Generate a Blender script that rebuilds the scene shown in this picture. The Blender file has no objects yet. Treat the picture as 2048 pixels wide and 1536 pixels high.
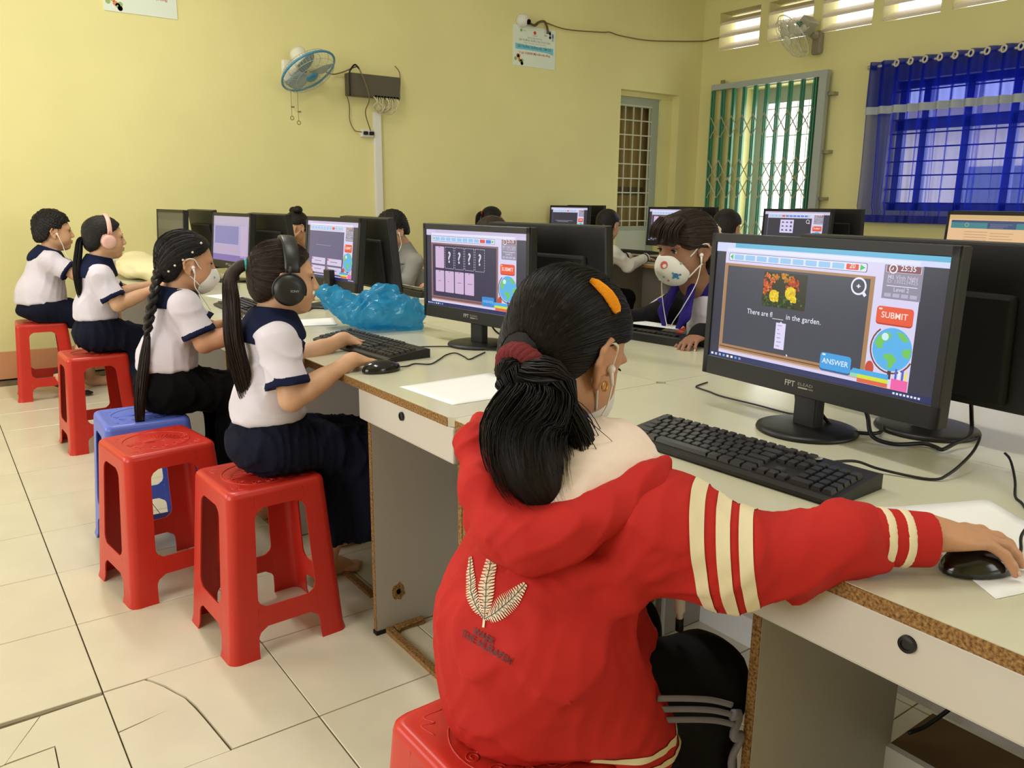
import bpy, bmesh, math, random
import numpy as np
from mathutils import Vector, Matrix, Quaternion
from mathutils.bvhtree import BVHTree
from mathutils.geometry import tessellate_polygon
random.seed(7); RNG = np.random.default_rng(5)
S = bpy.context.scene; COL = S.collection; PI = math.pi

# ------------------------------------------------------------------ camera, world, lights, exposure
cam = bpy.data.cameras.new('camera'); camo = bpy.data.objects.new('camera', cam); COL.objects.link(camo)
cam.sensor_fit = 'HORIZONTAL'; cam.sensor_width = 36; cam.lens = 1612.17 / 2048 * 36; cam.clip_start = .05; cam.clip_end = 200
YAW, PITCH, ROLL = math.radians(53.9236), math.radians(12.7756), math.radians(.548)
CAMP = Vector((-.2335, -2.8359, 1.1994))
_F = Vector((math.cos(YAW)*math.cos(PITCH), math.sin(YAW)*math.cos(PITCH), -math.sin(PITCH)))
_R = Vector((math.sin(YAW), -math.cos(YAW), 0)); _U = _R.cross(_F)
_R, _U = _R*math.cos(ROLL)+_U*math.sin(ROLL), _U*math.cos(ROLL)-_R*math.sin(ROLL)
camo.matrix_world = Matrix(((_R.x, _U.x, -_F.x, CAMP.x), (_R.y, _U.y, -_F.y, CAMP.y), (_R.z, _U.z, -_F.z, CAMP.z), (0, 0, 0, 1)))
S.camera = camo
S.view_settings.view_transform = 'Standard'; S.view_settings.look = 'None'
S.view_settings.exposure = 0.0; S.view_settings.gamma = 1.0; S.view_settings.use_curve_mapping = False

W = bpy.data.worlds.new('sky'); S.world = W; W.use_nodes = True
_n = W.node_tree.nodes; _bg = _n['Background']
_bg.inputs[0].default_value = (.93, .97, 1, 1); _bg.inputs[1].default_value = 2.6

def area(name, loc, direction, sx, sy, power, col):
    l = bpy.data.lights.new(name, 'AREA'); l.shape = 'RECTANGLE'; l.size = sx; l.size_y = sy; l.energy = power; l.color = col
    o = bpy.data.objects.new(name, l); COL.objects.link(o); o.location = loc
    o.rotation_euler = Vector(direction).to_track_quat('-Z', 'Y').to_euler()
    return o
# daylight through the openings of the left wall (behind and left of the photographer) and of the near wall
area('daylight_left_window', (-2.42, -1.6, 1.75), (1, 0, -.12), 1.7, 1.5, 40, (1, .97, .98))
area('daylight_left_window', (-2.42, 1.5, 1.75), (1, 0, -.12), 1.7, 1.5, 34, (1, .97, .98))
area('daylight_near_window', (2.6, -5.05, 1.8), (0, 1, -.1), 2.2, 1.4, 22, (1, .97, .98))
# daylight at the openings of the right wall
area('daylight_right_door', (7.3, 2.4, 1.5), (-1, 0, -.1), 1.0, 2.0, 40, (1, .99, .97))
area('daylight_right_window', (7.3, .1, 1.8), (-1, 0, -.1), 2.2, 1.4, 26, (1, .99, .97))
for x, y, e in ((.6, -1.6, 26), (.6, 1.3, 46), (4.2, -1.6, 3), (4.2, 1.3, 7)):
    area('tube_light', (x, y, 3.46), (0, 0, -1), .16, 1.2, e, (1, .98, .95))

# ------------------------------------------------------------------ materials
def s2l(c):
    return tuple(((v/255)/12.92 if v/255 <= .04045 else ((v/255+.055)/1.055)**2.4) for v in c)
MATS = {}
def mat(name, rgb, rough=.6, spec=.5, metal=0, noise=0, nscale=8, bump=0, bscale=60, trans=0, alpha=1, sheen=0, sss=0, stretch=None, coat=0, grain=None):
    """principled material, base colour varied by noise, relief from a second noise"""
    if name in MATS: return MATS[name]
    m = bpy.data.materials.new(name); m.use_nodes = True; nt = m.node_tree; N = nt.nodes; L = nt.links
    b = N['Principled BSDF']; c = s2l(rgb)
    b.inputs['Base Color'].default_value = (*c, 1); b.inputs['Roughness'].default_value = rough
    b.inputs['Metallic'].default_value = metal; b.inputs['Specular IOR Level'].default_value = spec
    b.inputs['Transmission Weight'].default_value = trans; b.inputs['Alpha'].default_value = alpha
    b.inputs['Sheen Weight'].default_value = sheen; b.inputs['Coat Weight'].default_value = coat
    if sss:
        b.inputs['Subsurface Weight'].default_value = sss; b.inputs['Subsurface Radius'].default_value = (.012, .005, .003)
        b.inputs['Subsurface Scale'].default_value = .6
    tc = N.new('ShaderNodeTexCoord'); mp = N.new('ShaderNodeMapping'); L.new(tc.outputs['Object'], mp.inputs[0])
    if stretch: mp.inputs['Scale'].default_value = stretch
    if noise:
        n = N.new('ShaderNodeTexNoise'); n.inputs['Scale'].default_value = nscale; n.inputs['Detail'].default_value = 5
        L.new(mp.outputs[0], n.inputs['Vector'])
        r = N.new('ShaderNodeValToRGB'); r.color_ramp.elements[0].position = .3; r.color_ramp.elements[1].position = .7
        if grain:
            r.color_ramp.elements[0].color = (*s2l(grain[0]), 1); r.color_ramp.elements[1].color = (*s2l(grain[1]), 1)
        else:
            r.color_ramp.elements[0].color = (*[v*(1-noise) for v in c], 1); r.color_ramp.elements[1].color = (*[min(1, v*(1+noise*.6)) for v in c], 1)
        L.new(n.outputs['Fac'], r.inputs[0]); L.new(r.outputs[0], b.inputs['Base Color'])
    if bump:
        n2 = N.new('ShaderNodeTexNoise'); n2.inputs['Scale'].default_value = bscale; n2.inputs['Detail'].default_value = 3
        L.new(mp.outputs[0], n2.inputs['Vector'])
        bp = N.new('ShaderNodeBump'); bp.inputs['Strength'].default_value = bump; bp.inputs['Distance'].default_value = .002
        L.new(n2.outputs['Fac'], bp.inputs['Height']); L.new(bp.outputs[0], b.inputs['Normal'])
    MATS[name] = m; return m
def attr_mat(name, strength=None, rough=.5):
    """colour comes from the mesh's own colour attribute: print, or a lit screen when strength is given"""
    if name in MATS: return MATS[name]
    m = bpy.data.materials.new(name); m.use_nodes = True; nt = m.node_tree; N = nt.nodes; L = nt.links
    b = N['Principled BSDF']; a = N.new('ShaderNodeVertexColor'); a.layer_name = 'Col'
    b.inputs['Roughness'].default_value = rough
    if strength:
        b.inputs['Base Color'].default_value = (.01, .01, .012, 1)
        L.new(a.outputs[0], b.inputs['Emission Color']); b.inputs['Emission Strength'].default_value = strength
    else: L.new(a.outputs[0], b.inputs['Base Color'])
    MATS[name] = m; return m
M_WALL = mat('yellow_wall_paint', (229, 221, 156), .55, .35, noise=.05, nscale=1.3, bump=.06, bscale=30)
M_CEIL = mat('ceiling_paint', (232, 230, 215), .8, .2)
M_TILE = mat('cream_floor_tile', (214, 205, 180), .28, .45, noise=.06, nscale=5)
M_GROUT = mat('floor_grout', (118, 104, 80), .95, .1, noise=.3, nscale=20)
M_BASE = mat('salmon_baseboard_tile', (214, 152, 108), .4, .4, noise=.08, nscale=6)
M_LAM = mat('grey_green_laminate', (205, 202, 176), .22, .5, noise=.035, nscale=5)
M_LAMSIDE = mat('grey_laminate', (178, 172, 162), .45, .4, noise=.03, nscale=4)
M_CHIP = mat('raw_chipboard', (140, 104, 62), .9, .1, noise=.6, nscale=240, bump=.8, bscale=300, grain=((88, 60, 32), (178, 138, 88)))
M_BLACK = mat('black_plastic', (26, 26, 25), .42, .4, noise=.1, nscale=40)
M_BLACK2 = mat('matte_black_plastic', (20, 20, 20), .6, .3)
M_DARK = mat('dark_cavity', (8, 8, 8), .9, .1)
M_RED = mat('red_moulded_plastic', (196, 46, 34), .34, .45, noise=.05, nscale=6)
M_BLUEP = mat('blue_moulded_plastic', (92, 112, 205), .36, .45)
M_WHITE = mat('white_plastic', (226, 224, 214), .4, .45)
M_PAPER = mat('white_paper', (238, 238, 236), .8, .2)
M_CABLE = mat('black_cable', (18, 18, 18), .5, .4)
M_GREYM = mat('grey_painted_metal', (170, 178, 172), .4, .4)
M_GREENM = mat('green_painted_metal', (60, 132, 104), .35, .5)
M_BROWN = mat('brown_door_wood', (122, 66, 38), .5, .4, noise=.2, nscale=12, stretch=(4, 4, .6))
M_CHROME = mat('worn_metal', (160, 158, 150), .3, .5, metal=1)

# ------------------------------------------------------------------ mesh helpers
def new_bm(): return bmesh.new()
def obj(name, bm, m, parent=None, smooth=False, kind=None, label=None, free=True):
    me = bpy.data.meshes.new(name); bm.to_mesh(me)
    if free: bm.free()
    return link(name, me, m, parent, smooth, kind, label)
def link(name, me, m, parent=None, smooth=False, kind=None, label=None):
    if m and not len(me.materials): me.materials.append(m)
    if smooth: me.polygons.foreach_set('use_smooth', [True]*len(me.polygons))
    o = bpy.data.objects.new(name, me); COL.objects.link(o)
    if parent: o.parent = parent
    if kind: o['kind'] = kind
    if label: o['label'] = label
    return o
def thing(name, label, cat, loc=(0, 0, 0), rotz=0, group=None):
    o = bpy.data.objects.new(name, None); COL.objects.link(o); o.empty_display_size = .1
    o.location = loc; o.rotation_euler = (0, 0, rotz)
    return tag(o, label, cat, group)
def tag(o, label, cat, group=None):
    o['label'] = label; o['category'] = cat
    if group: o['group'] = group
    return o
def struct(name, bm, m, parent=None, smooth=False):
    return obj(name, bm, m, parent, smooth, 'structure')
def dup(root, loc, rotz, label=None, name=None):
    """copy of a thing with copies of its parts and sub-parts"""
    r = root.copy(); COL.objects.link(r); r.location = loc; r.rotation_euler = (0, 0, rotz)
    if label: r['label'] = label
    for ch in list(root.children):
        c = ch.copy(); COL.objects.link(c); c.parent = r
        for g in list(ch.children):
            d = g.copy(); COL.objects.link(d); d.parent = c
    return r
def box(bm, x0, y0, z0, x1, y1, z1, bev=0, seg=2, M=None):
    g = bmesh.ops.create_cube(bm, size=1)['verts']
    bmesh.ops.scale(bm, vec=(x1-x0, y1-y0, z1-z0), verts=g)
    bmesh.ops.translate(bm, vec=((x0+x1)/2, (y0+y1)/2, (z0+z1)/2), verts=g)
    if bev:
        ed = list({e for v in g for e in v.link_edges})
        r = bmesh.ops.bevel(bm, geom=ed, offset=bev, segments=seg, affect='EDGES', profile=.5)
        g = list({v for f in r['faces'] for v in f.verts} | {v for v in g if v.is_valid})
    if M is not None: bmesh.ops.transform(bm, matrix=M, verts=g)
    return g
def bx(name, ext, m, parent=None, bev=0, **k):
    bm = new_bm(); box(bm, *ext, bev=bev); return obj(name, bm, m, parent, **k)
def frame_at(d, up=(0, 0, 1)):
    z = Vector(d).normalized(); u = Vector(up)
    if abs(z.dot(u)) > .98: u = Vector((1, 0, 0))
    x = u.cross(z).normalized(); y = z.cross(x); return x, y, z
def tube(bm, pts, r, n=8, cap=True, flat=1.0):
    """tube along a polyline; r a number or one per point; flat squashes it along the local x"""
    pts = [Vector(p) for p in pts]; k = len(pts)
    rs = r if hasattr(r, '__len__') else [r]*k
    rings = []; prev = None
    for i, p in enumerate(pts):
        d = (pts[min(i+1, k-1)]-pts[max(i-1, 0)])
        if d.length < 1e-9: d = Vector((0, 0, 1))
        if prev is None: x, y, z = frame_at(d)
        else:
            z = d.normalized(); x = prev-z*prev.dot(z)
            x = x.normalized() if x.length > 1e-6 else frame_at(d)[0]; y = z.cross(x)
        prev = x
        rings.append([bm.verts.new(p+x*(rs[i]*flat*math.cos(2*PI*j/n))+y*(rs[i]*math.sin(2*PI*j/n))) for j in range(n)])
    for a, b in zip(rings, rings[1:]):
        for j in range(n): bm.faces.new((a[j], a[(j+1) % n], b[(j+1) % n], b[j]))
    if cap: bm.faces.new(rings[0][::-1]); bm.faces.new(rings[-1])
def spline(pts, n=8):
    """Catmull-Rom through the points"""
    P = [Vector(p) for p in pts]; P = [P[0]*2-P[1]]+P+[P[-1]*2-P[-2]]; out = []
    for i in range(1, len(P)-2):
        for j in range(n):
            t = j/n; a, b, c, d = P[i-1:i+3]
            out.append(.5*((2*b)+(c-a)*t+(2*a-5*b+4*c-d)*t*t+(3*b-a-3*c+d)*t**3))
    return out+[P[-2]]
def lathe(bm, prof, n=24, M=None):
    """profile of (radius, height) turned about z"""
    rings = []
    for r, z in prof:
        rings.append([bm.verts.new((r*math.cos(2*PI*j/n), r*math.sin(2*PI*j/n), z)) for j in range(n)] if r > 1e-6 else [bm.verts.new((0, 0, z))])
    for a, b in zip(rings, rings[1:]):
        for j in range(n):
            q = [a[j % len(a)], a[(j+1) % len(a)], b[(j+1) % len(b)], b[j % len(b)]]
            q = [v for i, v in enumerate(q) if v not in q[:i]]
            if len(q) > 2: bm.faces.new(q)
    vs = [v for g in rings for v in g]
    if M is not None: bmesh.ops.transform(bm, matrix=M, verts=vs)
    bmesh.ops.recalc_face_normals(bm, faces=list({f for v in vs for f in v.link_faces}))
def prism(bm, poly, z0, z1, M=None):
    a = [bm.verts.new((p[0], p[1], z0)) for p in poly]; b = [bm.verts.new((p[0], p[1], z1)) for p in poly]; n = len(poly)
    tri = tessellate_polygon([[Vector((p[0], p[1], 0)) for p in poly]])
    fs = []
    for t in tri: fs += [bm.faces.new([b[i] for i in t]), bm.faces.new([a[i] for i in t][::-1])]
    for i in range(n): fs.append(bm.faces.new((a[i], a[(i+1) % n], b[(i+1) % n], b[i])))
    if M is not None: bmesh.ops.transform(bm, matrix=M, verts=a+b)
    bmesh.ops.recalc_face_normals(bm, faces=fs)
def along(d, loc, up=(0, 0, 1)):
    x, y, z = frame_at(d, up); return Matrix(((x.x, y.x, z.x, loc[0]), (x.y, y.y, z.y, loc[1]), (x.z, y.z, z.z, loc[2]), (0, 0, 0, 1)))

class Canvas:
    """flat print or screen picture: coloured polygons in thin layers on one mesh"""
    def __init__(s, w, h): s.w, s.h, s.V, s.F, s.C = w, h, [], [], []
    def poly(s, pts, col, ly=1):
        b = len(s.V); s.V += [(p[0], p[1], ly) for p in pts]
        for t in (tessellate_polygon([[Vector((p[0], p[1], 0)) for p in pts]]) if len(pts) > 4 else [tuple(range(len(pts)))]):
            s.F.append(tuple(b+i for i in t)); s.C.append(col)
    def rect(s, x0, y0, x1, y1, col, ly=1): s.poly([(x0, y0), (x1, y0), (x1, y1), (x0, y1)], col, ly)
    def rrect(s, x0, y0, x1, y1, r, col, ly=1):
        p = []
        for cx, cy, a in ((x1-r, y0+r, -PI/2), (x1-r, y1-r, 0), (x0+r, y1-r, PI/2), (x0+r, y0+r, PI)):
            p += [(cx+r*math.cos(a+t*PI/8), cy+r*math.sin(a+t*PI/8)) for t in range(5)]
        s.poly(p, col, ly)
    def disc(s, x, y, rx, col, ly=1, ry=None, n=18):
        s.poly([(x+rx*math.cos(2*PI*i/n), y+(ry or rx)*math.sin(2*PI*i/n)) for i in range(n)], col, ly)
    def line(s, pts, wd, col, ly=1):
        for a, b in zip(pts, pts[1:]):
            d = Vector((b[0]-a[0], b[1]-a[1]))
            if d.length < 1e-9: continue
            n = Vector((-d.y, d.x)).normalized()*wd/2
            s.poly([(a[0]-n.x, a[1]-n.y), (b[0]-n.x, b[1]-n.y), (b[0]+n.x, b[1]+n.y), (a[0]+n.x, a[1]+n.y)], col, ly)
    def text(s, t, x, y, size, col, ly=2, align='CENTER', space=1.0, bold=0, width=None, rot=0):
        V, F = glyphs(t, space, bold)
        if not V: return
        xs = [v[0] for v in V]; x0, x1 = min(xs), max(xs); k = size; kx = width/(x1-x0) if width else k
        off = {'CENTER': -(x0+x1)/2, 'LEFT': -x0, 'RIGHT': -x1}[align]; b = len(s.V); c, sn = math.cos(rot), math.sin(rot)
        for v in V:
            px, py = (v[0]+off)*kx, v[1]*k; s.V.append((x+px*c-py*sn, y+px*sn+py*c, ly))
        for f in F: s.F.append(tuple(b+i for i in f)); s.C.append(col)
    def build(s, name, M, m, parent=None, step=.0003, fn=None, label=None):
        me = bpy.data.meshes.new(name)
        vs = [M @ Vector((v[0], v[1], v[2]*step)) for v in s.V] if fn is None else [fn(v) for v in s.V]
        me.from_pydata(vs, [], s.F); ca = me.color_attributes.new('Col', 'FLOAT_COLOR', 'CORNER')
        buf = np.ones((len(me.loops), 4), np.float32); i = 0
        lin = {c: s2l(c) for c in set(s.C)}
        for p, c in zip(me.polygons, s.C):
            k = p.loop_total; buf[i:i+k, :3] = lin[c]; i += k
        ca.data.foreach_set('color', buf.ravel())
        return link(name, me, m, parent, label=label)
_G = {}
def glyphs(t, space, bold):
    key = (t, space, bold)
    if key in _G: return _G[key]
    cu = bpy.data.curves.new('glyphs', 'FONT'); cu.body = t; cu.size = 1; cu.space_character = space; cu.offset = bold; cu.resolution_u = 3
    o = bpy.data.objects.new('glyphs', cu); COL.objects.link(o); bpy.context.view_layer.update()
    me = o.evaluated_get(bpy.context.evaluated_depsgraph_get()).to_mesh()
    V = [tuple(v.co) for v in me.vertices]; F = [tuple(p.vertices) for p in me.polygons]
    bpy.data.objects.remove(o); bpy.data.curves.remove(cu); _G[key] = (V, F); return V, F

# ------------------------------------------------------------------ signed-distance modelling (sparse surface nets)
def V3(p): return np.array(p, np.float32)
def rc(a, b, ra, rb=None, k=.02, sq=None, op='u'):
    """tapered capsule from a to b; sq=(axis, factor) flattens it along an axis"""
    a, b = V3(a), V3(b); rb = ra if rb is None else rb; ba = b-a; L2 = float(ba@ba)+1e-12
    n = f = None
    if sq: n = V3(sq[0]); n = n/np.linalg.norm(n); f = sq[1]
    ban = ba+(n*float(ba@n)*(1/f-1) if sq else 0); LL = float(ban@ban)+1e-12
    def d(P):
        q = P-a
        if sq: q = q+np.outer(q@n, n)*(1/f-1)
        t = np.clip(q@ban/LL, 0, 1)
        r = np.linalg.norm(q-t[:, None]*ban, axis=1)-(ra+t*(rb-ra))
        return r*(.5+.5*f) if sq else r
    m = max(ra, rb); return (op, d, k, np.minimum(a, b)-m, np.maximum(a, b)+m)
def el(c, r, R=None, k=.02, op='u'):
    """ellipsoid with half axes r, R a 3x3 rotation (columns are its axes)"""
    c = V3(c); r = V3(r); Rm = None if R is None else np.array(R, np.float32)
    def d(P):
        q = P-c
        if Rm is not None: q = q@Rm
        k0 = np.linalg.norm(q/r, axis=1); k1 = np.linalg.norm(q/(r*r), axis=1)
        return k0*(k0-1)/np.maximum(k1, 1e-6)
    m = float(r.max()); return (op, d, k, c-m, c+m)
def chain(pts, rs, k=.01, sq=None, op='u'):
    return [rc(pts[i], pts[i+1], rs[i], rs[i+1], k, sq, op) for i in range(len(pts)-1)]
def cut(p, n, k=.002):
    """keep the side the normal points away from"""
    p = V3(p); n = V3(n); n = n/np.linalg.norm(n)
    return ('i', lambda P: (P-p)@n, k, None, None)
def fn(f, k=.002, op='i'): return (op, f, k, None, None)
def combine(D, d, k, op):
    if op == 'u': a, b, s = D, d, 1
    elif op == 's': a, b, s = -D, d, -1     # subtract d
    else: a, b, s = -D, -d, -1              # intersect with d
    h = np.maximum(k-np.abs(a-b), 0)/k
    return s*(np.minimum(a, b)-h*h*k*.25)
def field(prims, P):
    D = np.full(len(P), 9., np.float32)
    for op, d, k, lo, hi in prims: D = combine(D, d(P), k, op)
    return D
def sdf_arrays(prims, res, disp=None, pad=.01):
    prims = [q for g in prims for q in (g if isinstance(g, list) else [g])]
    lo = np.min([p[3] for p in prims if p[0] == 'u'], axis=0)-.02-pad; hi = np.max([p[4] for p in prims if p[0] == 'u'], axis=0)+.02+pad
    B = 8; s = B*res; nb = np.ceil((hi-lo)/s).astype(int)
    ii = np.stack(np.meshgrid(*[np.arange(n) for n in nb], indexing='ij'), -1).reshape(-1, 3)
    C = (lo+(ii+.5)*s).astype(np.float32); hd = s*.87
    dc = []; D = np.full(len(C), 9., np.float32)
    for op, d, k, _, _ in prims:
        v = d(C); dc.append(v); D = combine(D, v, k, op)
    keep = np.abs(D) < hd*1.5+pad; ii = ii[keep]; D = D[keep]; dc = [v[keep] for v in dc]
    mk = 2*max(p[2] for p in prims)+2.6*hd
    off = np.stack(np.meshgrid(*[np.arange(B+1)]*3, indexing='ij'), -1).reshape(-1, 3)
    big = (nb*B+4).astype(np.int64); allk = []; allv = []; edges = []
    for c0 in range(0, len(ii), 900):
        bi = ii[c0:c0+900]; n = len(bi)
        G = bi[:, None, :]*B+off[None]; P = (lo+G*res).astype(np.float32)
        val = np.full((n, len(off)), 9., np.float32)
        for (op, d, k, _, _), v in zip(prims, dc):
            v = v[c0:c0+900]; Dn = D[c0:c0+900]
            sel = (v < Dn+mk) if op == 'u' else ((-v > Dn-mk) if op == 's' else (v > Dn-mk))
            sel = np.nonzero(sel)[0]
            if not len(sel): continue
            q = d(P[sel].reshape(-1, 3)).reshape(len(sel), -1)
            val[sel] = combine(val[sel], q, k, op)
        if disp is not None: val = val+disp(P.reshape(-1, 3)).reshape(n, -1)
        g = val.reshape(n, B+1, B+1, B+1); pos = g > 0
        cs = np.stack([pos[:, a:B+a, b:B+b, c:B+c] for a in (0, 1) for b in (0, 1) for c in (0, 1)], -1)
        act = cs.any(-1) & ~cs.all(-1); w = np.nonzero(act)
        if not len(w[0]): continue
        cv = np.stack([g[:, a:B+a, b:B+b, c:B+c][w] for a in (0, 1) for b in (0, 1) for c in (0, 1)], -1)
        acc = np.zeros((len(w[0]), 3)); cnt = np.zeros(len(w[0]))
        cor = [(a, b, c) for a in (0, 1) for b in (0, 1) for c in (0, 1)]
        for i in range(8):
            for j in range(i+1, 8):
                df = [cor[i][q] != cor[j][q] for q in range(3)]
                if sum(df) != 1: continue
                va, vb = cv[:, i], cv[:, j]; x = (va > 0) != (vb > 0)
                t = np.where(x, va/np.where(x, va-vb, 1), 0); ca = np.array(cor[i]); cb = np.array(cor[j])
                acc += np.where(x[:, None], ca+t[:, None]*(cb-ca), 0); cnt += x
        cell = (bi[w[0]]*B+np.stack(w[1:], -1)).astype(np.int64)
        key = (cell[:, 0]*big[1]+cell[:, 1])*big[2]+cell[:, 2]
        allk.append(key); allv.append(lo+(cell+acc/cnt[:, None])*res)
        for ax, j in ((0, 4), (1, 2), (2, 1)):
            x = (cv[:, 0] > 0) != (cv[:, j] > 0); edges.append((ax, cell[x], cv[x, 0] > 0))
    K = np.concatenate(allk); Vv = np.concatenate(allv); K, u = np.unique(K, return_index=True); Vv = Vv[u]
    quads = []
    kf = lambda c: (c[:, 0]*big[1]+c[:, 1])*big[2]+c[:, 2]
    for ax, c, sg in edges:
        if not len(c): continue
        e1 = np.eye(3, dtype=np.int64)[(ax+1) % 3]; e2 = np.eye(3, dtype=np.int64)[(ax+2) % 3]
        q = []; ok = np.ones(len(c), bool)
        for cc in (c, c-e1, c-e1-e2, c-e2):
            kk = kf(cc); p = np.clip(np.searchsorted(K, kk), 0, len(K)-1); ok &= K[p] == kk; q.append(p)
        q = np.stack(q, -1)[ok]; sg = sg[ok]
        q[sg] = q[sg][:, ::-1]; quads.append(q)
    return Vv, np.concatenate(quads)
def sdf(name, prims, res, m, parent=None, disp=None, pad=.01, label=None, attr=None, smooth_it=1):
    Vv, Q = sdf_arrays(prims, res, disp, pad)
    me = bpy.data.meshes.new(name); me.vertices.add(len(Vv)); me.loops.add(len(Q)*4); me.polygons.add(len(Q))
    if smooth_it:      # relax once along the surface so grid steps vanish
        for _ in range(smooth_it):
            acc = np.zeros_like(Vv); cnt = np.zeros(len(Vv))
            for a in range(4):
                b = Q[:, (a+1) % 4]; np.add.at(acc, Q[:, a], Vv[b]); np.add.at(cnt, Q[:, a], 1); np.add.at(acc, b, Vv[Q[:, a]]); np.add.at(cnt, b, 1)
            Vv = Vv*.5+.5*acc/np.maximum(cnt, 1)[:, None]
    me.vertices.foreach_set('co', Vv.astype(np.float32).ravel())
    me.polygons.foreach_set('loop_start', np.arange(len(Q), dtype=np.int32)*4)
    me.loops.foreach_set('vertex_index', Q.astype(np.int32).ravel())
    me.update(); me.validate()
    if attr:
        for an, f in attr.items():
            a = me.attributes.new(an, 'FLOAT', 'POINT'); a.data.foreach_set('value', f(Vv).astype(np.float32))
    return link(name, me, m, parent, True, label=label)
def wrinkle(amp, freq=14, seed=0, stretch=(1, 1, 1)):
    """soft cloth folds: warped sines"""
    r = np.random.default_rng(seed); dirs = r.normal(size=(5, 3)); dirs /= np.linalg.norm(dirs, axis=1)[:, None]; ph = r.uniform(0, 6, 5); st = np.array(stretch)
    def d(P):
        q = P*st; w = np.sin(q@dirs[0]*freq*.6+ph[0])*.35+np.sin(q@dirs[1]*freq*.9+ph[1])*.25
        v = np.sin(q@dirs[2]*freq+ph[2]+w*3)*.5+np.sin(q@dirs[3]*freq*1.7+ph[3]+w*4)*.3+np.sin(q@dirs[4]*freq*2.9+ph[4]+w*5)*.2
        return (v*amp).astype(np.float32)
    return d
# ================================================================== the room
YA, XB = 3.44, 6.83          # far wall and right wall (inner faces)
XL, YN, ZC = -2.6, -5.2, 3.55
def walls(name, boxes, m=M_WALL):
    bm = new_bm()
    for b in boxes: box(bm, *b)
    return struct(name, bm, m)
NX0, NX1, NZ = 5.66, 6.51, 2.31
walls('wall_far', [(XL-.2, YA, 0, NX0, YA+.24, ZC), (NX1, YA, 0, XB+.24, YA+.24, ZC), (NX0, YA, NZ, NX1, YA+.24, ZC)])
LV = [3.225-.605*k for k in range(6)]     # left edges of the vent openings
bl = [(XB, YN, 0, XB+.24, 2.03, 1.15), (XB, 2.85, 0, XB+.24, YA, 2.757), (XB, YN, 1.15, XB+.24, -1.0, 2.757), (XB, 1.24, 1.15, XB+.24, 2.03, 2.757),
      (XB, -1.0, 2.25, XB+.24, 1.24, 2.757), (XB, 2.03, 2.35, XB+.24, 2.85, 2.757), (XB, YN, 3.13, XB+.24, YA, ZC), (XB, LV[0], 2.757, XB+.24, YA, 3.13)]
for k in range(5): bl.append((XB, LV[k+1], 2.757, XB+.24, LV[k]-.51, 3.13))
bl.append((XB, YN, 2.757, XB+.24, LV[5]-.51, 3.13))
walls('wall_right', bl)
wl = [(XL-.2, YN, 0, XL, YA, 1.0), (XL-.2, YN, 2.5, XL, YA, ZC), (XL-.2, YN, 1.0, XL, -2.5, 2.5), (XL-.2, -.7, 1.0, XL, .6, 2.5), (XL-.2, 2.4, 1.0, XL, YA, 2.5)]
walls('wall_left', wl)
walls('wall_near', [(XL-.2, YN-.2, 0, XB+.24, YN, 1.0), (XL-.2, YN-.2, 2.5, XB+.24, YN, ZC), (XL-.2, YN-.2, 1.0, 1.4, YN, 2.5), (3.8, YN-.2, 1.0, XB+.24, YN, 2.5)])
bm = new_bm(); box(bm, XL-.2, YN-.2, ZC, XB+.24, YA+.24, ZC+.15); struct('ceiling', bm, M_CEIL)
for x in (.6, 4.2):
    for y in (-1.6, 1.3):
        t = thing('tube_lamp', f'white batten tube lamp on the ceiling above the {"front" if x < 1 else "second"} desks, {"near" if y < 0 else "far"} end', 'ceiling lamp', (x, y, ZC), group='ceiling tube lamps')
        bx('housing', (-.05, -.62, -.05, .05, .62, 0), M_WHITE, t, .008)

# floor: grout bed, single tiles, broken tiles in the foreground
bm = new_bm(); box(bm, XL-.2, YN-.2, -.12, XB+.24, YA+.24, -.009); FLOOR = struct('floor', bm, M_GROUT)
for n in M_TILE.node_tree.nodes:                                   # vary along the floor, not per tile
    if n.type == 'TEX_NOISE':
        g = M_TILE.node_tree.nodes.new('ShaderNodeNewGeometry'); M_TILE.node_tree.links.new(g.outputs['Position'], n.inputs['Vector'])
bm = new_bm(); box(bm, .0018, .0018, -.012, .3982, .3982, 0, bev=.0012, seg=1); tm = bpy.data.meshes.new('tile'); bm.to_mesh(tm); bm.free()
for i in range(-5, 14):
    for j in range(-7, 9):
        if (i, j) in ((0, -3), (-1, -3)): continue
        if i > 7 and j < -4: continue
        x, y = i*.4, j*.4
        if y+.4 > YA+.01: continue
        o = link('tile', tm, M_TILE, FLOOR); o.location = (x, y, random.uniform(-.0004, .0004))
bm = new_bm()
for i in range(-7, 18):                                            # the tiles out of sight behind and beyond
    for j in range(-13, 9):
        if -5 <= i < 14 and j >= -7 and not (i > 7 and j < -4): continue
        if i*.4 < XL-.3 or j*.4+.4 > YA+.02 and j*.4+.4 > YA+.3: continue
        box(bm, i*.4+.0018, j*.4+.0018, -.012, i*.4+.3982, min(j*.4+.3982, YA), 0)
obj('outlying_tiles', bm, M_TILE, FLOOR, kind='stuff')
def fragment(poly, dz=0, tilt=0):
    bm = new_bm(); prism(bm, poly, -.012, 0); o = obj('tile_fragment', bm, M_TILE, FLOOR); o.location.z = dz; o.rotation_euler.x = tilt; return o
crk = [(.099, -.8018), (.112, -.823), (.132, -.862), (.146, -.902), (.161, -.939), (.171, -.99), (.178, -1.049), (.187, -1.135), (.194, -1.1985)]
def shift(p, d): return [(x+d*random.uniform(.5, 1.3), y) for x, y in p]
fragment([(.0018, -.8018)]+shift(crk, -.003)+[(.0018, -1.1985), (.0018, -.991), (.05, -.981), (.112, -.9655), (.05, -.9775), (.0018, -.986)], -.0022)
fragment([(.3982, -.8018)]+[(.3982, -1.1985)]+shift(crk, .003)[::-1])
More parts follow.
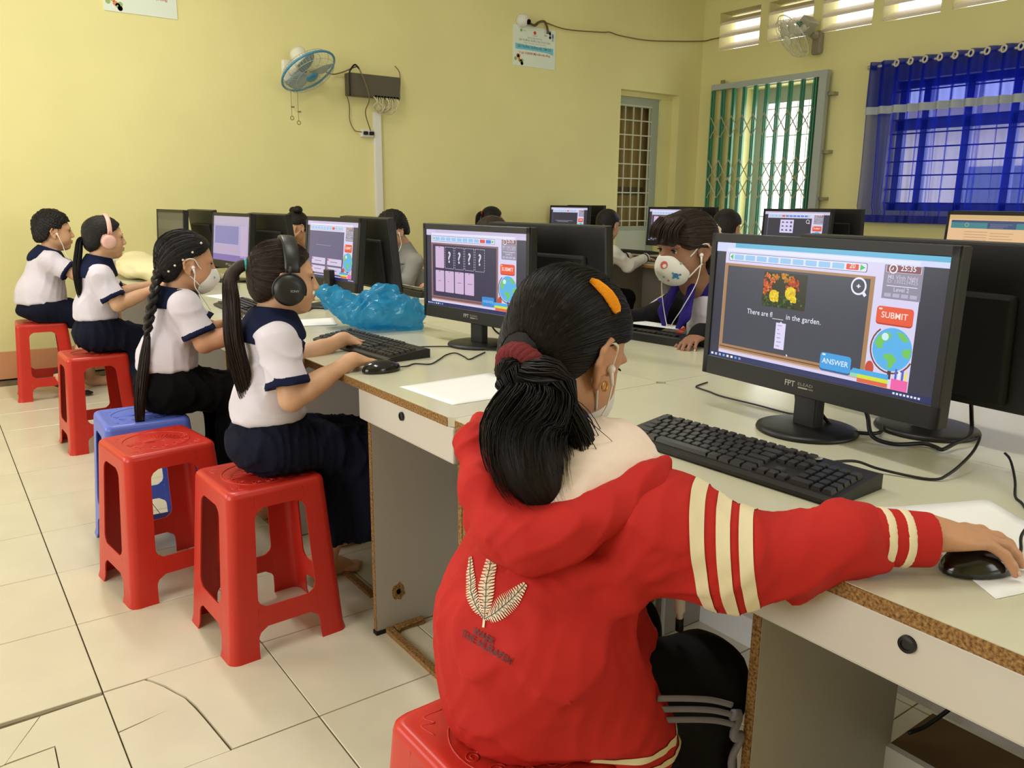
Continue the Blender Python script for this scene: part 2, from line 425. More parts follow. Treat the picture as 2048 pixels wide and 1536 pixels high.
fragment([(-.3982, -.8225), (-.14, -.818), (-.2215, -.9635), (-.3982, -.996)], -.0022)
fragment([(-.137, -.8185), (-.0018, -.811), (-.0018, -1.1985), (-.1295, -1.1985), (-.1235, -.958), (-.2195, -.9625)], -.0018)
fragment([(-.1262, -.9605), (-.1325, -1.1985), (-.3982, -1.1985), (-.3982, -.9995), (-.2218, -.9665)], -.003)
for k in range(26):                                               # baseboard tiles of the far wall
    pass
bm = new_bm(); box(bm, XL, YA-.003, 0, NX0, YA, .187); BB = struct('baseboard_far', bm, M_GROUT)
bm = new_bm(); box(bm, .0015, -.012, .002, .3985, -.003, .187, bev=.0015, seg=1); bt = bpy.data.meshes.new('tile'); bm.to_mesh(bt); bm.free()
for i in range(20):
    o = link('tile', bt, M_BASE, BB); o.location = (XL+.06+i*.4, YA, 0)
bm = new_bm(); box(bm, XB-.012, 2.86, 0, XB, YA, .187); box(bm, XB-.012, YN, 0, XB, 1.83, .187); struct('baseboard_right', bm, M_BASE)

# metal door in the niche of the far wall
d = bpy.data.objects.new('door_1', None); COL.objects.link(d); d['kind'] = 'structure'
yd = YA+.13
M_DOOR = mat('pale_green_door_metal', (164, 172, 152), .4, .4)
bm = new_bm()
box(bm, NX0-.02, yd, 2.17, NX1-.17, yd+.04, NZ-.046); box(bm, NX1-.28, yd, 0, NX1-.17, yd+.04, 2.17); box(bm, NX0-.02, yd, 0, NX0+.03, yd+.04, 2.17); box(bm, NX0+.03, yd, .905, NX1-.28, yd+.04, .95)
obj('frame', bm, M_DOOR, d, kind='structure')
bx('lower_panel', (NX0+.03, yd+.005, .0, NX1-.28, yd+.035, .905), mat('pale_door_panel', (196, 200, 184), .4, .4), d, kind='structure')
bx('jamb', (NX1-.17, YA+.1, 0, NX1+.001, YA+.239, NZ-.046), M_WALL, d, kind='structure')
bx('head', (NX0-.001, YA+.1, NZ-.045, NX1+.001, YA+.239, NZ+.001), M_WALL, d, kind='structure')
M_BAR = mat('pale_bar_metal', (205, 206, 180), .45, .4)
for i in range(5): bx('bar', (NX0+.075+i*.118, yd+.002, .93, NX0+.087+i*.118, yd+.014, 2.2), M_BAR, d, kind='structure')
for i in range(9): bx('bar', (NX0, yd-.002, 1.0+i*.147, NX1-.27, yd+.002, 1.012+i*.147), M_BAR, d, kind='structure')
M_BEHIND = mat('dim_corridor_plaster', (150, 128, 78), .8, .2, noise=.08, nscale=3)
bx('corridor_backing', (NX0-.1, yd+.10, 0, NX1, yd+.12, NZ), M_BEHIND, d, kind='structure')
bx('corridor_rail', (NX0-.1, yd+.085, 1.28, NX1-.27, yd+.1, 1.36), mat('dark_rail', (84, 72, 50), .7), d, kind='structure')

# vents over the right wall
w = bpy.data.objects.new('window_1', None); COL.objects.link(w); w['kind'] = 'structure'
M_LOUV = mat('white_louver_paint', (238, 226, 206), .6, .3)
lm = new_bm(); box(lm, -.1, -.255, -.012, .1, .255, .012, bev=.004, seg=1); bmesh.ops.rotate(lm, cent=(0, 0, 0), matrix=Matrix.Rotation(math.radians(-24), 3, 'Y'), verts=lm.verts)
lme = bpy.data.meshes.new('slat'); lm.to_mesh(lme); lm.free()
for k in range(6):
    for j in range(3):
        o = link('slat', lme, M_LOUV, w, kind='structure'); o.location = (XB+.11, LV[k]-.255, 2.757+.06+j*.125)
for k in range(5):
    bx('post', (XB+.012, LV[k+1]-.002, 2.757, XB+.02, LV[k]-.508, 3.13), M_LOUV, w, kind='structure')
# door behind the folding gate
d2 = bpy.data.objects.new('door_2', None); COL.objects.link(d2); d2['kind'] = 'structure'
M_REV = mat('lit_reveal_paint', (236, 222, 160), .6, .3)
bx('door_leaf', (XB-.03, 1.945, 0, XB+.03, 2.03, 2.3), M_BROWN, d2, kind='structure')
bm = new_bm(); box(bm, XB+.20, 2.03, 0, XB+.24, 2.12, 2.35); box(bm, XB+.20, 2.70, 0, XB+.24, 2.85, 2.35); box(bm, XB+.20, 2.12, 2.2, XB+.24, 2.70, 2.35); obj('frame', bm, M_GREYM, d2, kind='structure')
for i in range(8): bx('bar', (XB+.21, 2.1, .25+i*.27, XB+.22, 2.7, .262+i*.27), M_WHITE, d2, kind='structure')
for i in range(4): bx('bar', (XB+.222, 2.22+i*.13, 0, XB+.232, 2.23+i*.13, 2.2), M_WHITE, d2, kind='structure')
# window behind the curtain
w2 = bpy.data.objects.new('window_2', None); COL.objects.link(w2); w2['kind'] = 'structure'
M_WF = mat('blue_grey_window_frame', (92, 104, 150), .5, .4)
bm = new_bm(); box(bm, XB+.1, -1, 1.15, XB+.16, 1.24, 1.21); box(bm, XB+.1, -1, 2.19, XB+.16, 1.24, 2.25); box(bm, XB+.1, -1, 1.84, XB+.16, 1.24, 1.93)
for y in (1.19, .98, .62, .26, -.1, -.5): box(bm, XB+.1, y-.03, 1.15, XB+.16, y+.03, 2.25)
obj('frame', bm, M_WF, w2, kind='structure')
for i in range(9): bx('bar', (XB+.03, -1, 1.21+i*.118, XB+.042, 1.24, 1.222+i*.118), mat('dark_window_bar', (40, 42, 70), .5), w2, kind='structure')
bx('pane', (XB+.128, -1, 1.2, XB+.132, 1.24, 2.2), mat('window_glass', (240, 245, 250), .05, .3, alpha=.18), w2, kind='structure')
# the neighbouring building and yard seen through window and door
b = thing('school_building', 'pale school building across the yard, seen through the blue curtain', 'building', (13.5, 1.5, -.1))
bx('wall', (0, -9, 0, .3, 4.1, 2.6), mat('pale_facade', (226, 214, 196), .8), b)
bx('roof', (-.5, -9.2, 2.6, 3, 4.2, 2.8), mat('grey_roof', (128, 116, 112), .8), b)
for i in range(5): bx('window', (-.03, -5.5+i*1.7, .9, .02, -4.5+i*1.7, 1.9), mat('bluish_window', (70, 84, 110), .3), b)  # windows of the facade in one even bluish grey
bm = new_bm(); box(bm, XB+.24, -14, -.3, 30, 14, -.1); tag(obj('yard', bm, mat('pale_concrete_yard', (205, 196, 180), .9)), 'pale concrete yard outside the door', 'ground')['kind'] = 'structure'

# ================================================================== desks
LD, DD, ZT = 1.25, .645, .74
def desk_parts():
    P = []
    bm = new_bm(); c = .016
    prism(bm, [(c, .001), (DD-c, .001), (DD-.001, c), (DD-.001, LD-c), (DD-c, LD-.001), (c, LD-.001), (.002, LD-c), (.002, c)], .7185, ZT); P.append(('tabletop', bm, M_LAM))
    bm = new_bm(); box(bm, 0, c, .7185, .0022, LD-c, ZT-.0012); P.append(('edge_strip', bm, M_CHIP))
    for y, x1 in ((.002, .6), (.452, .45), (LD-.018, .6)):
        bm = new_bm(); box(bm, .03, y, .004, x1, y+.016, .7185); P.append(('side_panel', bm, M_LAMSIDE))
        bm = new_bm(); box(bm, .0282, y+.0005, .01, .0302, y+.0155, .7185); P.append(('panel_edge', bm, M_CHIP))
    bm = new_bm(); box(bm, .026, .448, 0, .06, .47, .012); P.append(('foot_cap', bm, M_BLACK2))
    bm = new_bm(); box(bm, .008, .004, .632, .0275, .478, .7175, bev=.005); P.append(('drawer_front', bm, mat('drawer_laminate', (205, 198, 186), .4, .4)))
    bm = new_bm(); lathe(bm, [(0, .004), (.006, .004), (.0065, .006), (.0105, .005), (.011, 0)], 20, along((-1, 0, 0), (.008, .235, .692))); P.append(('lock', bm, M_BLACK))
    bm = new_bm(); box(bm, .602, .002, .24, .618, LD-.002, .7185); P.append(('back_panel', bm, M_LAMSIDE))
    bm = new_bm(); box(bm, .435, .018, 0, .45, .452, .235); P.append(('kick_panel', bm, mat('white_laminate', (214, 212, 206), .4, .4)))
    bm = new_bm(); box(bm, .45, .018, .218, .602, .452, .235); P.append(('shelf', bm, mat('brown_shelf_board', (112, 88, 58), .8, .2, noise=.2, nscale=10)))
    bm = new_bm(); box(bm, .055, .018, 0, .075, .452, .014); box(bm, .11, .66, 0, .13, 1.0, .012); P.append(('floor_strip', bm, M_CHIP))
    bm = new_bm()
    rr = random.Random(3); pts = [(.019*(1+rr.uniform(-.3, .3))*math.cos(a*PI/7), .026*(1+rr.uniform(-.2, .2))*math.sin(a*PI/7)) for a in range(14)]
    prism(bm, pts, 0, .0015, along((0, -1, 0), (.10, .4525, .114))); P.append(('worn_hole', bm, M_CHIP))
    bm = new_bm(); prism(bm, [(p[0]*.35, p[1]*.35) for p in pts], 0, .002, along((0, -1, 0), (.10, .4525, .114))); P.append(('screw_recess', bm, M_DARK))
    return P
DESKP = [(n, bm, m) for n, bm, m in desk_parts()]
def desk(x, y, rot, label):
    t = thing('computer_desk', label, 'desk', (x, y, 0), PI if rot else 0, 'computer desks')
    for i, (n, bm, m) in enumerate(DESKP):
        if not isinstance(bm, bpy.types.Mesh):
            me = bpy.data.meshes.new(n); bm.to_mesh(me); bm.free(); DESKP[i] = (n, me, m); bm = me
        link(n, bm, m, t)
    return t
X1 = .65
for y, lb in ((-3.9, 'near grey desk behind the right edge of the picture'), (-2.65, 'grey chipboard desk under the red jacket sleeve and nearest monitor'), (-1.4, 'grey chipboard desk with the blue plastic bag on it'),
              (-.15, 'grey desk in front of the girl with the long braid'), (1.1, 'grey desk in front of the girl with pink headphones'), (2.35, 'farthest desk of the left row, at the boy by the wall')):
    if y > -3: desk(X1, y, 0, lb)
for y, lb in ((-1.4, 'desk opposite the red jacket, under the back of the big black monitor'), (-.15, 'desk under the masked girl in the black jacket'), (1.1, 'desk of the boy in grey facing the camera'), (2.35, 'desk of the child holding up a hand'), (3.44, 'last desk of the facing row, against the far wall')):
    desk(X1+2*DD, y, 1, lb) if y < 3.4 else None
X2 = 4.2
for k, y in enumerate((-1.56, -.31, .94, 2.19)):
    desk(X2, y, 0, ['second row desk under the cream web page monitor', 'second row desk in front of the gate', 'second row desk where the white jacket child sits', 'second row desk nearest the far wall'][k])
    desk(X2+2*DD, y+LD, 1, ['back desk of the second row, nearest the curtain', 'back desk of the second row, before the gate', 'back desk of the second row, before the niche door', 'back desk of the second row in the wall corner'][k])
ch = new_bm()
box(ch, 0, 0, 0, .09, .035, .016, bev=.006)
for v in ch.verts: v.co += Vector((random.uniform(-.006, .006), random.uniform(-.006, .006), random.uniform(-.001, .003) if v.co.z > .008 else 0))
o = obj('chipboard_scrap', ch, M_CHIP); o.location = (.735, -.975, 0); o.rotation_euler.z = .1
tag(o, 'broken scrap of chipboard on the floor at the foot of the desk panel', 'scrap')

# ================================================================== stools
def stool_meshes():
    H, R = .46, .024
    def hw(z): return .166-.031*z/H
    out = {}
    zs = [0, .02, .06, .085, .10, .125, .14, .16, .2, .25, .3, .345, .365, .385, .4, .41, .42, .445]
    def inner(z):                          # leg width in the flat of a side, as a share; fillets at the openings
        w = .052-.008*z/H
        for z0, s in ((.41, -1), (.138, 1), (.083, -1)):
            dz = (z-z0)*s
            if 0 <= dz < .03: w += .03-math.sqrt(max(0, .03**2-(.03-dz)**2))
        return w
    bm = new_bm(); rows = []                # one leg: flat on side A, rounded corner, flat on side B (corner at +x,-y)
    zz = sorted(set(zs+[.411, .409, .1385, .1375, .0835, .0825, .39, .37, .15, .165, .07, .055]))
    for z in zz:
        h = hw(z); flare = .004 if z == 0 else 0
        # between openings the leg runs on to the rung or apron: stop at the leg width there
        w = inner(z); p = []
        a = h-R
        for t in (0, .5, 1): p.append((a-w*(1-t), -(h+flare)))
        for t in range(1, 6): p.append((a+(R+flare)*math.sin(t*PI/12), -a-(R+flare)*math.cos(t*PI/12)))
        for t in (0, .5, 1): p.append((h+flare, -a+w*t))
        rows.append([bm.verts.new((x, y, z)) for x, y in p])
    for a, b in zip(rows, rows[1:]):
        for i in range(len(a)-1): bm.faces.new((a[i], a[i+1], b[i+1], b[i]))
    me = bpy.data.meshes.new('leg'); bm.to_mesh(me); bm.free(); out['leg'] = me
    bm = new_bm()
    def band(z0, z1):
        rr = []
        for z in (z0, (z0+z1)/2, z1):
            h = hw(z); a = h-R; w = inner(z) if z not in (z0, z1) else .052-.008*z/H+.001
            rr.append([bm.verts.new((x, -h, z)) for x in np.linspace(-(a-w), a-w, 7)])
        for p, q in zip(rr, rr[1:]):
            for i in range(6): bm.faces.new((p[i], p[i+1], q[i+1], q[i]))
    band(.083, .138); me = bpy.data.meshes.new('rung'); bm.to_mesh(me); bm.free(); out['rung'] = me
    bm = new_bm(); band(.41, .445)
    for k in range(1, 4):
        pass
    me = bpy.data.meshes.new('apron'); bm.to_mesh(me); bm.free(); out['apron'] = me
    bm = new_bm()                            # seat: rounded square rings up over the edge, slightly dished
    def ring(h, r, z): return [bm.verts.new((sx*(h-r)+r*math.cos(a), sy*(h-r)+r*math.sin(a), z)) for sx, sy, a0 in ((1, 1, 0), (-1, 1, PI/2), (-1, -1, PI), (1, -1, 1.5*PI)) for a in [a0+t*PI/10 for t in range(6)]]
    rg = [ring(hw(.445)+dh, r, z) for dh, r, z in ((0, R, .4445), (-.002, R, .454), (-.007, R, .4595), (-.014, R*.9, .461), (-.022, .02, .4595), (-.05, .02, .4585))]
    for a, b in zip(rg, rg[1:]):
        for i in range(24): bm.faces.new((a[i], a[(i+1) % 24], b[(i+1) % 24], b[i]))
    bm.faces.new(rg[-1]); me = bpy.data.meshes.new('seat'); bm.to_mesh(me); bm.free(); out['seat'] = me
    bm = new_bm(); z = .4588                # moulded relief on the seat: rays, ring and scrolls
    for k in range(17):
        a = PI*.95*k/16-.05; tube(bm, [(.012*math.cos(a), -.02+.012*math.sin(a), z), (.075*math.cos(a), -.02+.075*math.sin(a), z)], .0012, 5)
    tube(bm, [(.098*math.cos(a*PI/20), -.0+.098*math.sin(a*PI/20), z) for a in range(41)], .0015, 5)
    for cx, cy in ((-.07, -.05), (-.035, -.075), (.0, -.08), (.035, -.075), (.07, -.05), (-.082, -.01), (.082, -.01)):
        tube(bm, [(cx+.013*(1-t/26)*math.cos(t*.5), cy+.013*(1-t/26)*math.sin(t*.5), z) for t in range(22)], .0012, 5)
    for sx in (-1, 1):
        for sy in (-1, 1): tube(bm, spline([(sx*.1, sy*.06, z), (sx*.105, sy*.09, z), (sx*.085, sy*.085, z), (sx*.092, sy*.105, z), (sx*.06, sy*.105, z)], 5), .0012, 5)
    me = bpy.data.meshes.new('moulded_relief'); bm.to_mesh(me); bm.free(); out['relief'] = me
    return out
SM = stool_meshes()
def thicken(me, th):
    """wall thickness, with the edges kept crisp"""
    o = bpy.data.objects.new('tmp', me); COL.objects.link(o); s = o.modifiers.new('wall', 'SOLIDIFY'); s.thickness = th; s.offset = -1; bpy.context.view_layer.update()
    r = bpy.data.meshes.new_from_object(o.evaluated_get(bpy.context.evaluated_depsgraph_get())); bpy.data.objects.remove(o); r.name = me.name
    r.polygons.foreach_set('use_smooth', [True]*len(r.polygons)); r.set_sharp_from_angle(angle=math.radians(40)); return r
for n in ('leg', 'rung', 'apron', 'seat'): SM[n] = thicken(SM[n], .0036)
def clear(me): me.materials.clear(); return me
def stool(x, y, rot, label, m=M_RED):
    t = thing('plastic_stool', label, 'stool', (x, y, 0), rot, 'plastic stools')
    for k in range(4):
        for n in ('leg', 'rung', 'apron'):
            me = SM[n] if m is M_RED else clear(SM[n].copy()); o = link(n, me, m, t, True); o.rotation_euler.z = k*PI/2
    me = SM['seat'] if m is M_RED else clear(SM['seat'].copy()); link('seat', me, m, t, True)
    me = SM['relief'] if m is M_RED else clear(SM['relief'].copy()); link('moulded_relief', me, m, t, True)
    return t
stool(.375, -2.02, .02, 'nearest red plastic stool, under the girl in the red jacket')
stool(.452, -.705, .05, 'red plastic stool under the girl with black headphones')
stool(.293, -.222, .12, 'empty red plastic stool beside the girl with the long braid')
stool(.325, .142, -.02, 'blue plastic stool, the only blue one', M_BLUEP)
stool(.39, 1.51, .03, 'red plastic stool under the girl with pink headphones')
stool(.31, 2.80, -.08, 'red plastic stool under the boy by the wall')
stool(2.27, -.93, 0, 'red stool under the masked girl in the black jacket')
stool(2.35, 1.75, 0, 'red stool under the boy in grey behind a monitor')
stool(2.3, 3.0, 0, 'red stool under the child behind the raised hand')
stool(3.84, 1.72, 0, 'red stool under the child in the white jacket')
stool(3.84, .62, 0, 'red stool under the far child in front of the gate')
stool(3.84, 3.12, 0, 'red stool under the far child with a side ponytail')
stool(2.4, .92, 0, 'red stool under the child hidden behind the back of a monitor')
# ================================================================== screens and monitors
M_SCR = attr_mat('lit_screen', 1.0, .25); M_PRINT = attr_mat('printed_colour', None, .5)
def cv_page(cv, W, H, top=(205, 212, 245), tabc=(100, 180, 215)):
    """desktop of the quiz: browser bars, page, side strips, taskbar; returns the mapping from shares to metres"""
    X = lambda u: (u-.5)*W; Y = lambda v: (.5-float(np.interp(v, (0, .08, .1, .192, .205, .5, .9, .955, 1), (0, .072, .083, .15, .172, .468, .885, .953, 1))))*H
    def R(u0, v0, u1, v1, c, ly=1, r=0): (cv.rrect(X(u0), Y(v1), X(u1), Y(v0), r, c, ly) if r else cv.rect(X(u0), Y(v1), X(u1), Y(v0), c, ly))
    R(0, 0, 1, 1, (46, 48, 66), 0); R(.052, .08, .912, .955, (214, 208, 240), 1)
    R(0, 0, 1, .042, tabc, 1); R(0, .0, .1, .042, top, 2); R(0, .042, 1, .088, top, 2); R(.06, .05, .9, .08, (224, 226, 248), 3)
    R(0, .955, 1, 1, (26, 36, 92), 1)
    for i, c in enumerate(((230, 235, 250), (190, 200, 230), (170, 180, 210), (90, 170, 240), (240, 235, 210), (240, 240, 250), (80, 150, 230), (150, 150, 190))): R(.012+i*.022, .968, .024+i*.022, .986, c, 2)
    for i in range(8): R(.86+i*.013, .97, .868+i*.013, .984, (220, 225, 240), 2)
    return X, Y, R
def quiz(cv, W, H, kind):
    X, Y, R = cv_page(cv, W, H, (205, 212, 245) if kind == 'flowers' else (206, 192, 228), (92, 176, 212) if kind == 'flowers' else (196, 186, 218))
    # row of question numbers
    R(.07, .1, .71, .192, (70, 70, 110), 2, .004); R(.0725, .105, .7075, .187, (222, 226, 248), 3, .0035)
    cv.poly([(X(.077), Y(.146)), (X(.093), Y(.115)), (X(.093), Y(.177))], (60, 190, 80), 4); cv.poly([(X(.703), Y(.146)), (X(.683), Y(.115)), (X(.683), Y(.177))], (60, 190, 80), 4)
    hot = {'flowers': (9,), 'cards': (8, 9), 'choices': (7,), 'sentence': (6,), 'things': (3, 4, 5, 6, 7, 8, 9)}[kind]
    for i in range(10):
        c = (150, 196, 236)
        if i in hot: c = (224, 72, 48) if i == hot[0] else (70, 130, 215)
        R(.1+i*.0585, .118, .15+i*.0585, .176, c, 4, .002)
    if kind == 'flowers': cv.text('20', X(.652), Y(.16), .013, (250, 235, 230), 6, bold=.01)
    # side panel with the clock, buttons, globe, books
    R(.775, .095, .915, .35, (140, 134, 156), 2); R(.782, .1, .908, .168, (232, 214, 222), 3, .002); R(.784, .1, .906, .165, (128, 74, 84), 4, .0016)
    cv.disc(X(.808), Y(.133), .0085, (240, 232, 238), 5); cv.disc(X(.808), Y(.133), .0062, (128, 74, 84), 6); cv.line([(X(.808), Y(.118)), (X(.808), Y(.135)), (X(.802), Y(.142))], .0018, (240, 232, 238), 7)
    cv.disc(X(.800), Y(.112), .003, (240, 232, 238), 5); cv.disc(X(.816), Y(.112), .003, (240, 232, 238), 5)
    cv.text('25:35', X(.862), Y(.146), .0135, (240, 232, 238), 6, bold=.01)
    cv.text('Mã Vĩnh Nghi', X(.845), Y(.21), .0105, (196, 190, 210), 4, bold=.01); cv.text('ID: 1302234025', X(.845), Y(.238), .0092, (196, 190, 210), 4)
    R(.79, .256, .9, .261, (230, 226, 240), 4); cv.text('Level 2', X(.845), Y(.295), .0105, (205, 200, 216), 4, bold=.01)
    for i in range(4): R(.785+i*.031, .31, .81+i*.031, .336, (176, 172, 196), 4)
    R(.765, .41, .9, .535, (178, 52, 34), 2, .006); R(.765, .405, .9, .525, (228, 84, 54), 3, .006); cv.text('SUBMIT', X(.833), Y(.485), .0155, (250, 226, 218), 5, bold=.008); R(.773, .418, .786, .43, (250, 220, 210), 5, .001)
    gx, gy, gr = X(.838), Y(.695), .039
    cv.line([(gx+(gr+.004)*math.cos(a*PI/14), gy+(gr+.004)*math.sin(a*PI/14)) for a in range(-18, -1)], .003, (110, 60, 40), 2)
    R(.832, .84, .845, .9, (60, 50, 60), 2); cv.disc(gx, gy, gr, (86, 176, 232), 3, n=36)
    for bl in ([(-.9, .2), (-.75, .55), (-.3, .8), (-.05, .62), (-.25, .4), (-.45, .3), (-.5, -.02), (-.75, .0)], [(-.35, -.25), (.05, -.2), (.3, -.42), (.05, -.85), (-.1, -.9), (-.12, -.55), (-.4, -.42)], [(.15, .85), (.5, .8), (.8, .5), (.55, .42), (.3, .6)], [(.62, .1), (.95, .15), (.92, -.3), (.6, -.25), (.5, -.05)]):
        cv.poly([(gx+p[0]*gr, gy+p[1]*gr) for p in bl], (112, 196, 92), 4)
    cv.disc(gx-.4*gr, gy+.55*gr, .007, (206, 236, 246), 5)
    cv.disc(X(.762), Y(.85), .009, (196, 70, 52), 2, ry=.014)
    R(.72, .94, .91, .955, (232, 206, 196), 2)
    cv.poly([(X(.69), Y(.905)), (X(.70), Y(.87)), (X(.838), Y(.87)), (X(.838), Y(.905))], (70, 168, 228), 5); R(.72, .905, .838, .928, (208, 224, 60), 5); R(.72, .928, .838, .953, (222, 98, 70), 5); R(.69, .9, .722, .925, (140, 214, 180), 4)
    for i, c in enumerate(((70, 100, 190), (230, 235, 245), (90, 90, 190), (236, 226, 90))): R(.86+i*.012, .82+.012*(i % 2), .868+i*.012, .9, c, 4)
    R(.85, .89, .91, .954, (238, 96, 168), 5)
    if kind in ('flowers', 'cards'):
        fr = (168, 126, 86) if kind == 'flowers' else (140, 100, 104)
        R(.053, .205, .745, .935, fr, 2); R(.07, .226, .728, .888, (62, 66, 80) if kind == 'flowers' else (50, 46, 76), 3); R(.055, .905, .74, .912, (96, 62, 54), 3); R(.055, .925, .74, .935, (206, 170, 160), 3)
    else: R(.053, .205, .745, .945, (96, 82, 110), 2); R(.062, .215, .735, .935, (52, 52, 66) if kind != 'choices' else (92, 88, 128), 3)
    if kind == 'flowers':
        r = random.Random(11); u0, u1, v0, v1 = .262, .468, .245, .525
        R(u0, v0, u1, v1, (38, 40, 22), 4)
        def blob(u, v, s, cs, ly, n=10):
            for _ in range(n):
                uu = min(max(u+r.uniform(-s, s), u0+.006), u1-.006); vv = min(max(v+r.uniform(-s, s)*1.8, v0+.012), v1-.012)
                cv.disc(X(uu), Y(vv), r.uniform(.0012, .0032), r.choice(cs), ly, n=7)
        for _ in range(26): blob(r.uniform(u0, u1), r.uniform(v0+.2, v1), .015, [(52, 84, 40), (30, 58, 28), (84, 104, 48), (24, 34, 18)], 5, 6)
        for _ in range(15): blob(r.uniform(u0, u0+.055), r.uniform(v0+.03, v0+.17), .012, [(206, 92, 40), (176, 66, 34), (226, 128, 60)], 6, 7)
        for _ in range(14): blob(r.uniform(u0+.05, u1-.05), r.uniform(v0+.012, v0+.07), .01, [(204, 150, 56), (190, 84, 40), (160, 120, 40)], 6, 6)
        for _ in range(14): blob(r.uniform(u0+.12, u1-.035), r.uniform(v0+.05, v0+.14), .01, [(200, 84, 44), (168, 60, 36)], 6, 6)
        for cu, cw, s in ((u0+.058, v0+.19, .024), (u0+.135, v0+.155, .026), (u0+.152, v0+.2, .012)):
            cv.disc(X(cu), Y(cw), s*W*.98, (222, 186, 30), 7, n=16); blob(cu, cw, s*.8, [(246, 222, 60), (236, 204, 40), (206, 164, 24)], 8, 46)
        cv.text('There are fl', X(.192), Y(.605), .0152, (232, 230, 244), 5, 'LEFT', 1.06, bold=.006, width=W*.128)
        R(.322, .612, .375, .616, (232, 230, 244), 5); cv.text('in the garden.', X(.388), Y(.605), .0152, (232, 230, 244), 5, 'LEFT', 1.06, bold=.006, width=W*.158)
        R(.343, .64, .39, .845, (222, 214, 246), 5); cv.poly([(X(.36), Y(.64)), (X(.366), Y(.628)), (X(.373), Y(.64))], (222, 214, 246), 5)
        for i, wd in enumerate((.02, .008, .016, .018, .022, .016)): R(.352, .658+i*.032, .352+wd, .664+i*.032, (150, 144, 180), 6)
        cv.poly([(X(.405), Y(.87)), (X(.405), Y(.89)), (X(.412), Y(.884))], (245, 245, 250), 5)
        cv.disc(X(.685), Y(.285), .0165, (232, 230, 244), 5, n=24); cv.disc(X(.685), Y(.285), .013, (62, 66, 80), 6, n=24); cv.line([(X(.702), Y(.32)), (X(.715), Y(.352))], .006, (232, 230, 244), 5)
        R(.677, .281, .693, .289, (232, 230, 244), 7); R(.6825, .271, .6875, .299, (232, 230, 244), 7)
        R(.56, .805, .69, .93, (24, 92, 160), 4, .006); R(.56, .8, .69, .918, (62, 156, 222), 5, .006); cv.text('ANSWER', X(.625), Y(.878), .0145, (226, 240, 252), 7, bold=.008); R(.568, .808, .582, .82, (226, 240, 252), 7, .001)
    if kind == 'cards':
        for i in range(5):
            a = .1+i*.105
            if i == 0: R(a, .25, a+.095, .53, (206, 178, 214), 4, .003); R(a+.04, .255, a+.05, .268, (190, 70, 80), 5)
            else:
                for t in range(6): R(a+.004+t*.0155, .25, a+.013+t*.0155, .256, (214, 208, 228), 4); R(a+.004+t*.0155, .525, a+.013+t*.0155, .531, (214, 208, 228), 4)
                for t in range(9): R(a, .253+t*.031, a+.003, .272+t*.031, (214, 208, 228), 4); R(a+.092, .253+t*.031, a+.095, .272+t*.031, (214, 208, 228), 4)
                cv.text('?', X(a+.048), Y(.45), .05, (214, 208, 228), 5, bold=.02)
        for i in range(4):
            a = .1+i*.105; R(a, .56, a+.095, .83, (206, 178, 214), 4, .003); R(a+.04, .565, a+.05, .578, (190, 70, 80), 5); R(a+.03, .69, a+.03+(.03, .012, .036, .05)[i], .697, (120, 100, 140), 5)
        R(.59, .82, .71, .93, (46, 134, 206), 5, .005); cv.text('ANSWER', X(.65), Y(.89), .012, (150, 200, 236), 7)
    if kind == 'choices':
        R(.2, .45, .5, .455, (170, 166, 206), 4)
        for u in (.12, .44):
            for v in (.67, .81): R(u, v, u+.28, v+.11, (206, 196, 226), 4, .003); R(u+.06, v+.05, u+.2, v+.06, (110, 106, 140), 5); R(u, v+.01, u+.03, v+.04, (214, 96, 110), 5)
    if kind == 'sentence':
        R(.14, .5, .62, .507, (210, 206, 226), 4); R(.2, .54, .5, .546, (210, 206, 226), 4)
    if kind == 'things':
        R(.26, .25, .47, .6, (214, 206, 240), 4)
        r = random.Random(4)
        for i in range(3):
            for j in range(3): cv.disc(X(.3+i*.065), Y(.32+j*.105), .008, (84, 74, 122), 5, ry=.005+.004*r.random(), n=8); R(.305+i*.065, .315+j*.105, .322+i*.065, .335+j*.105, (110, 98, 150), 5)
        cv.text('There ____ two pens.', X(.36), Y(.74), .017, (220, 216, 232), 5)
        cv.disc(X(.685), Y(.29), .014, (214, 210, 226), 5); cv.disc(X(.685), Y(.29), .01, (52, 52, 66), 6); cv.line([(X(.7), Y(.32)), (X(.712), Y(.35))], .006, (214, 210, 226), 5)
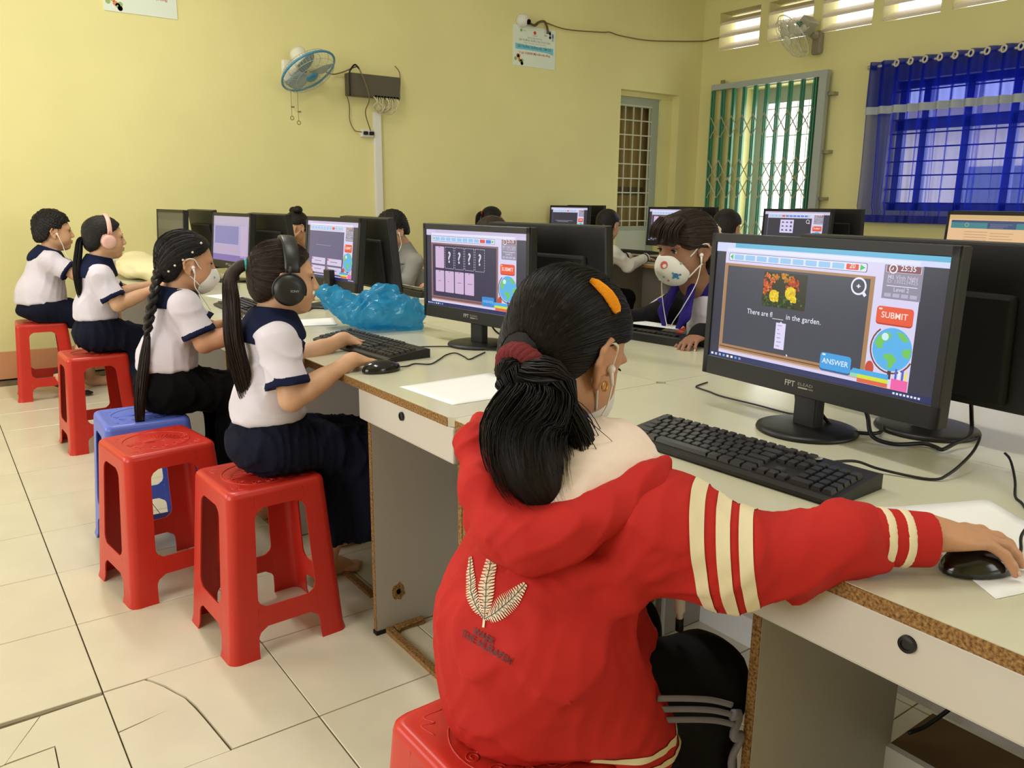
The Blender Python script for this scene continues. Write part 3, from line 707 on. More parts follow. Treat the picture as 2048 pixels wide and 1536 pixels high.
def screen_picture(W, H, kind):
    cv = Canvas(W, H)
    if kind in ('flowers', 'cards', 'choices', 'sentence', 'things'): quiz(cv, W, H, kind)
    X = lambda u: (u-.5)*W; Y = lambda v: (.5-v)*H
    R = lambda u0, v0, u1, v1, c, ly=1: cv.rect(X(u0), Y(v1), X(u1), Y(v0), c, ly)
    if kind == 'web':
        R(0, 0, 1, 1, (226, 186, 142), 0); R(0, 0, 1, .1, (206, 172, 122), 1); R(.03, .12, 1, .3, (62, 128, 136), 1); R(.03, .12, 1, .17, (60, 72, 110), 2); R(.46, .17, .78, .3, (52, 78, 120), 2)
        cv.disc(X(.22), Y(.22), .013, (130, 170, 140), 3); cv.disc(X(.22), Y(.22), .009, (70, 130, 130), 4)
        for i in range(3): R(.49, .2+i*.035, .74-.05*i, .207+i*.035, (150, 140, 140), 3)
        for i in range(6): R(.2, .37+i*.06, .47, .385+i*.06, (184, 146, 112), 2)
        for i in range(4): R(.5, .39+i*.06, .76-.04*(i % 2), .405+i*.06, (188, 150, 116), 2)
        R(.68, .62, .76, .67, (56, 76, 116), 2); R(.68, .7, .76, .73, (84, 82, 84), 2)
        for i in range(4): R(.2, .78+i*.05, .7, .79+i*.05, (190, 152, 118), 2)
    if kind == 'pastel':
        R(0, 0, 1, 1, (170, 160, 200), 0); R(0, 0, 1, .18, (178, 166, 192), 1); R(.05, .22, .72, .62, (126, 122, 178), 1); R(.78, .2, .95, .9, (186, 166, 200), 1)
        for u in (.07, .42): R(u, .66, u+.32, .82, (178, 156, 190), 2)
        R(0, .86, 1, 1, (120, 98, 170), 1)
    if kind == 'off': R(0, 0, 1, 1, (98, 94, 84), 0); R(0, .2, 1, .45, (110, 106, 96), 1)
    return cv
def monitor(x, y, z, face, yaw, tilt, Wd, Hd, kind, label, bx_=None, by_=None, detail=False):
    """face -1 looks towards the left wall, +1 towards the right wall; z is the height of the panel's middle"""
    t = thing('computer_monitor', label, 'monitor', (x if bx_ is None else bx_, y if by_ is None else by_, ZT), 0, 'computer monitors')
    B = Vector(t.location)
    n = Vector((face*math.cos(yaw), face*math.sin(yaw), 0)); r = Vector((0, 0, 1)).cross(n); u = Vector((0, 0, 1))*math.cos(tilt)-n*math.sin(tilt); nn = r.cross(u)
    c = Vector((x, y, z))-B
    P = Matrix(((r.x, u.x, nn.x, c.x), (r.y, u.y, nn.y, c.y), (r.z, u.z, nn.z, c.z), (0, 0, 0, 1)))
    w, h = Wd/2, Hd/2
    sx, st, sb = .016, .019, .042
    bm = new_bm(); box(bm, -w, -h, -.034, w, h, -.003, bev=.004)
    # front bezel as four bars around the recessed screen
    for a in ((-w, -h, -.006, -w+sx, h, .001), (w-sx, -h, -.006, w, h, .001), (-w, h-st, -.006, w, h, .001), (-w, -h, -.006, w, -h+sb, .001)): box(bm, *a, bev=.0015, seg=1)
    bmesh.ops.transform(bm, matrix=P, verts=bm.verts); obj('casing', bm, M_BLACK, t)
    bm = new_bm(); box(bm, -w*.72, -h*.92, -.052, w*.72, h*.42, -.03, bev=.009); bmesh.ops.transform(bm, matrix=P, verts=bm.verts); obj('back_housing', bm, M_BLACK2, t)
    sw, sh = Wd-2*sx, Hd-st-sb
    screen_picture(sw, sh, kind).build('screen', P @ Matrix.Translation((0, (sb-st)/2, -.0025)), M_SCR if kind != 'off' else M_PRINT, t, step=.00022)
    cv = Canvas(.1, .02)
    if detail or kind in ('cards', 'choices', 'pastel'):
        cv.text('FPT', -.022, -.004, .0165, (182, 178, 168), 1, bold=.012); cv.text('ELEAD', .016, .0012, .0088, (150, 146, 138), 1, width=.036); cv.rect(-.001, -.0045, .022, -.0018, (176, 172, 162), 1); cv.rect(.024, -.0045, .036, -.0018, (120, 116, 108), 1)
        cv.build('brand_lettering', P @ Matrix.Translation((-.01, -h+.021, .0012)), M_PRINT, t)
    bm = new_bm(); lathe(bm, [(.004, 0), (.004, .002), (.0025, .0022), (0, .0022)], 12, P @ Matrix.Translation((w-.05, -h-.0005, -.012)) @ Matrix.Rotation(PI/2, 4, 'X')); obj('power_button', bm, M_CHROME, t)
    # neck and round foot
    p0 = P @ Vector((0, -h*.55, -.045)); bm = new_bm()
    f = Vector((0, 0, 0)) if bx_ is not None else Vector((p0.x+nn.x*-.01, p0.y+nn.y*-.01, 0))
    nb = Matrix(((r.x, n.x, 0, f.x), (r.y, n.y, 0, f.y), (0, 0, 1, 0), (0, 0, 0, 1)))
    box(bm, -.028, -.016, .008, .028, .012, p0.z+.02, bev=.004, M=nb); obj('neck', bm, M_BLACK, t)
    bm = new_bm(); lathe(bm, [(0, .0), (.098, .0), (.102, .003), (.1, .008), (.09, .011), (.04, .0135), (0, .014)], 40); bmesh.ops.transform(bm, matrix=Matrix.Translation(f), verts=bm.verts); obj('base', bm, M_BLACK, t, True)
    if face > 0 and y < -1 and x < 3:
        Q = P @ Matrix(((-1, 0, 0, 0), (0, 1, 0, 0), (0, 0, -1, 0), (0, 0, 0, 1)))
        cv = Canvas(.1, .1); cv.rect(-.04, -h*.93, .03, -h*.93+.018, (196, 194, 192), 1); cv.rect(-.022, -h*.93+.004, .016, -h*.93+.013, (110, 110, 110), 2); cv.rect(-.05, -h*.93+.022, -.032, -h*.93+.029, (170, 168, 166), 1); cv.text('CE', .02, -h*.93+.02, .007, (150, 150, 150), 1)
        cv.build('rating_label', Q @ Matrix.Translation((.03, 0, .0525)), M_PRINT, t)
        bm = new_bm(); box(bm, -.0, -h*.93+.027, .05, .034, -h*.93+.062, .07, bev=.003, M=Q); obj('video_plug', bm, mat('blue_plug', (30, 48, 140), .4), t)
    return t
monitor(1.17, -1.905, .978, -1, -.09, .02, .567, .314, 'flowers', 'nearest big monitor showing yellow marigolds and a SUBMIT button', 1.212, -1.892, True)
monitor(1.172, -.69, .9705, -1, .12, .0, .515, .31, 'cards', 'monitor showing four question mark cards above pink cards', 1.207, -.672)
monitor(1.225, .532, .97, -1, .06, .1, .505, .31, 'choices', 'monitor in front of the headphones girl with four white answer boxes', 1.2, .5)
monitor(1.188, 1.827, .967, -1, .11, .1, .505, .31, 'pastel', 'faded lilac monitor in front of the masked girl with the braid', 1.2, 1.82)
monitor(1.141, 2.97, .97, -1, .10, .06, .505, .31, 'off', 'switched off grey monitor nearest the far wall on the left', 1.17, 2.97)
monitor(1.43, -1.99, .977, 1, -.077, .06, .575, .314, 'sentence', 'big black monitor back with white rating label and blue plug', 1.43, -2.03)
monitor(1.412, -.788, .977, 1, .132, .06, .515, .31, 'sentence', 'back of a black monitor right of the question mark cards screen', 1.44, -.79)
monitor(1.397, .457, .974, 1, -.037, .1, .515, .31, 'sentence', 'back of a black monitor above the blue plastic bag', 1.43, .457)
monitor(1.393, 1.665, .969, 1, .075, .14, .505, .31, 'sentence', 'back of a black monitor above the black headphones', 1.43, 1.665)
monitor(1.359, 2.853, .973, 1, .038, .12, .505, .31, 'sentence', 'back of a black monitor, farthest left, before the yellow wall', 1.40, 2.853)
for x, y, k, lb in ((4.72, 3.095, 'sentence', 'small far monitor with a sentence screen near the niche door'), (4.72, 1.785, 'cards', 'far monitor half hidden behind the masked girl'), (4.72, .635, 'things', 'far monitor with a white picture grid before the folding gate'), (4.72, -.65, 'web', 'far monitor showing a cream web page with a teal banner')):
    monitor(x, y, 1.008, -1, .03 if k != 'web' else -.12, .05, .54, .315, k, lb, 4.74, y)
for y, lb in ((3.14, 'black monitor back beside the white jacket child'), (1.81, 'black monitor back behind the masked girl'), (.55, 'black monitor back right of the picture grid monitor'), (-.57, 'black monitor back behind the cream web page monitor')):
    monitor(5.0, y, 1.012, 1, 0, .05, .53, .315, 'sentence', lb, 4.98, y)

# ================================================================== keyboards, mice, paper, cables
M_KEY = mat('satin_black_key', (34, 34, 32), .32, .6)
KM = {}
def keyboard(x, y, rot, label, detail, L=.465, D=.15):
    t = thing('keyboard', label, 'keyboard', (x, y, ZT), rot, 'black keyboards')
    # local: x away from the user, y to the user's left; keys on a gentle slope
    if 'body' not in KM:
        bm = new_bm(); prism(bm, [(-D/2, .004), (-D/2+.004, 0), (D/2, 0), (D/2, .026), (D/2-.012, .029), (-D/2+.012, .014), (-D/2, .010)], -L/2, L/2, Matrix(((1, 0, 0, 0), (0, 0, 1, 0), (0, 1, 0, 0), (0, 0, 0, 1))))
        me = bpy.data.meshes.new('body'); bm.to_mesh(me); bm.free(); KM['body'] = me
    link('body', KM['body'], M_BLACK, t)
    ks = []; p = .0197
    def row(j, ws, y0):
        yy = y0
        for wd in ws:
            if wd > 0: ks.append((j, yy-wd*p/2, wd))
            yy -= abs(wd)*p
    y0 = L/2-.011
    row(5, [1, -.7, 1, 1, 1, 1, -.4, 1, 1, 1, 1, -.4, 1, 1, 1, 1, -.25, 1, 1, 1], y0)
    row(4, [1]*13+[2, -.25, 1, 1, 1, -.25, 1, 1, 1, 1], y0); row(3, [1.5]+[1]*12+[1.5, -.25, 1, 1, 1, -.25, 1, 1, 1, 1], y0)
    row(2, [1.75]+[1]*11+[2.25, -3.5, 1, 1, 1, 1], y0); row(1, [2.25]+[1]*10+[2.75, -1.25, 1, -1.25, 1, 1, 1, 1], y0); row(0, [1.25, 1.25, 1.25, 6.25, 1.25, 1.25, 1.25, 1.25, -.25, 1, 1, 1, -.25, 2, 1, 1], y0)
    sl = math.atan2(.015, D-.024)
    def keym(wd):
        if wd not in KM:
            bm = new_bm(); a, b = .0165/2, wd*p/2-.0009; h = .0075
            lo = [bm.verts.new(q) for q in ((-a, -b, 0), (a, -b, 0), (a, b, 0), (-a, b, 0))]; hi = [bm.verts.new(q) for q in ((-a+.0022, -b+.0026, h), (a-.0012, -b+.0026, h), (a-.0012, b-.0026, h), (-a+.0022, b-.0026, h))]
            for i in range(4): bm.faces.new((lo[i], lo[(i+1) % 4], hi[(i+1) % 4], hi[i]))
            bm.faces.new(hi); me = bpy.data.meshes.new('key'); bm.to_mesh(me); bm.free(); KM[wd] = me
        return KM[wd]
    if detail:
        for j, yy, wd in ks:
            o = link('key', keym(wd), M_KEY, t); xx = -D/2+.024+j*.0192+(.004 if j == 5 else 0); o.location = (xx, yy, .0145+(xx+D/2-.012)*math.tan(sl)-.001); o.rotation_euler = (0, -sl, 0)
    else:
        if 'keys' not in KM:
            bm = new_bm()
            for j, yy, wd in ks:
                xx = -D/2+.024+j*.0192; box(bm, xx-.0075, yy-wd*p/2+.0015, .012, xx+.0075, yy+wd*p/2-.0015, .0145+(xx+D/2-.012)*math.tan(sl)+.006)
            me = bpy.data.meshes.new('keys'); bm.to_mesh(me); bm.free(); KM['keys'] = me
        link('keys', KM['keys'], M_KEY, t, kind='stuff')
    return t
k1 = keyboard(.925, -1.945, math.radians(2), 'large black keyboard in front of the girl in the red jacket', True)
cv = Canvas(.1, .1); cv.disc(0, 0, .0075, (150, 148, 144), 1, n=20); cv.disc(.001, .001, .004, (120, 118, 114), 2)
cv.build('round_logo', Matrix.Translation((.052, -.128, .0305)) @ Matrix.Rotation(-.13, 4, 'Y'), M_PRINT, k1)
cv = Canvas(.1, .1)
for i in range(4): cv.rect(-.02+i*.012, -.002, -.012+i*.012, .002, (150, 146, 112), 1)
cv.build('indicator_marks', Matrix.Translation((.058, -.09, .0302)) @ Matrix.Rotation(-.13, 4, 'Y') @ Matrix.Rotation(-PI/2, 4, 'Z'), M_PRINT, k1)
keyboard(.875, -.545, math.radians(4), 'black keyboard beside the hand of the headphones girl', True)
keyboard(.845, .545, math.radians(-2), 'dark keyboard in front of the girl with the long braid', False)
keyboard(.86, 1.62, 0, 'dark keyboard before the girl with pink headphones', False)
keyboard(1.775, -.84, PI+.12, 'black keyboard in front of the masked girl in black', False)
keyboard(1.76, .78, PI, 'black keyboard in front of the boy in grey', False)
keyboard(4.52, 1.8, .05, 'dark keyboard under the hands of the white jacket child', False)
keyboard(5.15, 2.6, PI, 'dark keyboard end seen beyond the white jacket child', False)
def mouse(x, y, rot, label, s=1.0):
    t = thing('computer_mouse', label, 'mouse', (x, y, ZT), rot, 'black computer mice')
    sdf('shell', [el((0, 0, .006), (.054*s, .031*s, .028*s), k=.004), cut((0, 0, .0016), (0, 0, -1)), rc((.05*s, 0, .012), (.054*s, 0, .004), .006, .004, k=.01)], .0022, mat('glossy_black_shell', (14, 14, 15), .16, .6), t)
    bm = new_bm(); lathe(bm, [(0, -.003), (.009, -.003), (.0105, 0), (.009, .003), (0, .003)], 16, along((0, 1, 0), (.03*s, 0, .022*s))); obj('scroll_wheel', bm, M_BLACK2, t)
    return t
mouse(.822, -2.412, math.radians(-20), 'glossy black mouse under the hand with the red cuff', 1.02)
mouse(.748, -.878, math.radians(-2), 'black mouse under the hand of the headphones girl')
def sheet(poly, label, z=ZT+.0012, curl=.002):
    bm = new_bm(); c = Vector((sum(p[0] for p in poly)/4, sum(p[1] for p in poly)/4)); n = 10; g = []
    A, B_, C_, D_ = [Vector(p) for p in poly]
    for i in range(n+1):
        rowv = []
        for j in range(n+1):
            s, q = i/n, j/n; p = A.lerp(B_, s).lerp(D_.lerp(C_, s), q)
            rowv.append(bm.verts.new((p.x-c.x, p.y-c.y, curl*(max(0, abs(s-.5)-.3)*4)**2*max(0, q-.3)+.0003*math.sin(i*1.3)*math.sin(j))))
        g.append(rowv)
    for i in range(n):
        for j in range(n): bm.faces.new((g[i][j], g[i+1][j], g[i+1][j+1], g[i][j+1]))
    o = obj('paper_sheet', bm, M_PAPER, None, True); o.location = (c.x, c.y, z); s = o.modifiers.new('thickness', 'SOLIDIFY'); s.thickness = .0006; s.offset = -1
    tag(o, label, 'paper', 'loose paper sheets')
sheet([(.757, -2.463), (.955, -2.52), (1.10, -2.30), (.93, -2.225)], 'white paper sheet under the near black mouse')
sheet([(.702, -1.07), (.715, -1.303), (1.0, -1.31), (.985, -1.06)], 'white paper sheet on the desk left of the red jacket')
sheet([(.86, .02), (.90, .18), (1.06, .15), (1.0, -.03)], 'white paper sheet between the headphones girl and the blue bag')
sheet([(.85, 1.18), (.955, 1.2), (.99, .98), (.88, .95)], 'white paper sheet beyond the masked girl with the braid')
sheet([(1.79, -.75), (1.88, -.73), (1.9, -.93), (1.83, -.965)], 'white paper slip on top of the far keyboard', ZT+.036)
sheet([(1.72, .62), (1.66, .52), (1.74, .45), (1.81, .55)], 'white paper scrap in front of the boy in grey')
def cable(pts, label, r=.0022, lift=.0, cat='cable', n=6):
    bm = new_bm(); P = spline(pts, n); o0 = Vector(P[0]); tube(bm, [p-o0 for p in P], r, 6); o = obj('cable', bm, M_CABLE, None, True); o.location = o0
    tag(o, label, cat, 'black computer cables'); return o
Z0 = ZT+.003
cable([(1.0, -2.08, ZT+.022), (1.05, -2.10, ZT+.02), (1.08, -2.13, Z0+.005), (1.115, -2.2, Z0), (1.15, -2.215, Z0+.008), (1.22, -2.215, Z0+.03), (1.28, -2.2, Z0+.045), (1.3, -2.185, Z0+.04)], 'black cable running from the near keyboard to a hooked end', .0026)
cable([(.872, -2.438, ZT+.012), (.9, -2.43, Z0+.012), (.95, -2.41, Z0+.012), (1.04, -2.385, Z0+.006), (1.119, -2.344, Z0), (1.146, -2.322, Z0), (1.21, -2.294, Z0+.006), (1.27, -2.26, Z0+.02), (1.275, -2.247, Z0+.03), (1.262, -2.26, Z0+.028)], 'black cable of the near mouse at the right edge', .0022)
cable([(.95, -.56, ZT+.02), (.985, -.59, Z0), (1.037, -.617, Z0), (1.111, -.665, Z0), (1.2, -.8, Z0), (1.285, -.74, Z0)], 'black keyboard cable passing the round foot of the cards monitor', .002)
cable([(.80, -.88, ZT+.008), (.84, -.86, Z0), (.875, -.842, Z0), (.907, -.871, Z0), (.96, -.83, Z0), (1.02, -.775, Z0), (1.06, -.765, Z0), (1.05, -.83, Z0), (1.04, -.872, Z0), (1.09, -.84, Z0), (1.144, -.802, Z0)], 'wavy black mouse cable before the cards monitor', .002)
cable([(1.39, -1.475, Z0), (1.33, -1.49, Z0), (1.318, -1.51, Z0), (1.31, -1.55, Z0), (1.297, -1.6, Z0), (1.297, -1.7, Z0), (1.297, -1.80, Z0), (1.29, -1.81, Z0+.02), (1.24, -1.84, Z0+.06)], 'thin black cable lying along the seam between the desks', .002)
cable([(1.235, -1.99, ZT+.09), (1.25, -2.0, ZT+.05), (1.24, -2.02, Z0+.012), (1.25, -2.06, Z0+.004), (1.30, -2.09, Z0+.004), (1.298, -2.115, Z0+.004), (1.286, -2.135, Z0+.006), (1.33, -2.135, Z0+.01), (1.38, -2.14, Z0+.02), (1.42, -2.12, Z0+.05), (1.465, -2.09, ZT+.10)], 'thick black video cable looping to the blue plug', .0042)
cable([(1.25, -1.86, ZT+.1), (1.255, -1.87, ZT+.06), (1.262, -1.92, Z0+.004), (1.262, -1.97, Z0+.004), (1.30, -2.0, Z0+.004), (1.35, -1.975, Z0+.01)], 'black cable dropping behind the foot of the nearest monitor', .004)
cable([(1.25, -.66, ZT+.09), (1.24, -.72, ZT+.05), (1.25, -.8, ZT+.03), (1.28, -.86, ZT+.02), (1.32, -.8, ZT+.03), (1.36, -.76, ZT+.06)], 'looped black cable behind the cards monitor foot', .003)
cable([(1.2, .38, ZT+.08), (1.18, .33, ZT+.05), (1.15, .36, ZT+.02), (1.14, .42, Z0), (1.1, .45, Z0), (1.05, .38, Z0)], 'looped black cable under the answer boxes monitor', .003)
cable([(1.22, -2.28, .63), (1.22, -2.28, .45), (1.2, -2.27, .34), (1.15, -2.24, .28), (1.115, -2.22, .262)], 'black cable hanging under the near desk beside the panel', .004)
cable([(1.22, -2.5, .63), (1.215, -2.51, .45), (1.19, -2.49, .3), (1.12, -2.45, .25), (1.10, -2.4, .25)], 'pair of black cables hanging inside the near desk', .0045)
cable([(1.22, -2.505, .62), (1.2, -2.54, .5), (1.16, -2.57, .4), (1.14, -2.59, .3)], 'slanting black cable under the near desk at the right', .005)

# crumpled blue carrier bag
M_BAG = mat('thin_blue_plastic_film', (58, 168, 214), .2, .6, noise=.25, nscale=30, bump=1.0, bscale=34)
_b = M_BAG.node_tree; _o = [n for n in _b.nodes if n.type == 'OUTPUT_MATERIAL'][0]; _p = _b.nodes['Principled BSDF']; _t = _b.nodes.new('ShaderNodeBsdfTranslucent'); _t.inputs[0].default_value = (*s2l((60, 175, 225)), 1); _x = _b.nodes.new('ShaderNodeBsdfTransparent'); _x.inputs[0].default_value = (.55, .85, .95, 1)
_m1 = _b.nodes.new('ShaderNodeMixShader'); _m2 = _b.nodes.new('ShaderNodeMixShader'); _m1.inputs[0].default_value = .5; _m2.inputs[0].default_value = .3
_b.links.new(_p.outputs[0], _m1.inputs[1]); _b.links.new(_t.outputs[0], _m1.inputs[2]); _b.links.new(_m1.outputs[0], _m2.inputs[1]); _b.links.new(_x.outputs[0], _m2.inputs[2]); _b.links.new(_m2.outputs[0], _o.inputs[0])
bagp = [el((1.07, -.17, .80), (.11, .13, .05), k=.03), el((1.0, -.09, .83), (.055, .07, .05), k=.03), el((1.16, -.25, .80), (.075, .06, .058), k=.03), rc((1.06, -.17, .83), (1.10, -.19, .885), .04, .018, k=.03), rc((1.1, -.19, .885), (1.14, -.22, .875), .016, .014, k=.015), rc((1.14, -.22, .875), (1.15, -.24, .83), .014, .02, k=.02), rc((.965, -.06, .85), (.95, -.05, .862), .035, .03, k=.03), rc((1.2, -.27, .8), (1.235, -.29, .81), .03, .02, k=.02), rc((1.1, -.22, .76), (1.19, -.28, .756), .022, .02, k=.02), cut((0, 0, ZT+.0015), (0, 0, -1))]
_w1, _w2 = wrinkle(.016, 46, 2), wrinkle(.008, 120, 9)
tag(sdf('plastic_bag', bagp, .0042, M_BAG, disp=lambda P: np.abs(_w1(P))*1.5-.008-np.abs(_w2(P)), pad=.03), 'crumpled translucent blue plastic bag on the desk', 'bag')
# pale cloth bundle and bowl on the far desk
clp = [el((.83, 2.3, .79), (.16, .34, .07), k=.04), el((.9, 1.95, .775), (.12, .2, .055), k=.04), el((.86, 2.62, .80), (.12, .14, .07), k=.04), cut((0, 0, ZT+.001), (0, 0, -1))]
tag(sdf('cloth_bundle', clp, .012, mat('cream_cloth', (226, 216, 170), .9, .1, noise=.06), disp=wrinkle(.014, 26, 4, (.6, 1, 2)), pad=.02), 'heap of cream cloth on the desk before the pink headphones girl', 'cloth')
bm = new_bm(); lathe(bm, [(0, 0), (.05, 0), (.085, .05), (.09, .056), (.082, .052), (.05, .008), (0, .008)], 28); o = obj('bowl', bm, M_WHITE, None, True); o.location = (.86, 3.1, ZT); tag(o, 'white plastic bowl on the farthest left desk', 'bowl')

# ================================================================== on the far wall
def wall_fan(label, loc_mount, center, nrm, mount_dir, blue):
    t = thing('wall_fan', label, 'fan', center)
    C = Vector(center); M = along(nrm, (0, 0, 0)); mw = M_FANW
    R = .215
    bm = new_bm()
    for k in range(2):                       # front and rear cage: rings and spokes
        s = 1 if k == 0 else -1; dep = .055*s
        nsp = 48 if blue else 16
        for i in range(nsp):
            a = 2*PI*i/nsp; tube(bm, [(.05*math.cos(a), .05*math.sin(a), dep*.95), (.13*math.cos(a+.1), .13*math.sin(a+.1), dep), (.19*math.cos(a+.15), .19*math.sin(a+.15), dep*.75), (R*math.cos(a+.16), R*math.sin(a+.16), dep*.12)], .0011 if blue else .0014, 4, cap=False)
        for rr, zz in ((.19, dep*.75), (.13, dep), (.05, dep*.95)): tube(bm, [(rr*math.cos(i*PI/24), rr*math.sin(i*PI/24), zz) for i in range(49)], .0016, 5, cap=False)
    bmesh.ops.transform(bm, matrix=M, verts=bm.verts); obj('cage', bm, mat('grey_fan_wire', (176, 180, 172), .4), t, kind='stuff')
    bm = new_bm(); tube(bm, [(R*math.cos(i*PI/32), R*math.sin(i*PI/32), 0) for i in range(65)], .0085 if blue else .004, 8, cap=False); bmesh.ops.transform(bm, matrix=M, verts=bm.verts); obj('rim', bm, M_FANB if blue else mw, t, True)
    for k in range(3):
        bm = new_bm(); a0 = k*2*PI/3+.4; g = []
        for i in range(7):
            rad = .035+.155*i/6; hw_ = .028+.05*math.sin(min(1, i/4.5)*PI/2)
            g.append([bm.verts.new((rad*math.cos(a0+(j/4-.5)*2*hw_/rad), rad*math.sin(a0+(j/4-.5)*2*hw_/rad), (j/4-.5)*.035)) for j in range(5)])
        for p, q in zip(g, g[1:]):
            for j in range(4): bm.faces.new((p[j], p[j+1], q[j+1], q[j]))
        bmesh.ops.transform(bm, matrix=M, verts=bm.verts); o = obj('blade', bm, M_FANBLADE if blue else mw, t, True); s = o.modifiers.new('thickness', 'SOLIDIFY'); s.thickness = .002
    bm = new_bm(); lathe(bm, [(0, .066), (.04, .064), (.048, .056), (.046, .048), (0, .048)], 24, M); obj('hub_cap', bm, M_FANB if blue else mw, t, True)
    bm = new_bm(); lathe(bm, [(0, -.19), (.05, -.185), (.062, -.16), (.062, -.08), (.05, -.05), (0, -.05)] if blue else [(0, -.16), (.03, -.16), (.03, -.05), (0, -.05)], 24, M); obj('motor_housing', bm, mw, t, True)
    return t, C, M
M_FANW = mat('ivory_fan_plastic', (222, 220, 200), .35, .5); M_FANB = mat('blue_fan_plastic', (66, 140, 176), .35, .5)
M_FANBLADE = mat('pale_blue_blade', (150, 176, 180), .3, .5, alpha=.75)
t, C, M = wall_fan('blue rimmed wall fan tilted down on the far yellow wall', None, (2.262, 3.19, 2.125), (.281, -.506, -.81), None, True)
bm = new_bm(); lathe(bm, [(0, 0), (.055, 0), (.055, .02), (.04, .05), (.03, .16), (0, .17)], 20, along((0, -1, .1), (-.05, .25, .02))); box(bm, -.12, .2, -.06, -.02, .25, .1, bev=.015); obj('bracket', bm, M_FANW, t, True)
for px, z1, dx in ((-.155, -.33, 0), (-.105, -.36, .004)):
    bm = new_bm(); tube(bm, [(px, -.03, -.15), (px, -.03, z1)], .0018, 5); tube(bm, [(px+.013*math.cos(a*PI/8), -.03, z1-.013+.013*math.sin(a*PI/8)) for a in range(17)], .003, 5); box(bm, px-.004, -.036, z1+.06, px+.02, -.026, z1+.07); obj('pull_cord', bm, mat('tan_cord', (120, 104, 66), .7), t)
t, C, M = wall_fan('small grey wall fan under the vents of the right wall', None, (6.47, 2.055, 2.695), (-.656, .446, -.602), None, False)
bm = new_bm(); box(bm, .30, -.09, -.13, .352, .01, .08, bev=.02); lathe(bm, [(0, 0), (.035, 0), (.04, .03), (.03, .08), (0, .09)], 18, along((-1, 0, .1), (.31, -.04, .03))); obj('bracket', bm, mat('taupe_fan_plastic', (150, 140, 120), .5), t)
bm = new_bm(); box(bm, -.06, -.055, -.07, .08, .055, .07, bev=.01, M=Matrix.Translation((.13, -.04, .10)) @ Matrix.Rotation(.75, 4, 'X')); obj('motor_box', bm, mat('dull_fan_plastic', (176, 172, 150), .5), t)
bm = new_bm(); box(bm, -.03, -.0, -.006, .005, .035, .035, M=Matrix.Translation((.06, -.04, .09))); obj('green_label', bm, mat('green_label', (60, 130, 100), .5), t)
# network switch, cables, socket, conduit
t = thing('network_switch', 'dark grey network switch box mounted on the far wall', 'network switch', (2.89, 3.4, 2.09))
bx('case', (-.228, -.05, -.085, .222, .035, .085), mat('dark_grey_case', (84, 78, 62), .5), t, .004)
bx('wall_plate', (.2, -.01, -.08, .232, .036, .09), M_CHROME, t)
for i in range(8): bx('port', (-.01+i*.028, -.052, -.083, .01+i*.028, -.045, -.07), M_DARK, t)
bm = new_bm(); r = random.Random(2)
for i in range(13):
    x0 = -.02+i*.018; tube(bm, spline([(x0, -.045, -.08), (x0+r.uniform(-.02, .02), -.05-r.uniform(0, .03), -.12), (x0*.6+r.uniform(-.02, .05), -.055-r.uniform(0, .03), -.17+r.uniform(-.03, .02)), (.04+r.uniform(-.012, .012), -.02, -.2)], 5), .0042, 5)
tube(bm, spline([(.06, -.05, -.15), (.12, -.07, -.19), (.17, -.06, -.16), (.15, -.05, -.2), (.1, -.05, -.21)], 5), .004, 5)
tag(obj('network_cables', bm, mat('pale_network_cable', (206, 196, 160), .5), None), 'bunch of pale network cables fanning into the white conduit', 'cables')['kind'] = 'stuff'; bpy.data.objects['network_cables'].location = (2.89, 3.4, 2.09)
bm = new_bm(); box(bm, 2.898, 3.405, 0, 2.962, 3.44, 1.90, bev=.004); o = obj('conduit', bm, M_WHITE); tag(o, 'white vertical cable conduit on the far wall', 'conduit')
t = thing('wall_socket', 'white surface socket with two black plugs beside the conduit', 'socket', (2.842, 3.44, 1.728)); bx('box', (-.058, -.03, -.03, .052, 0, .03), M_WHITE, t, .004)
for x in (-.028, .025):
    bm = new_bm(); box(bm, x-.016, -.06, -.014, x+.016, -.03, .014, bev=.005); obj('plug', bm, M_BLACK2, t)
def wire(pts, label, r, m): 
    bm = new_bm(); P = spline(pts, 6); o0 = P[0]; tube(bm, [p-o0 for p in P], r, 5); o = obj('wire', bm, m, None, True); o.location = o0; tag(o, label, 'cable', 'wires on the walls')
YW = YA-.03; M_TAN = mat('brown_wire', (116, 100, 58), .6)
wire([(2.45, 3.3, 2.15), (2.557, YW, 2.156), (2.633, YW-.02, 2.178), (2.729, YW-.05, 2.222), (2.749, YW-.07, 2.2), (2.792, YW-.1, 2.073), (2.82, YW-.08, 1.98), (2.808, YW-.03, 1.884), (2.85, YW-.03, 1.744)], 'brown wire from the blue fan over the dark box to the socket', .005, M_TAN)
wire([(2.66, YW-.07, 2.0), (2.655, YW-.08, 2.155), (2.676, YW-.07, 2.2), (2.716, YW-.06, 2.235), (2.745, YW-.07, 2.207)], 'black wire looped over the corner of the dark box', .007, M_CABLE)
wire([(2.64, YW-.05, 2.01), (2.684, YW, 1.932), (2.684, YW, 1.819), (2.724, YW, 1.745), (2.785, YW, 1.735)], 'brown wire from the dark box down to the socket', .004, M_TAN)
wire([(3.12, YW-.02, 2.0), (3.145, YW, 2.145), (3.14, YW, 2.225), (3.10, YW, 2.27)], 'thin wire rising from the right end of the dark box', .004, M_TAN)
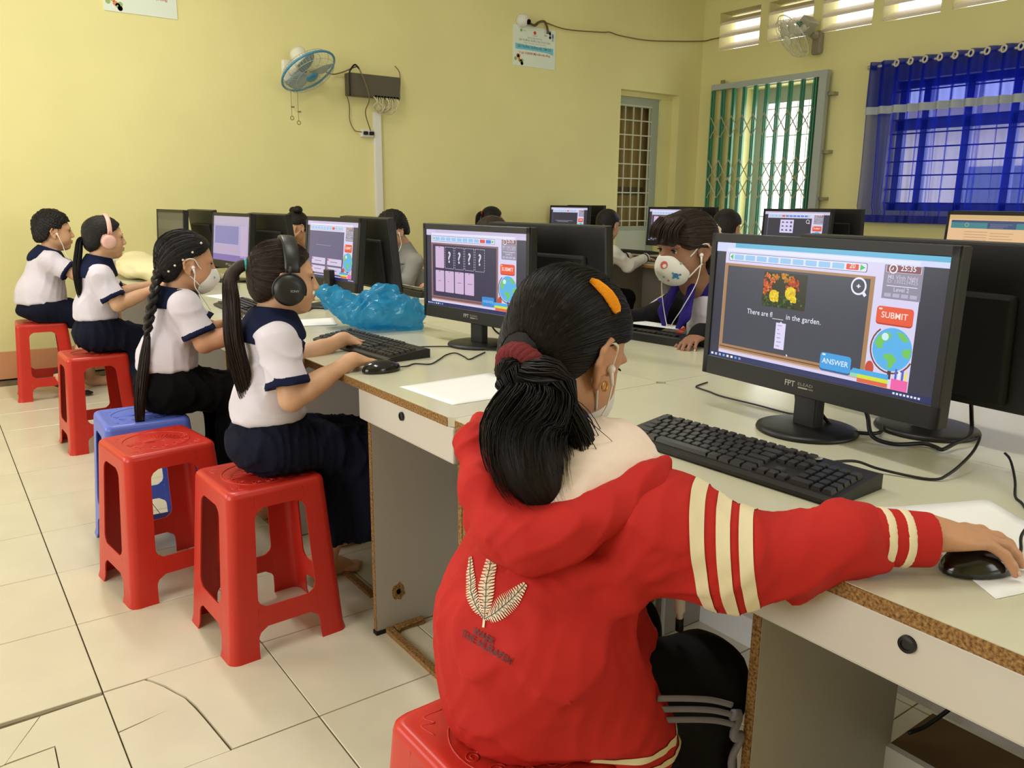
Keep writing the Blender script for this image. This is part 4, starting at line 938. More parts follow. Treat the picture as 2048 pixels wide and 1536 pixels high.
wire([(4.44, YW, 2.765), (4.484, YW, 2.77), (4.529, YW, 2.763), (4.58, YW, 2.795), (4.638, YW, 2.8), (4.906, YW, 2.77), (5.343, YW, 2.797), (5.45, YW, 2.81), (5.6, YW, 2.795), (5.952, YW, 2.794), (6.349, YW, 2.83), (6.78, YW, 2.88), (6.8, 3.3, 2.885), (6.8, 3.2, 2.885)], 'long thin wire from the wall camera across to the vents', .006, M_TAN)
wire([(4.47, YW-.01, 2.765), (4.53, YW-.015, 2.755), (4.58, YW-.01, 2.79), (4.64, YW-.01, 2.8), (4.67, YW-.015, 2.74), (4.675, YW-.015, 2.70)], 'dark plug lead hanging over the corner of the certificate', .011, mat('dark_brown_lead', (92, 70, 40), .6))
t = thing('security_camera', 'white dome security camera above the certificate', 'security camera', (4.40, 3.44, 2.785))
bm = new_bm(); lathe(bm, [(0, 0), (.055, 0), (.058, .012), (.055, .03), (.05, .055), (.03, .078), (0, .084)], 24, along((0, -1, 0), (0, 0, 0))); obj('body', bm, M_WHITE, t, True)
bm = new_bm(); lathe(bm, [(0, 0), (.022, 0), (.022, .02), (.015, .026), (0, .026)], 20, along((.45, -.85, -.3), (.026, -.066, -.014))); obj('lens', bm, M_DARK, t, True)
def poster(x0, x1, z0, z1, label):
    t = thing('certificate', label, 'poster', ((x0+x1)/2, YA, (z0+z1)/2), group='award certificates'); w, h = (x1-x0), (z1-z0)
    bx('board', (-w/2, -.006, -h/2, w/2, 0, h/2), mat('poster_white', (226, 236, 226), .5), t)
    cv = Canvas(w, h)
    cv.rect(-w/2+.002, -h/2+.002, w/2-.002, h/2-.002, (224, 234, 218), 0)
    cv.disc(-w*.32, h*.38, .013, (140, 180, 90), 1); cv.rect(-w*.28, h*.37, -w*.2, h*.39, (190, 200, 150), 1)
    cv.disc(0, h*.36, .016, (206, 60, 46), 1); cv.rect(-.03, h*.28, .03, h*.295, (220, 160, 140), 1); cv.rect(w*.22, h*.32, w*.3, h*.34, (150, 160, 160), 1)
    T = ('QUỸ HỌC BỔNG TRAO TẶNG', 'GIẢI THƯỞNG TRƯỜNG HỌC VÌ HỌC SINH', 'Năm học')
    cv.text(T[0], 0, h*.2, .02, (120, 140, 136), 1, width=w*.34); cv.text(T[1], 0, h*.13, .022, (110, 134, 130), 1, width=w*.74); cv.text('CUỘC THI HỌC SINH TÀI NĂNG', 0, h*.07, .015, (160, 172, 160), 1, width=w*.54)
    cv.poly([(-w*.46, h*.055), (-w*.2, h*.035), (w*.1, h*.02), (w*.45, h*.035), (w*.45, -h*.14), (w*.3, -h*.1), (0, -h*.085), (-w*.45, -h*.09)], (120, 200, 216), 1)
    cv.text('GIẢI THƯỞNG TRƯỜNG HỌC TÂM CAO', 0, -h*.045, .034, (46, 120, 150), 2, width=w*.8, bold=.02)
    cv.text('Trị giá: 10.000.000 (Một trăm triệu đồng)', 0, -h*.19, .026, (190, 74, 66), 2, width=w*.74, bold=.01)
    r = random.Random(5)
    for i in range(9): cv.disc(-w*.46+r.uniform(0, .05)+i*.006, -h*.44+r.uniform(0, .09)*(1-i/10), .016, r.choice([(226, 130, 84), (150, 180, 100), (120, 110, 140), (206, 170, 90), (170, 130, 110)]), 1)
    for i in range(8): cv.disc(w*.46-r.uniform(0, .05), h*.44-r.uniform(0, .07), .013, r.choice([(130, 150, 170), (120, 130, 120), (180, 190, 190)]), 1)
    cv.rect(w*.498, -h/2, w*.5, h/2, (190, 180, 150), 1)
    cv.build('print', Matrix(((1, 0, 0, 0), (0, 0, -1, -.0062), (0, 1, 0, 0), (0, 0, 0, 1))), M_PRINT, t, step=.0004)
poster(4.313, 4.798, 2.402, 2.747, 'white certificate below the security camera'); poster(.955, 1.42, 2.413, 2.76, 'white certificate cut off by the top edge at left')

# ================================================================== folding gate, curtain (right wall)
t = thing('folding_gate', 'green and grey folding lattice gate before the bright doorway', 'gate', (XB, 2.5, 0)); xg = -.075
bm = new_bm(); box(bm, xg-.03, -.665, 2.355, xg+.03, .70, 2.41); obj('top_rail', bm, M_GREYM, t)
bm = new_bm(); box(bm, xg-.032, -.665, 0, xg+.02, -.585, 2.354); obj('end_post', bm, M_GREYM, t)
PK = [.69-.136*i for i in range(10)]
for y in PK:
    for dy in (-.0125, .0125):
        bm = new_bm(); box(bm, xg-.016, y+dy-.0075, .03, xg+.014, y+dy+.0075, 2.352, bev=.002, seg=1); obj('picket', bm, M_GREENM, t)
M_STRAP = mat('pale_lattice_strap', (186, 182, 150), .4, .5, metal=.4); bm = new_bm()
for i, (a, b) in enumerate(zip(PK, PK[1:])):
    for z0 in (1.98, 1.54, 1.36, .92, .74, .3):
        for s in (1, -1): tube(bm, [(xg-.02-.003*s, a-.0, z0+.105*s), (xg-.02-.003*s, (a+b)/2, z0), (xg-.02-.003*s, b, z0-.105*s)], .006, 4, flat=1)
obj('lattice_straps', bm, M_STRAP, t, kind='stuff')
for z in (2.2, 1.68, 1.25):
    bm = new_bm(); box(bm, xg, -.73, z-.015, 0, -.66, z+.015); obj('wall_bracket', bm, M_CHROME, t)
bm = new_bm(); box(bm, xg-.005, .56, 2.41, xg+.02, .6, 2.45); obj('latch', bm, M_CHROME, t)

t = thing('curtain', 'translucent blue curtain with silver fringe on a rod', 'curtain', (XB-.075, 1.4, 2.38))
m = bpy.data.materials.new('sheer_blue_cloth'); m.use_nodes = True; N = m.node_tree.nodes; L = m.node_tree.links; N.clear()
out = N.new('ShaderNodeOutputMaterial'); df = N.new('ShaderNodeBsdfDiffuse'); tl = N.new('ShaderNodeBsdfTranslucent'); tr = N.new('ShaderNodeBsdfTransparent'); m1 = N.new('ShaderNodeMixShader'); m2 = N.new('ShaderNodeMixShader')
wv = N.new('ShaderNodeTexNoise'); wv.inputs['Scale'].default_value = 260; df.inputs[0].default_value = (*s2l((34, 52, 176)), 1); tl.inputs[0].default_value = (*s2l((30, 50, 210)), 1); tr.inputs[0].default_value = (.62, .66, .96, 1)
m1.inputs[0].default_value = .5; L.new(df.outputs[0], m1.inputs[1]); L.new(tl.outputs[0], m1.inputs[2]); L.new(m1.outputs[0], m2.inputs[1]); L.new(tr.outputs[0], m2.inputs[2]); lw = N.new('ShaderNodeLayerWeight'); lw.inputs[0].default_value = .5; mr = N.new('ShaderNodeMapRange'); mr.inputs['To Min'].default_value = .66; mr.inputs['To Max'].default_value = .02; L.new(lw.outputs['Facing'], mr.inputs['Value']); L.new(mr.outputs[0], m2.inputs[0]); L.new(m2.outputs[0], out.inputs[0])
def drape(z0, z1, nz, off, amp=1.0, ya=.02, yb=-2.3):
    bm = new_bm(); g = []; ny = 420
    for k in range(nz+1):
        q = k/nz; z = z0+(z1-z0)*q; row = []
        for j in range(ny+1):
            s = j/ny; y = ya+(yb-ya)*s; dn = max(0, -z)/1.35
            ph = 2*PI*s*abs(yb-ya)/.1225; f = math.sin(ph+.4*math.sin(ph*.31))
            x = off-.012-.026*amp*f*(1-.25*dn)-.01*math.sin(ph*2.3+1)*dn*amp
            row.append(bm.verts.new((x, y-.03*dn*(1-s)*math.sin(dn*2.5)+.02*dn*math.sin(ph*.5+2)-.015*(z < -1.2), z)))
        g.append(row)
    for p, q in zip(g, g[1:]):
        for j in range(ny): bm.faces.new((p[j], p[j+1], q[j+1], q[j]))
    return bm
obj('cloth', drape(.035, -1.33, 30, 0), m, t, True)
obj('valance', drape(.036, -.345, 10, -.012), m, t, True)
obj('hem', drape(-1.27, -1.335, 3, -.003), mat('blue_hem', (30, 40, 140), .8), t, True)
obj('fringe', drape(-.34, -.405, 3, -.014), mat('silver_fringe', (176, 184, 190), .6, .4, noise=.3, nscale=240, stretch=(1, 60, 1)), t, True)
bm = new_bm(); tube(bm, [(0, .06, 0), (0, -2.4, 0)], .011, 10); obj('rod', bm, M_WHITE, t, True)
bm = new_bm(); box(bm, -.01, .01, -.02, .075, .05, .015); obj('rod_bracket', bm, M_CHROME, t)
for i in range(17):
    bm = new_bm(); y = -.28-i*.1225+.1225*.35; M = along((-.90, .35, .05), (-.048, y, 0)); tube(bm, [M @ Vector((.024*math.cos(a*PI/10), .024*math.sin(a*PI/10), 0)) for a in range(21)], .0085, 6, cap=False); obj('grommet', bm, mat('cream_grommet', (214, 208, 186), .4), t, True)
# ================================================================== people: toolkit
def skin(n, rgb): return mat(n, rgb, .5, .35, noise=.06, nscale=14, sss=.12)
M_SKIN = skin('warm_brown_skin', (196, 146, 112)); M_SKIN2 = skin('tan_skin', (206, 160, 126)); M_SKIN3 = skin('deep_brown_skin', (146, 104, 80))
M_LIP = mat('lip_colour', (170, 100, 88), .5); M_EYE = mat('eye_white', (206, 198, 188), .15, .5); M_IRIS = mat('dark_iris', (26, 16, 12), .12, .6); M_BROW = mat('brow_hair', (34, 24, 20), .8, .1); M_NAIL = mat('nail', (222, 176, 158), .3, .5)
M_SHIRT = mat('white_school_cotton', (216, 209, 219), .85, .2, bump=.12, bscale=220); M_NAVY = mat('navy_school_cloth', (24, 30, 58), .9, .15, bump=.1, bscale=200)
M_NAVYSK = mat('dark_navy_skirt', (18, 21, 38), .9, .15, bump=.1, bscale=180); M_BLACKSK = mat('black_skirt', (14, 14, 15), .92, .1, bump=.1, bscale=180)
M_BUD = mat('white_earbud_plastic', (236, 234, 230), .3, .5); M_MASKW = mat('white_face_mask', (228, 226, 218), .85, .15, bump=.1, bscale=120)
def hair_mat(name, rgb, hi=.42):
    m = mat(name, rgb, hi, .28); nt = m.node_tree; N = nt.nodes; L = nt.links; b = N['Principled BSDF']
    a = N.new('ShaderNodeAttribute'); a.attribute_name = 'strand'
    c = N.new('ShaderNodeCombineXYZ'); L.new(a.outputs['Fac'], c.inputs[0])
    n = N.new('ShaderNodeTexNoise'); n.inputs['Scale'].default_value = 1; n.inputs['Detail'].default_value = 4; n.inputs['Roughness'].default_value = .75; mu = N.new('ShaderNodeVectorMath'); mu.operation = 'SCALE'; mu.inputs['Scale'].default_value = 42
    L.new(c.outputs[0], mu.inputs[0]); L.new(mu.outputs[0], n.inputs['Vector'])
    r = N.new('ShaderNodeValToRGB'); r.color_ramp.elements[0].position = .35; r.color_ramp.elements[1].position = .75; k = s2l(rgb)
    r.color_ramp.elements[0].color = (*[v*.6 for v in k], 1); r.color_ramp.elements[1].color = (*[v*1.9 for v in k], 1)
    L.new(n.outputs['Fac'], r.inputs[0]); L.new(r.outputs[0], b.inputs['Base Color'])
    bp = N.new('ShaderNodeBump'); bp.inputs['Strength'].default_value = .55; bp.inputs['Distance'].default_value = .003; L.new(n.outputs['Fac'], bp.inputs['Height']); L.new(bp.outputs[0], b.inputs['Normal'])
    return m
M_HAIR = hair_mat('black_hair', (20, 16, 15), .46); M_HAIRB = hair_mat('dark_brown_hair', (42, 29, 23), .4)
class Frame:
    """local axes: x forward, y to the left, z up"""
    def __init__(s, c, yaw=0, pitch=0, roll=0, k=1.0):
        s.c = np.array(c, float); s.k = k
        s.R = np.array((Matrix.Rotation(yaw, 3, 'Z') @ Matrix.Rotation(pitch, 3, 'Y') @ Matrix.Rotation(roll, 3, 'X')))
    def __call__(s, *p): return s.c+s.R@(np.array(p if len(p) == 3 else p[0], float)*s.k)
    def loc(s, P): return ((P-s.c)@s.R)/s.k
    def el(s, c, r, k=.02, op='u'): return el(s(*c), np.array(r)*s.k, s.R, k*s.k, op)
    def rc(s, a, b, ra, rb=None, k=.02, sq=None, op='u'):
        return rc(s(*a), s(*b), ra*s.k, (ra if rb is None else rb)*s.k, k*s.k, None if sq is None else (s.R@np.array(sq[0], float), sq[1]), op)
def ear_prims(H, sd, big=1.0):
    P = []; pts = [(.012, .010), (.010, .024), (-.002, .031), (-.015, .027), (-.023, .012), (-.020, -.006), (-.011, -.020), (-.003, -.028)]
    E = lambda x, z, dy: (-.004+x*big, sd*(.069+dy), -.012+z*big)
    ys = [.001, .003, .006, .010, .013, .011, .007, .003]
    for i in range(len(pts)-1): P.append(H.rc(E(*pts[i], ys[i]), E(*pts[i+1], ys[i+1]), .0042, .0042, .005))
    P.append(H.el(E(-.005, .002, .003), (.017, .005, .024), .006)); P.append(H.el(E(-.001, -.027, .004), (.0075, .005, .008), .005)); P.append(H.rc(E(.012, .004, .002), E(.012, -.008, .003), .004, .004, .005))
    P.append(H.el(E(-.004, -.002, .011), (.009, .0075, .013), .004, 's'))
    return P
def head_prims(H, nose=1.0):
    P = [H.el((-.012, 0, .028), (.090, .071, .076), .03), H.el((.030, 0, -.028), (.055, .058, .078), .03), H.el((.056, 0, -.088), (.023, .026, .018), .03)]
    for s in (1, -1): P += [H.el((.048, s*.032, -.04), (.028, .024, .03), .02), H.el((.072, s*.027, .017), (.012, .024, .007), .014), H.el((.005, s*.045, -.055), (.035, .014, .022), .03)]
    for s in (1, -1): P.append(H.el((.091, s*.031, .001), (.015, .017, .0085), .012, 's'))
    P += [H.rc((.084, 0, .004), (.098*nose, 0, -.026), .0055, .0092, .014), H.el((.092, .0095, -.031), (.0095, .0075, .0072), .006), H.el((.092, -.0095, -.031), (.0095, .0075, .0072), .006)]
    P += [H.el((.0855, 0, -.055), (.0085, .020, .0052), .005), H.el((.084, 0, -.0655), (.0085, .0165, .0058), .006)]
    return P
def face_bits(H, t, lids=True, lips=True, gaze=0):
    for s in (1, -1):
        bm = new_bm(); c = H(.0650, s*.030, .0); bmesh.ops.create_uvsphere(bm, u_segments=18, v_segments=12, radius=.0115*H.k); bmesh.ops.translate(bm, vec=c, verts=bm.verts); e = obj('eye', bm, M_EYE, t, True)
        bm = new_bm(); d = (H(.0650+.1, s*.030+gaze, -.01)-c); d /= np.linalg.norm(d); lathe(bm, [(0, .0121*H.k), (.004*H.k, .0114*H.k), (.0068*H.k, .0098*H.k), (.0068*H.k, .009*H.k)], 16, along(d, c)); obj('iris', bm, M_IRIS, e, True)
        bm = new_bm(); tube(bm, [H(.0795-.004*abs(i)/3*(1 if i*s < 0 else .9), s*.030+i*.0048, .0045-.0011*(i*i)/3) for i in range(-3, 4)], [.0009*H.k, .0016*H.k, .002*H.k, .0022*H.k, .002*H.k, .0016*H.k, .0009*H.k], 5); obj('upper_eyelid', bm, M_BROW, t, True)
        bm = new_bm(); tube(bm, [H(.0845-.0045*((i+3)/6)**1.5*1.6, s*(.014+(i+3)*.0052), .0175+.004*math.sin((i+3)/6*PI*.8)) for i in range(-3, 4)], [.0012*H.k, .002*H.k, .0022*H.k, .0022*H.k, .002*H.k, .0014*H.k, .0006*H.k], 5); obj('eyebrow', bm, M_BROW, t, True)
    if lips: sdf('lips', [H.el((.0865, 0, -.055), (.0085, .0185, .0048), .004), H.el((.0852, 0, -.0655), (.0082, .0152, .0052), .004)], .0022*H.k, M_LIP, t)
def line_z(x, pts): return np.interp(x, [p[0] for p in pts], [p[1] for p in pts])
PULLED = [(-.12, -.088), (-.07, -.08), (-.045, -.062), (-.026, -.02), (-.012, .016), (.01, .022), (.03, .03), (.05, .046), (.068, .064), (.09, .078), (.11, .09)]
BOYCUT = [(-.12, -.07), (-.075, -.062), (-.045, -.045), (-.026, -.004), (-.01, .012), (.012, .012), (.03, .016), (.04, .042), (.065, .054), (.085, .062), (.11, .066)]
BANGS = [(-.12, -.088), (-.07, -.08), (-.045, -.062), (-.026, -.02), (-.012, .014), (.02, .004), (.045, .002), (.065, .012), (.085, .016), (.12, .018)]
def hair_cap(H, t, m, hl=PULLED, th=.009, tie=(-.1, 0, -.0), res=.0035, amp=.0009, extra=(), name='hair', side=1.0, top=0):
    """hair as a shell over the skull, combed towards the tie"""
    ax = np.array((.09, 0, .05))-np.array(tie); ax /= np.linalg.norm(ax); u = np.cross(ax, (0, 1, 0)); u /= np.linalg.norm(u); v = np.cross(ax, u)
    def ang(P):
        q = H.loc(P)-np.array(tie); return np.arctan2(q@u, q@v)
    def mask(P):
        q = H.loc(P); return (line_z(q[:, 0], hl)-q[:, 2])*H.k*.7
    prims = [H.el((-.012, 0, .028+top), (.090+th, .071+th*side, .076+th+top), .02), H.el((-.035, 0, -.03), (.062+th, .060+th*.6, .062), .03)]+list(extra)+[fn(mask, .006)]
    def disp(P):
        a = ang(P); q = H.loc(P); return (amp*(np.sin(a*61)+.7*np.sin(a*113+1)+.5*np.sin(a*37+q[:, 0]*30))).astype(np.float32)
    return sdf(name, prims, res, m, t, disp=disp, pad=.006, attr={'strand': ang}), (u, v, ax)
def strands(name, guide, rad, N, m, t, r0=.0015, seed=0, wav=.0, taper=.35, ends=.12, nside=3, n=6):
    """a hank of hair: many thin tapered tubes following a guide curve"""
    g = np.array([list(p) for p in spline(guide, n)]); K = len(g); R = np.interp(np.linspace(0, 1, K), np.linspace(0, 1, len(rad)), rad)
    tn = np.gradient(g, axis=0); tn /= np.linalg.norm(tn, axis=1)[:, None]; up = np.array((.3, .8, .1)); X = np.cross(tn, up); X /= np.linalg.norm(X, axis=1)[:, None]; Y = np.cross(tn, X)
    rg = np.random.default_rng(seed); rho = np.sqrt(rg.uniform(0, 1, N)); th = rg.uniform(0, 2*PI, N); L = 1-ends*rg.uniform(0, 1, N)**1.5
    V = []; F = []; A = []; b = 0
    for i in range(N):
        k = max(4, int(K*L[i])); s = np.linspace(0, 1, k); dr = np.cumsum(rg.normal(0, .018, k)); tw = th[i]+dr+wav*np.sin(s*7+i)
        o = (R[:k]*rho[i])[:, None]*(np.cos(tw)[:, None]*X[:k]+np.sin(tw)[:, None]*Y[:k]); c = g[:k]+o
        rr = r0*np.clip((1-s)/taper, .12, 1)
        for j in range(nside):
            a = 2*PI*j/nside; V.append(c+rr[:, None]*(math.cos(a)*X[:k]+math.sin(a)*Y[:k]))
        for q in range(k-1):
            for j in range(nside):
                j2 = (j+1) % nside; F.append((b+j*k+q, b+j2*k+q, b+j2*k+q+1, b+j*k+q+1))
        A += [rg.uniform(0, 30)]*(k*nside); b += k*nside
    me = bpy.data.meshes.new(name); me.from_pydata(np.concatenate(V).tolist(), [], F); me.attributes.new('strand', 'FLOAT', 'POINT').data.foreach_set('value', np.array(A, np.float32))
    return link(name, me, m, t, True)
def combed(name, H, uv, tie, N, m, t, hl, th, seed=1, r=.0009, cap=None):
    """single strands lying on the skull, from the hairline back to the tie"""
    u, v, ax = uv; T = np.array(tie); rg = np.random.default_rng(seed); V = []; F = []; A = []; b = 0
    me0 = cap.data; bvh = BVHTree.FromPolygons([p.co for p in me0.vertices], [tuple(p.vertices) for p in me0.polygons])
    for i in range(N):
        a = rg.uniform(-PI, PI); d = math.cos(a)*v+math.sin(a)*u; pts = []; wd = Vector(H.R@d)
        for q in np.linspace(rg.uniform(.82, 1.0), .02, 20):
            h = bvh.ray_cast(Vector(H(*(T+ax*q*.205+d*.17))), -wd)
            if h[0] is None: continue
            p = H.loc(np.array([h[0]]))[0]
            if p[2] > line_z(p[0], hl)+.002 and (not pts or np.linalg.norm(p-pts[-1]) < .05): pts.append(p+d*(.0004+rg.normal(0, .0005)))
        if len(pts) < 6: continue
        P = np.array([H(*p) for p in pts]); n = len(P); s = np.linspace(0, 1, n); rr = r*np.clip(np.minimum(s/.15, 1), .2, 1)
        tn = np.gradient(P, axis=0); X = np.cross(tn, H.R@d); X /= np.linalg.norm(X, axis=1)[:, None]+1e-9; Y = np.tile(H.R@d, (n, 1))
        for j in range(3): V.append(P+rr[:, None]*(math.cos(2*PI*j/3)*X+math.sin(2*PI*j/3)*Y))
        for q in range(n-1):
            for j in range(3): j2 = (j+1) % 3; F.append((b+j*n+q, b+j2*n+q, b+j2*n+q+1, b+j*n+q+1))
        A += [rg.uniform(0, 30)]*(3*n); b += 3*n
    me = bpy.data.meshes.new(name); me.from_pydata(np.concatenate(V).tolist(), [], F); me.attributes.new('strand', 'FLOAT', 'POINT').data.foreach_set('value', np.array(A, np.float32))
    return link(name, me, m, t, True)
def hand(w, d, up, side, s=.86, bend=((.25, .45, .3),)*4, spread=(.16, .04, -.06, -.18), thumb=(.75, -.25, .1), thick=1.0):
    """palm, four unequal jointed fingers and a thumb. w wrist, d towards the knuckles, up = back of the hand, side +1 when the thumb is on the left of d"""
    w = np.array(w, float); d = np.array(d, float); d /= np.linalg.norm(d); up = np.array(up, float); up -= d*(up@d); up /= np.linalg.norm(up); l = np.cross(up, d)*side
    R = np.stack([d, l, up], 1); p = lambda a, b, c: w+s*(d*a+l*b+up*c)
    P = [el(p(.042, .0, -.001), np.array((.040, .034, .0125))*s, R, .012*s), rc(p(-.01, 0, 0), p(.02, 0, 0), .021*s, .021*s, .02*s, (up, .75)), el(p(.028, .018, -.006), np.array((.026, .014, .013))*s, R, .012*s)]
    lens = (.060, .068, .063, .049); lat = (.0245, .0085, -.008, -.0235); base = (.074, .078, .075, .067); rad = (.0078, .0082, .0078, .0068); tips = []
    bend = list(bend)*4 if len(bend) == 1 else bend
    for i in range(4):
        q = p(base[i], lat[i], -.001); a = 0; az = spread[i]; pts = [p(.03, lat[i]*.8, -.001), q]; f = (.46, .30, .24)
        for j in range(3):
            a += bend[i][j]; dd = (d*math.cos(az)+l*math.sin(az))*math.cos(a)-up*math.sin(a); q = q+dd*lens[i]*s*f[j]; pts.append(q)
        r = rad[i]*s*thick; P += chain(pts, [r*1.0, r*1.06, r*.97, r*.92, r*.78], .0035*s); tips.append((pts[-1], dd))
    q = p(.016, .024, -.006); pts = [q]; dd = d*math.cos(thumb[0])+l*math.sin(thumb[0])-up*.25
    for j, ln in enumerate((.032, .028, .022)):
        dd = dd/np.linalg.norm(dd); q = q+dd*ln*s; pts.append(q); dd = dd-l*abs(thumb[1])*.55+d*.15-up*thumb[2]
    P += chain(pts, [.0125*s, .0098*s, .0086*s, .0068*s], .008*s); tips.append((pts[-1], pts[-1]-pts[-2]))
    return P, tips
def nails(tips, up, t, s=.86):
    for q, dd in tips:
        dd = np.array(dd)/np.linalg.norm(dd); u = np.array(up, float); u -= dd*(u@dd); u /= np.linalg.norm(u); bm = new_bm(); c = Vector(q-dd*.001+u*.0042*s); M = along(u, c, dd)
        prism(bm, [(.0034*s*math.cos(a*PI/6)*1.0, .0046*s*math.sin(a*PI/6)) for a in range(12)], 0, .0012, M); obj('fingernail', bm, M_NAIL, t, True)
def foot(heel, toe, r=.026, up=(0, 0, 1)):
    h = np.array(heel, float); d = np.array(toe, float)-h; Lg = np.linalg.norm(d); d /= Lg; lt = np.cross((0, 0, 1), d)
    P = [rc(h+d*.02+np.array((0, 0, .028)), h+d*Lg*.68+np.array((0, 0, .019)), .028, .026, .02, ((0, 0, 1), .8)), rc(h+d*.03+np.array((0, 0, .05)), h+d*.09+np.array((0, 0, .03)), .028, .026, .03)]
    for i in range(5): P.append(rc(h+d*Lg*.68+lt*(.026-.013*i)+np.array((0, 0, .013)), h+d*Lg*(1-.045*abs(i-1))+lt*(.028-.0135*i)+np.array((0, 0, .010)), .0105, .0078, .006))
    return P
def earphones(t_label, buds, cords, r=.0016, group='white wired earphones'):
    t = thing('earphones', t_label, 'earphones', tuple(buds[0][0]), group=group); o = Vector(buds[0][0])
    for c, d, st in buds:
        bm = new_bm(); lathe(bm, [(0, -.004), (.0062, -.003), (.0068, .002), (.004, .006), (0, .007)], 14, along(d, Vector(c)-o)); tube(bm, [Vector(c)-o, Vector(c)-o+Vector(st)*.5, Vector(c)-o+Vector(st)], [.0042, .0034, .0026], 8); obj('earbud', bm, M_BUD, t, True)
    for pts in cords:
        bm = new_bm(); tube(bm, [p-o for p in spline(pts, 8)], r, 6); obj('cord', bm, M_BUD, t, True)
    return t
def band(a, b, ra, rb, s0, s1, thick, m, t, name, res=.004, sq=None, disp=None):
    """ring of cloth around a limb between the shares s0 and s1 of a-b"""
    a = np.array(a, float); b = np.array(b, float); d = b-a; p0, p1 = a+d*s0, a+d*s1
    return sdf(name, [rc(a, b, ra+thick, rb+thick, .002, sq), cut(p1, d), cut(p0, -d)], res, m, t, disp=disp)
# ------------------------------------------------------------------ the girl in the red jacket
def seat_person(label, x, y): return thing('person', label, 'person', (x, y, 0))
def settle(t):
    """parts were shaped in room coordinates: hang them under the Empty without moving them"""
    for c in t.children: c.matrix_parent_inverse = Matrix.Translation(-t.location)
P1 = seat_person('girl in a red hooded jacket seen from behind, dark ponytail, hand on a mouse', .375, -2.02)
H1 = Frame((.548, -1.908, .982), yaw=.2, pitch=.48, roll=.05, k=1.08)
HL1 = [(-.12, -.088), (-.07, -.082), (-.05, -.07), (-.03, -.03), (-.016, .012), (.0, .022), (.02, .026), (.04, .036), (.06, .056), (.08, .072), (.11, .09)]
W1 = (.752, -2.377, .796); D1 = (.88, -.42, -.12)
hp, tips1 = hand(W1, D1, (-.1, .05, 1), 1, 1.04, bend=((.08, .30, .24), (.10, .32, .26), (.20, .38, .30), (.46, .36, .20)), spread=(.14, .03, -.12, -.38), thumb=(.55, -.2, .14))
SHR, ELR = (.50, -2.07, .795), (.60, -2.262, .752)
body = head_prims(H1)+ear_prims(H1, -1, 1.12)+ear_prims(H1, 1)
body += [H1.rc((-.022, 0, -.06), (-.03, 0, -.135), .044, .046, .03), rc(H1(-.03, 0, -.12), (.465, -1.955, .79), .046, .07, .03)]
body += [rc((.465, -1.955, .79), (.37, -2.01, .55), .10, .105, .04, ((1, 0, .3), .75)), rc((.50, -1.83, .80), SHR, .042, .042, .03), rc(SHR, ELR, .040, .033, .03), rc(ELR, W1, .034, .022, .02), rc((.50, -1.83, .80), (.52, -1.77, .66), .04, .033, .03), rc((.52, -1.77, .66), (.62, -1.88, .59), .033, .022, .02)]
hl, _ = hand((.62, -1.88, .59), (.7, -.7, -.1), (0, 0, 1), -1, .9); body += hl
for s in (-1, 1): body += [rc((.38, -2.01+s*.07, .525), (.67, -2.01+s*.085, .475), .052, .044, .03), rc((.67, -2.01+s*.085, .475), (.72, -2.01+s*.085, .08), .05, .03, .02)]+foot((.69, -2.01+s*.085, 0), (.88, -2.01+s*.085, 0))
body += hp
sdf('body', body, .0034, M_SKIN, P1)
face_bits(H1, P1, lips=False)
nails(tips1[:4], (-.2, -.1, 1), P1, 1.04)
TIE1 = (-.094, -.020, -.052)
hc, uv1 = hair_cap(H1, P1, M_HAIR, HL1, .010, TIE1, .0032, .0006, name='hair')
combed('combed_hair', H1, uv1, TIE1, 900, M_HAIR, P1, HL1, .0105, 3, .0008, cap=hc)
tp = H1(*TIE1); tq = H1(TIE1[0]-.022, TIE1[1]-.006, TIE1[2]-.026)
pony = [tuple(H1(-.075, -.018, -.046)), tuple(tp), tuple(tq), (.437, -1.985, .945), (.401, -1.998, .894), (.393, -2.028, .846), (.410, -2.048, .800)]
sdf('ponytail_core', chain([np.array(p) for p in spline(pony, 3)], list(np.interp(np.linspace(0, 1, 19), [0, .25, .5, .8, 1], [.007, .009, .030, .036, .010])), .02), .005, M_HAIR, P1, disp=wrinkle(.003, 60, 5, (1.6, 1.6, .2)), pad=.01, attr={'strand': lambda V: V[:, 1]*9+V[:, 0]*5})
strands('ponytail', pony, [.011, .017, .028, .050, .064, .058, .040], 900, M_HAIR, P1, .0011, 4, .12, ends=.32)
strands('loose_lock', [tuple(tq), (.452, -2.015, .93), (.466, -2.045, .87), (.462, -2.065, .815), (.440, -2.07, .785)], [.008, .016, .02, .018, .012], 130, M_HAIR, P1, .0011, 14, .1, ends=.4)
strands('flyaway_hair', [tuple(tq), (.462, -2.025, .92), (.485, -2.055, .86), (.472, -2.072, .80), (.435, -2.072, .772)], [.006, .02, .03, .028, .016], 16, M_HAIR, P1, .0007, 18, .5, ends=.5)
bm = new_bm(); MT = along(Vector(tq)-Vector(tp), Vector(tp)*.6+Vector(tq)*.4)
for w in range(3): tube(bm, [MT @ Vector(((.027+.007*math.cos(a*.9+w*2.1))*math.cos(a*2*PI/60), (.027+.007*math.cos(a*.9+w*2.1))*math.sin(a*2*PI/60), .009*math.sin(a*.9+w*2.1))) for a in range(61)], .0078, 7, cap=False)
obj('scrunchie', bm, mat('maroon_yarn', (112, 48, 50), .95, .1, bump=1, bscale=260), P1, True)

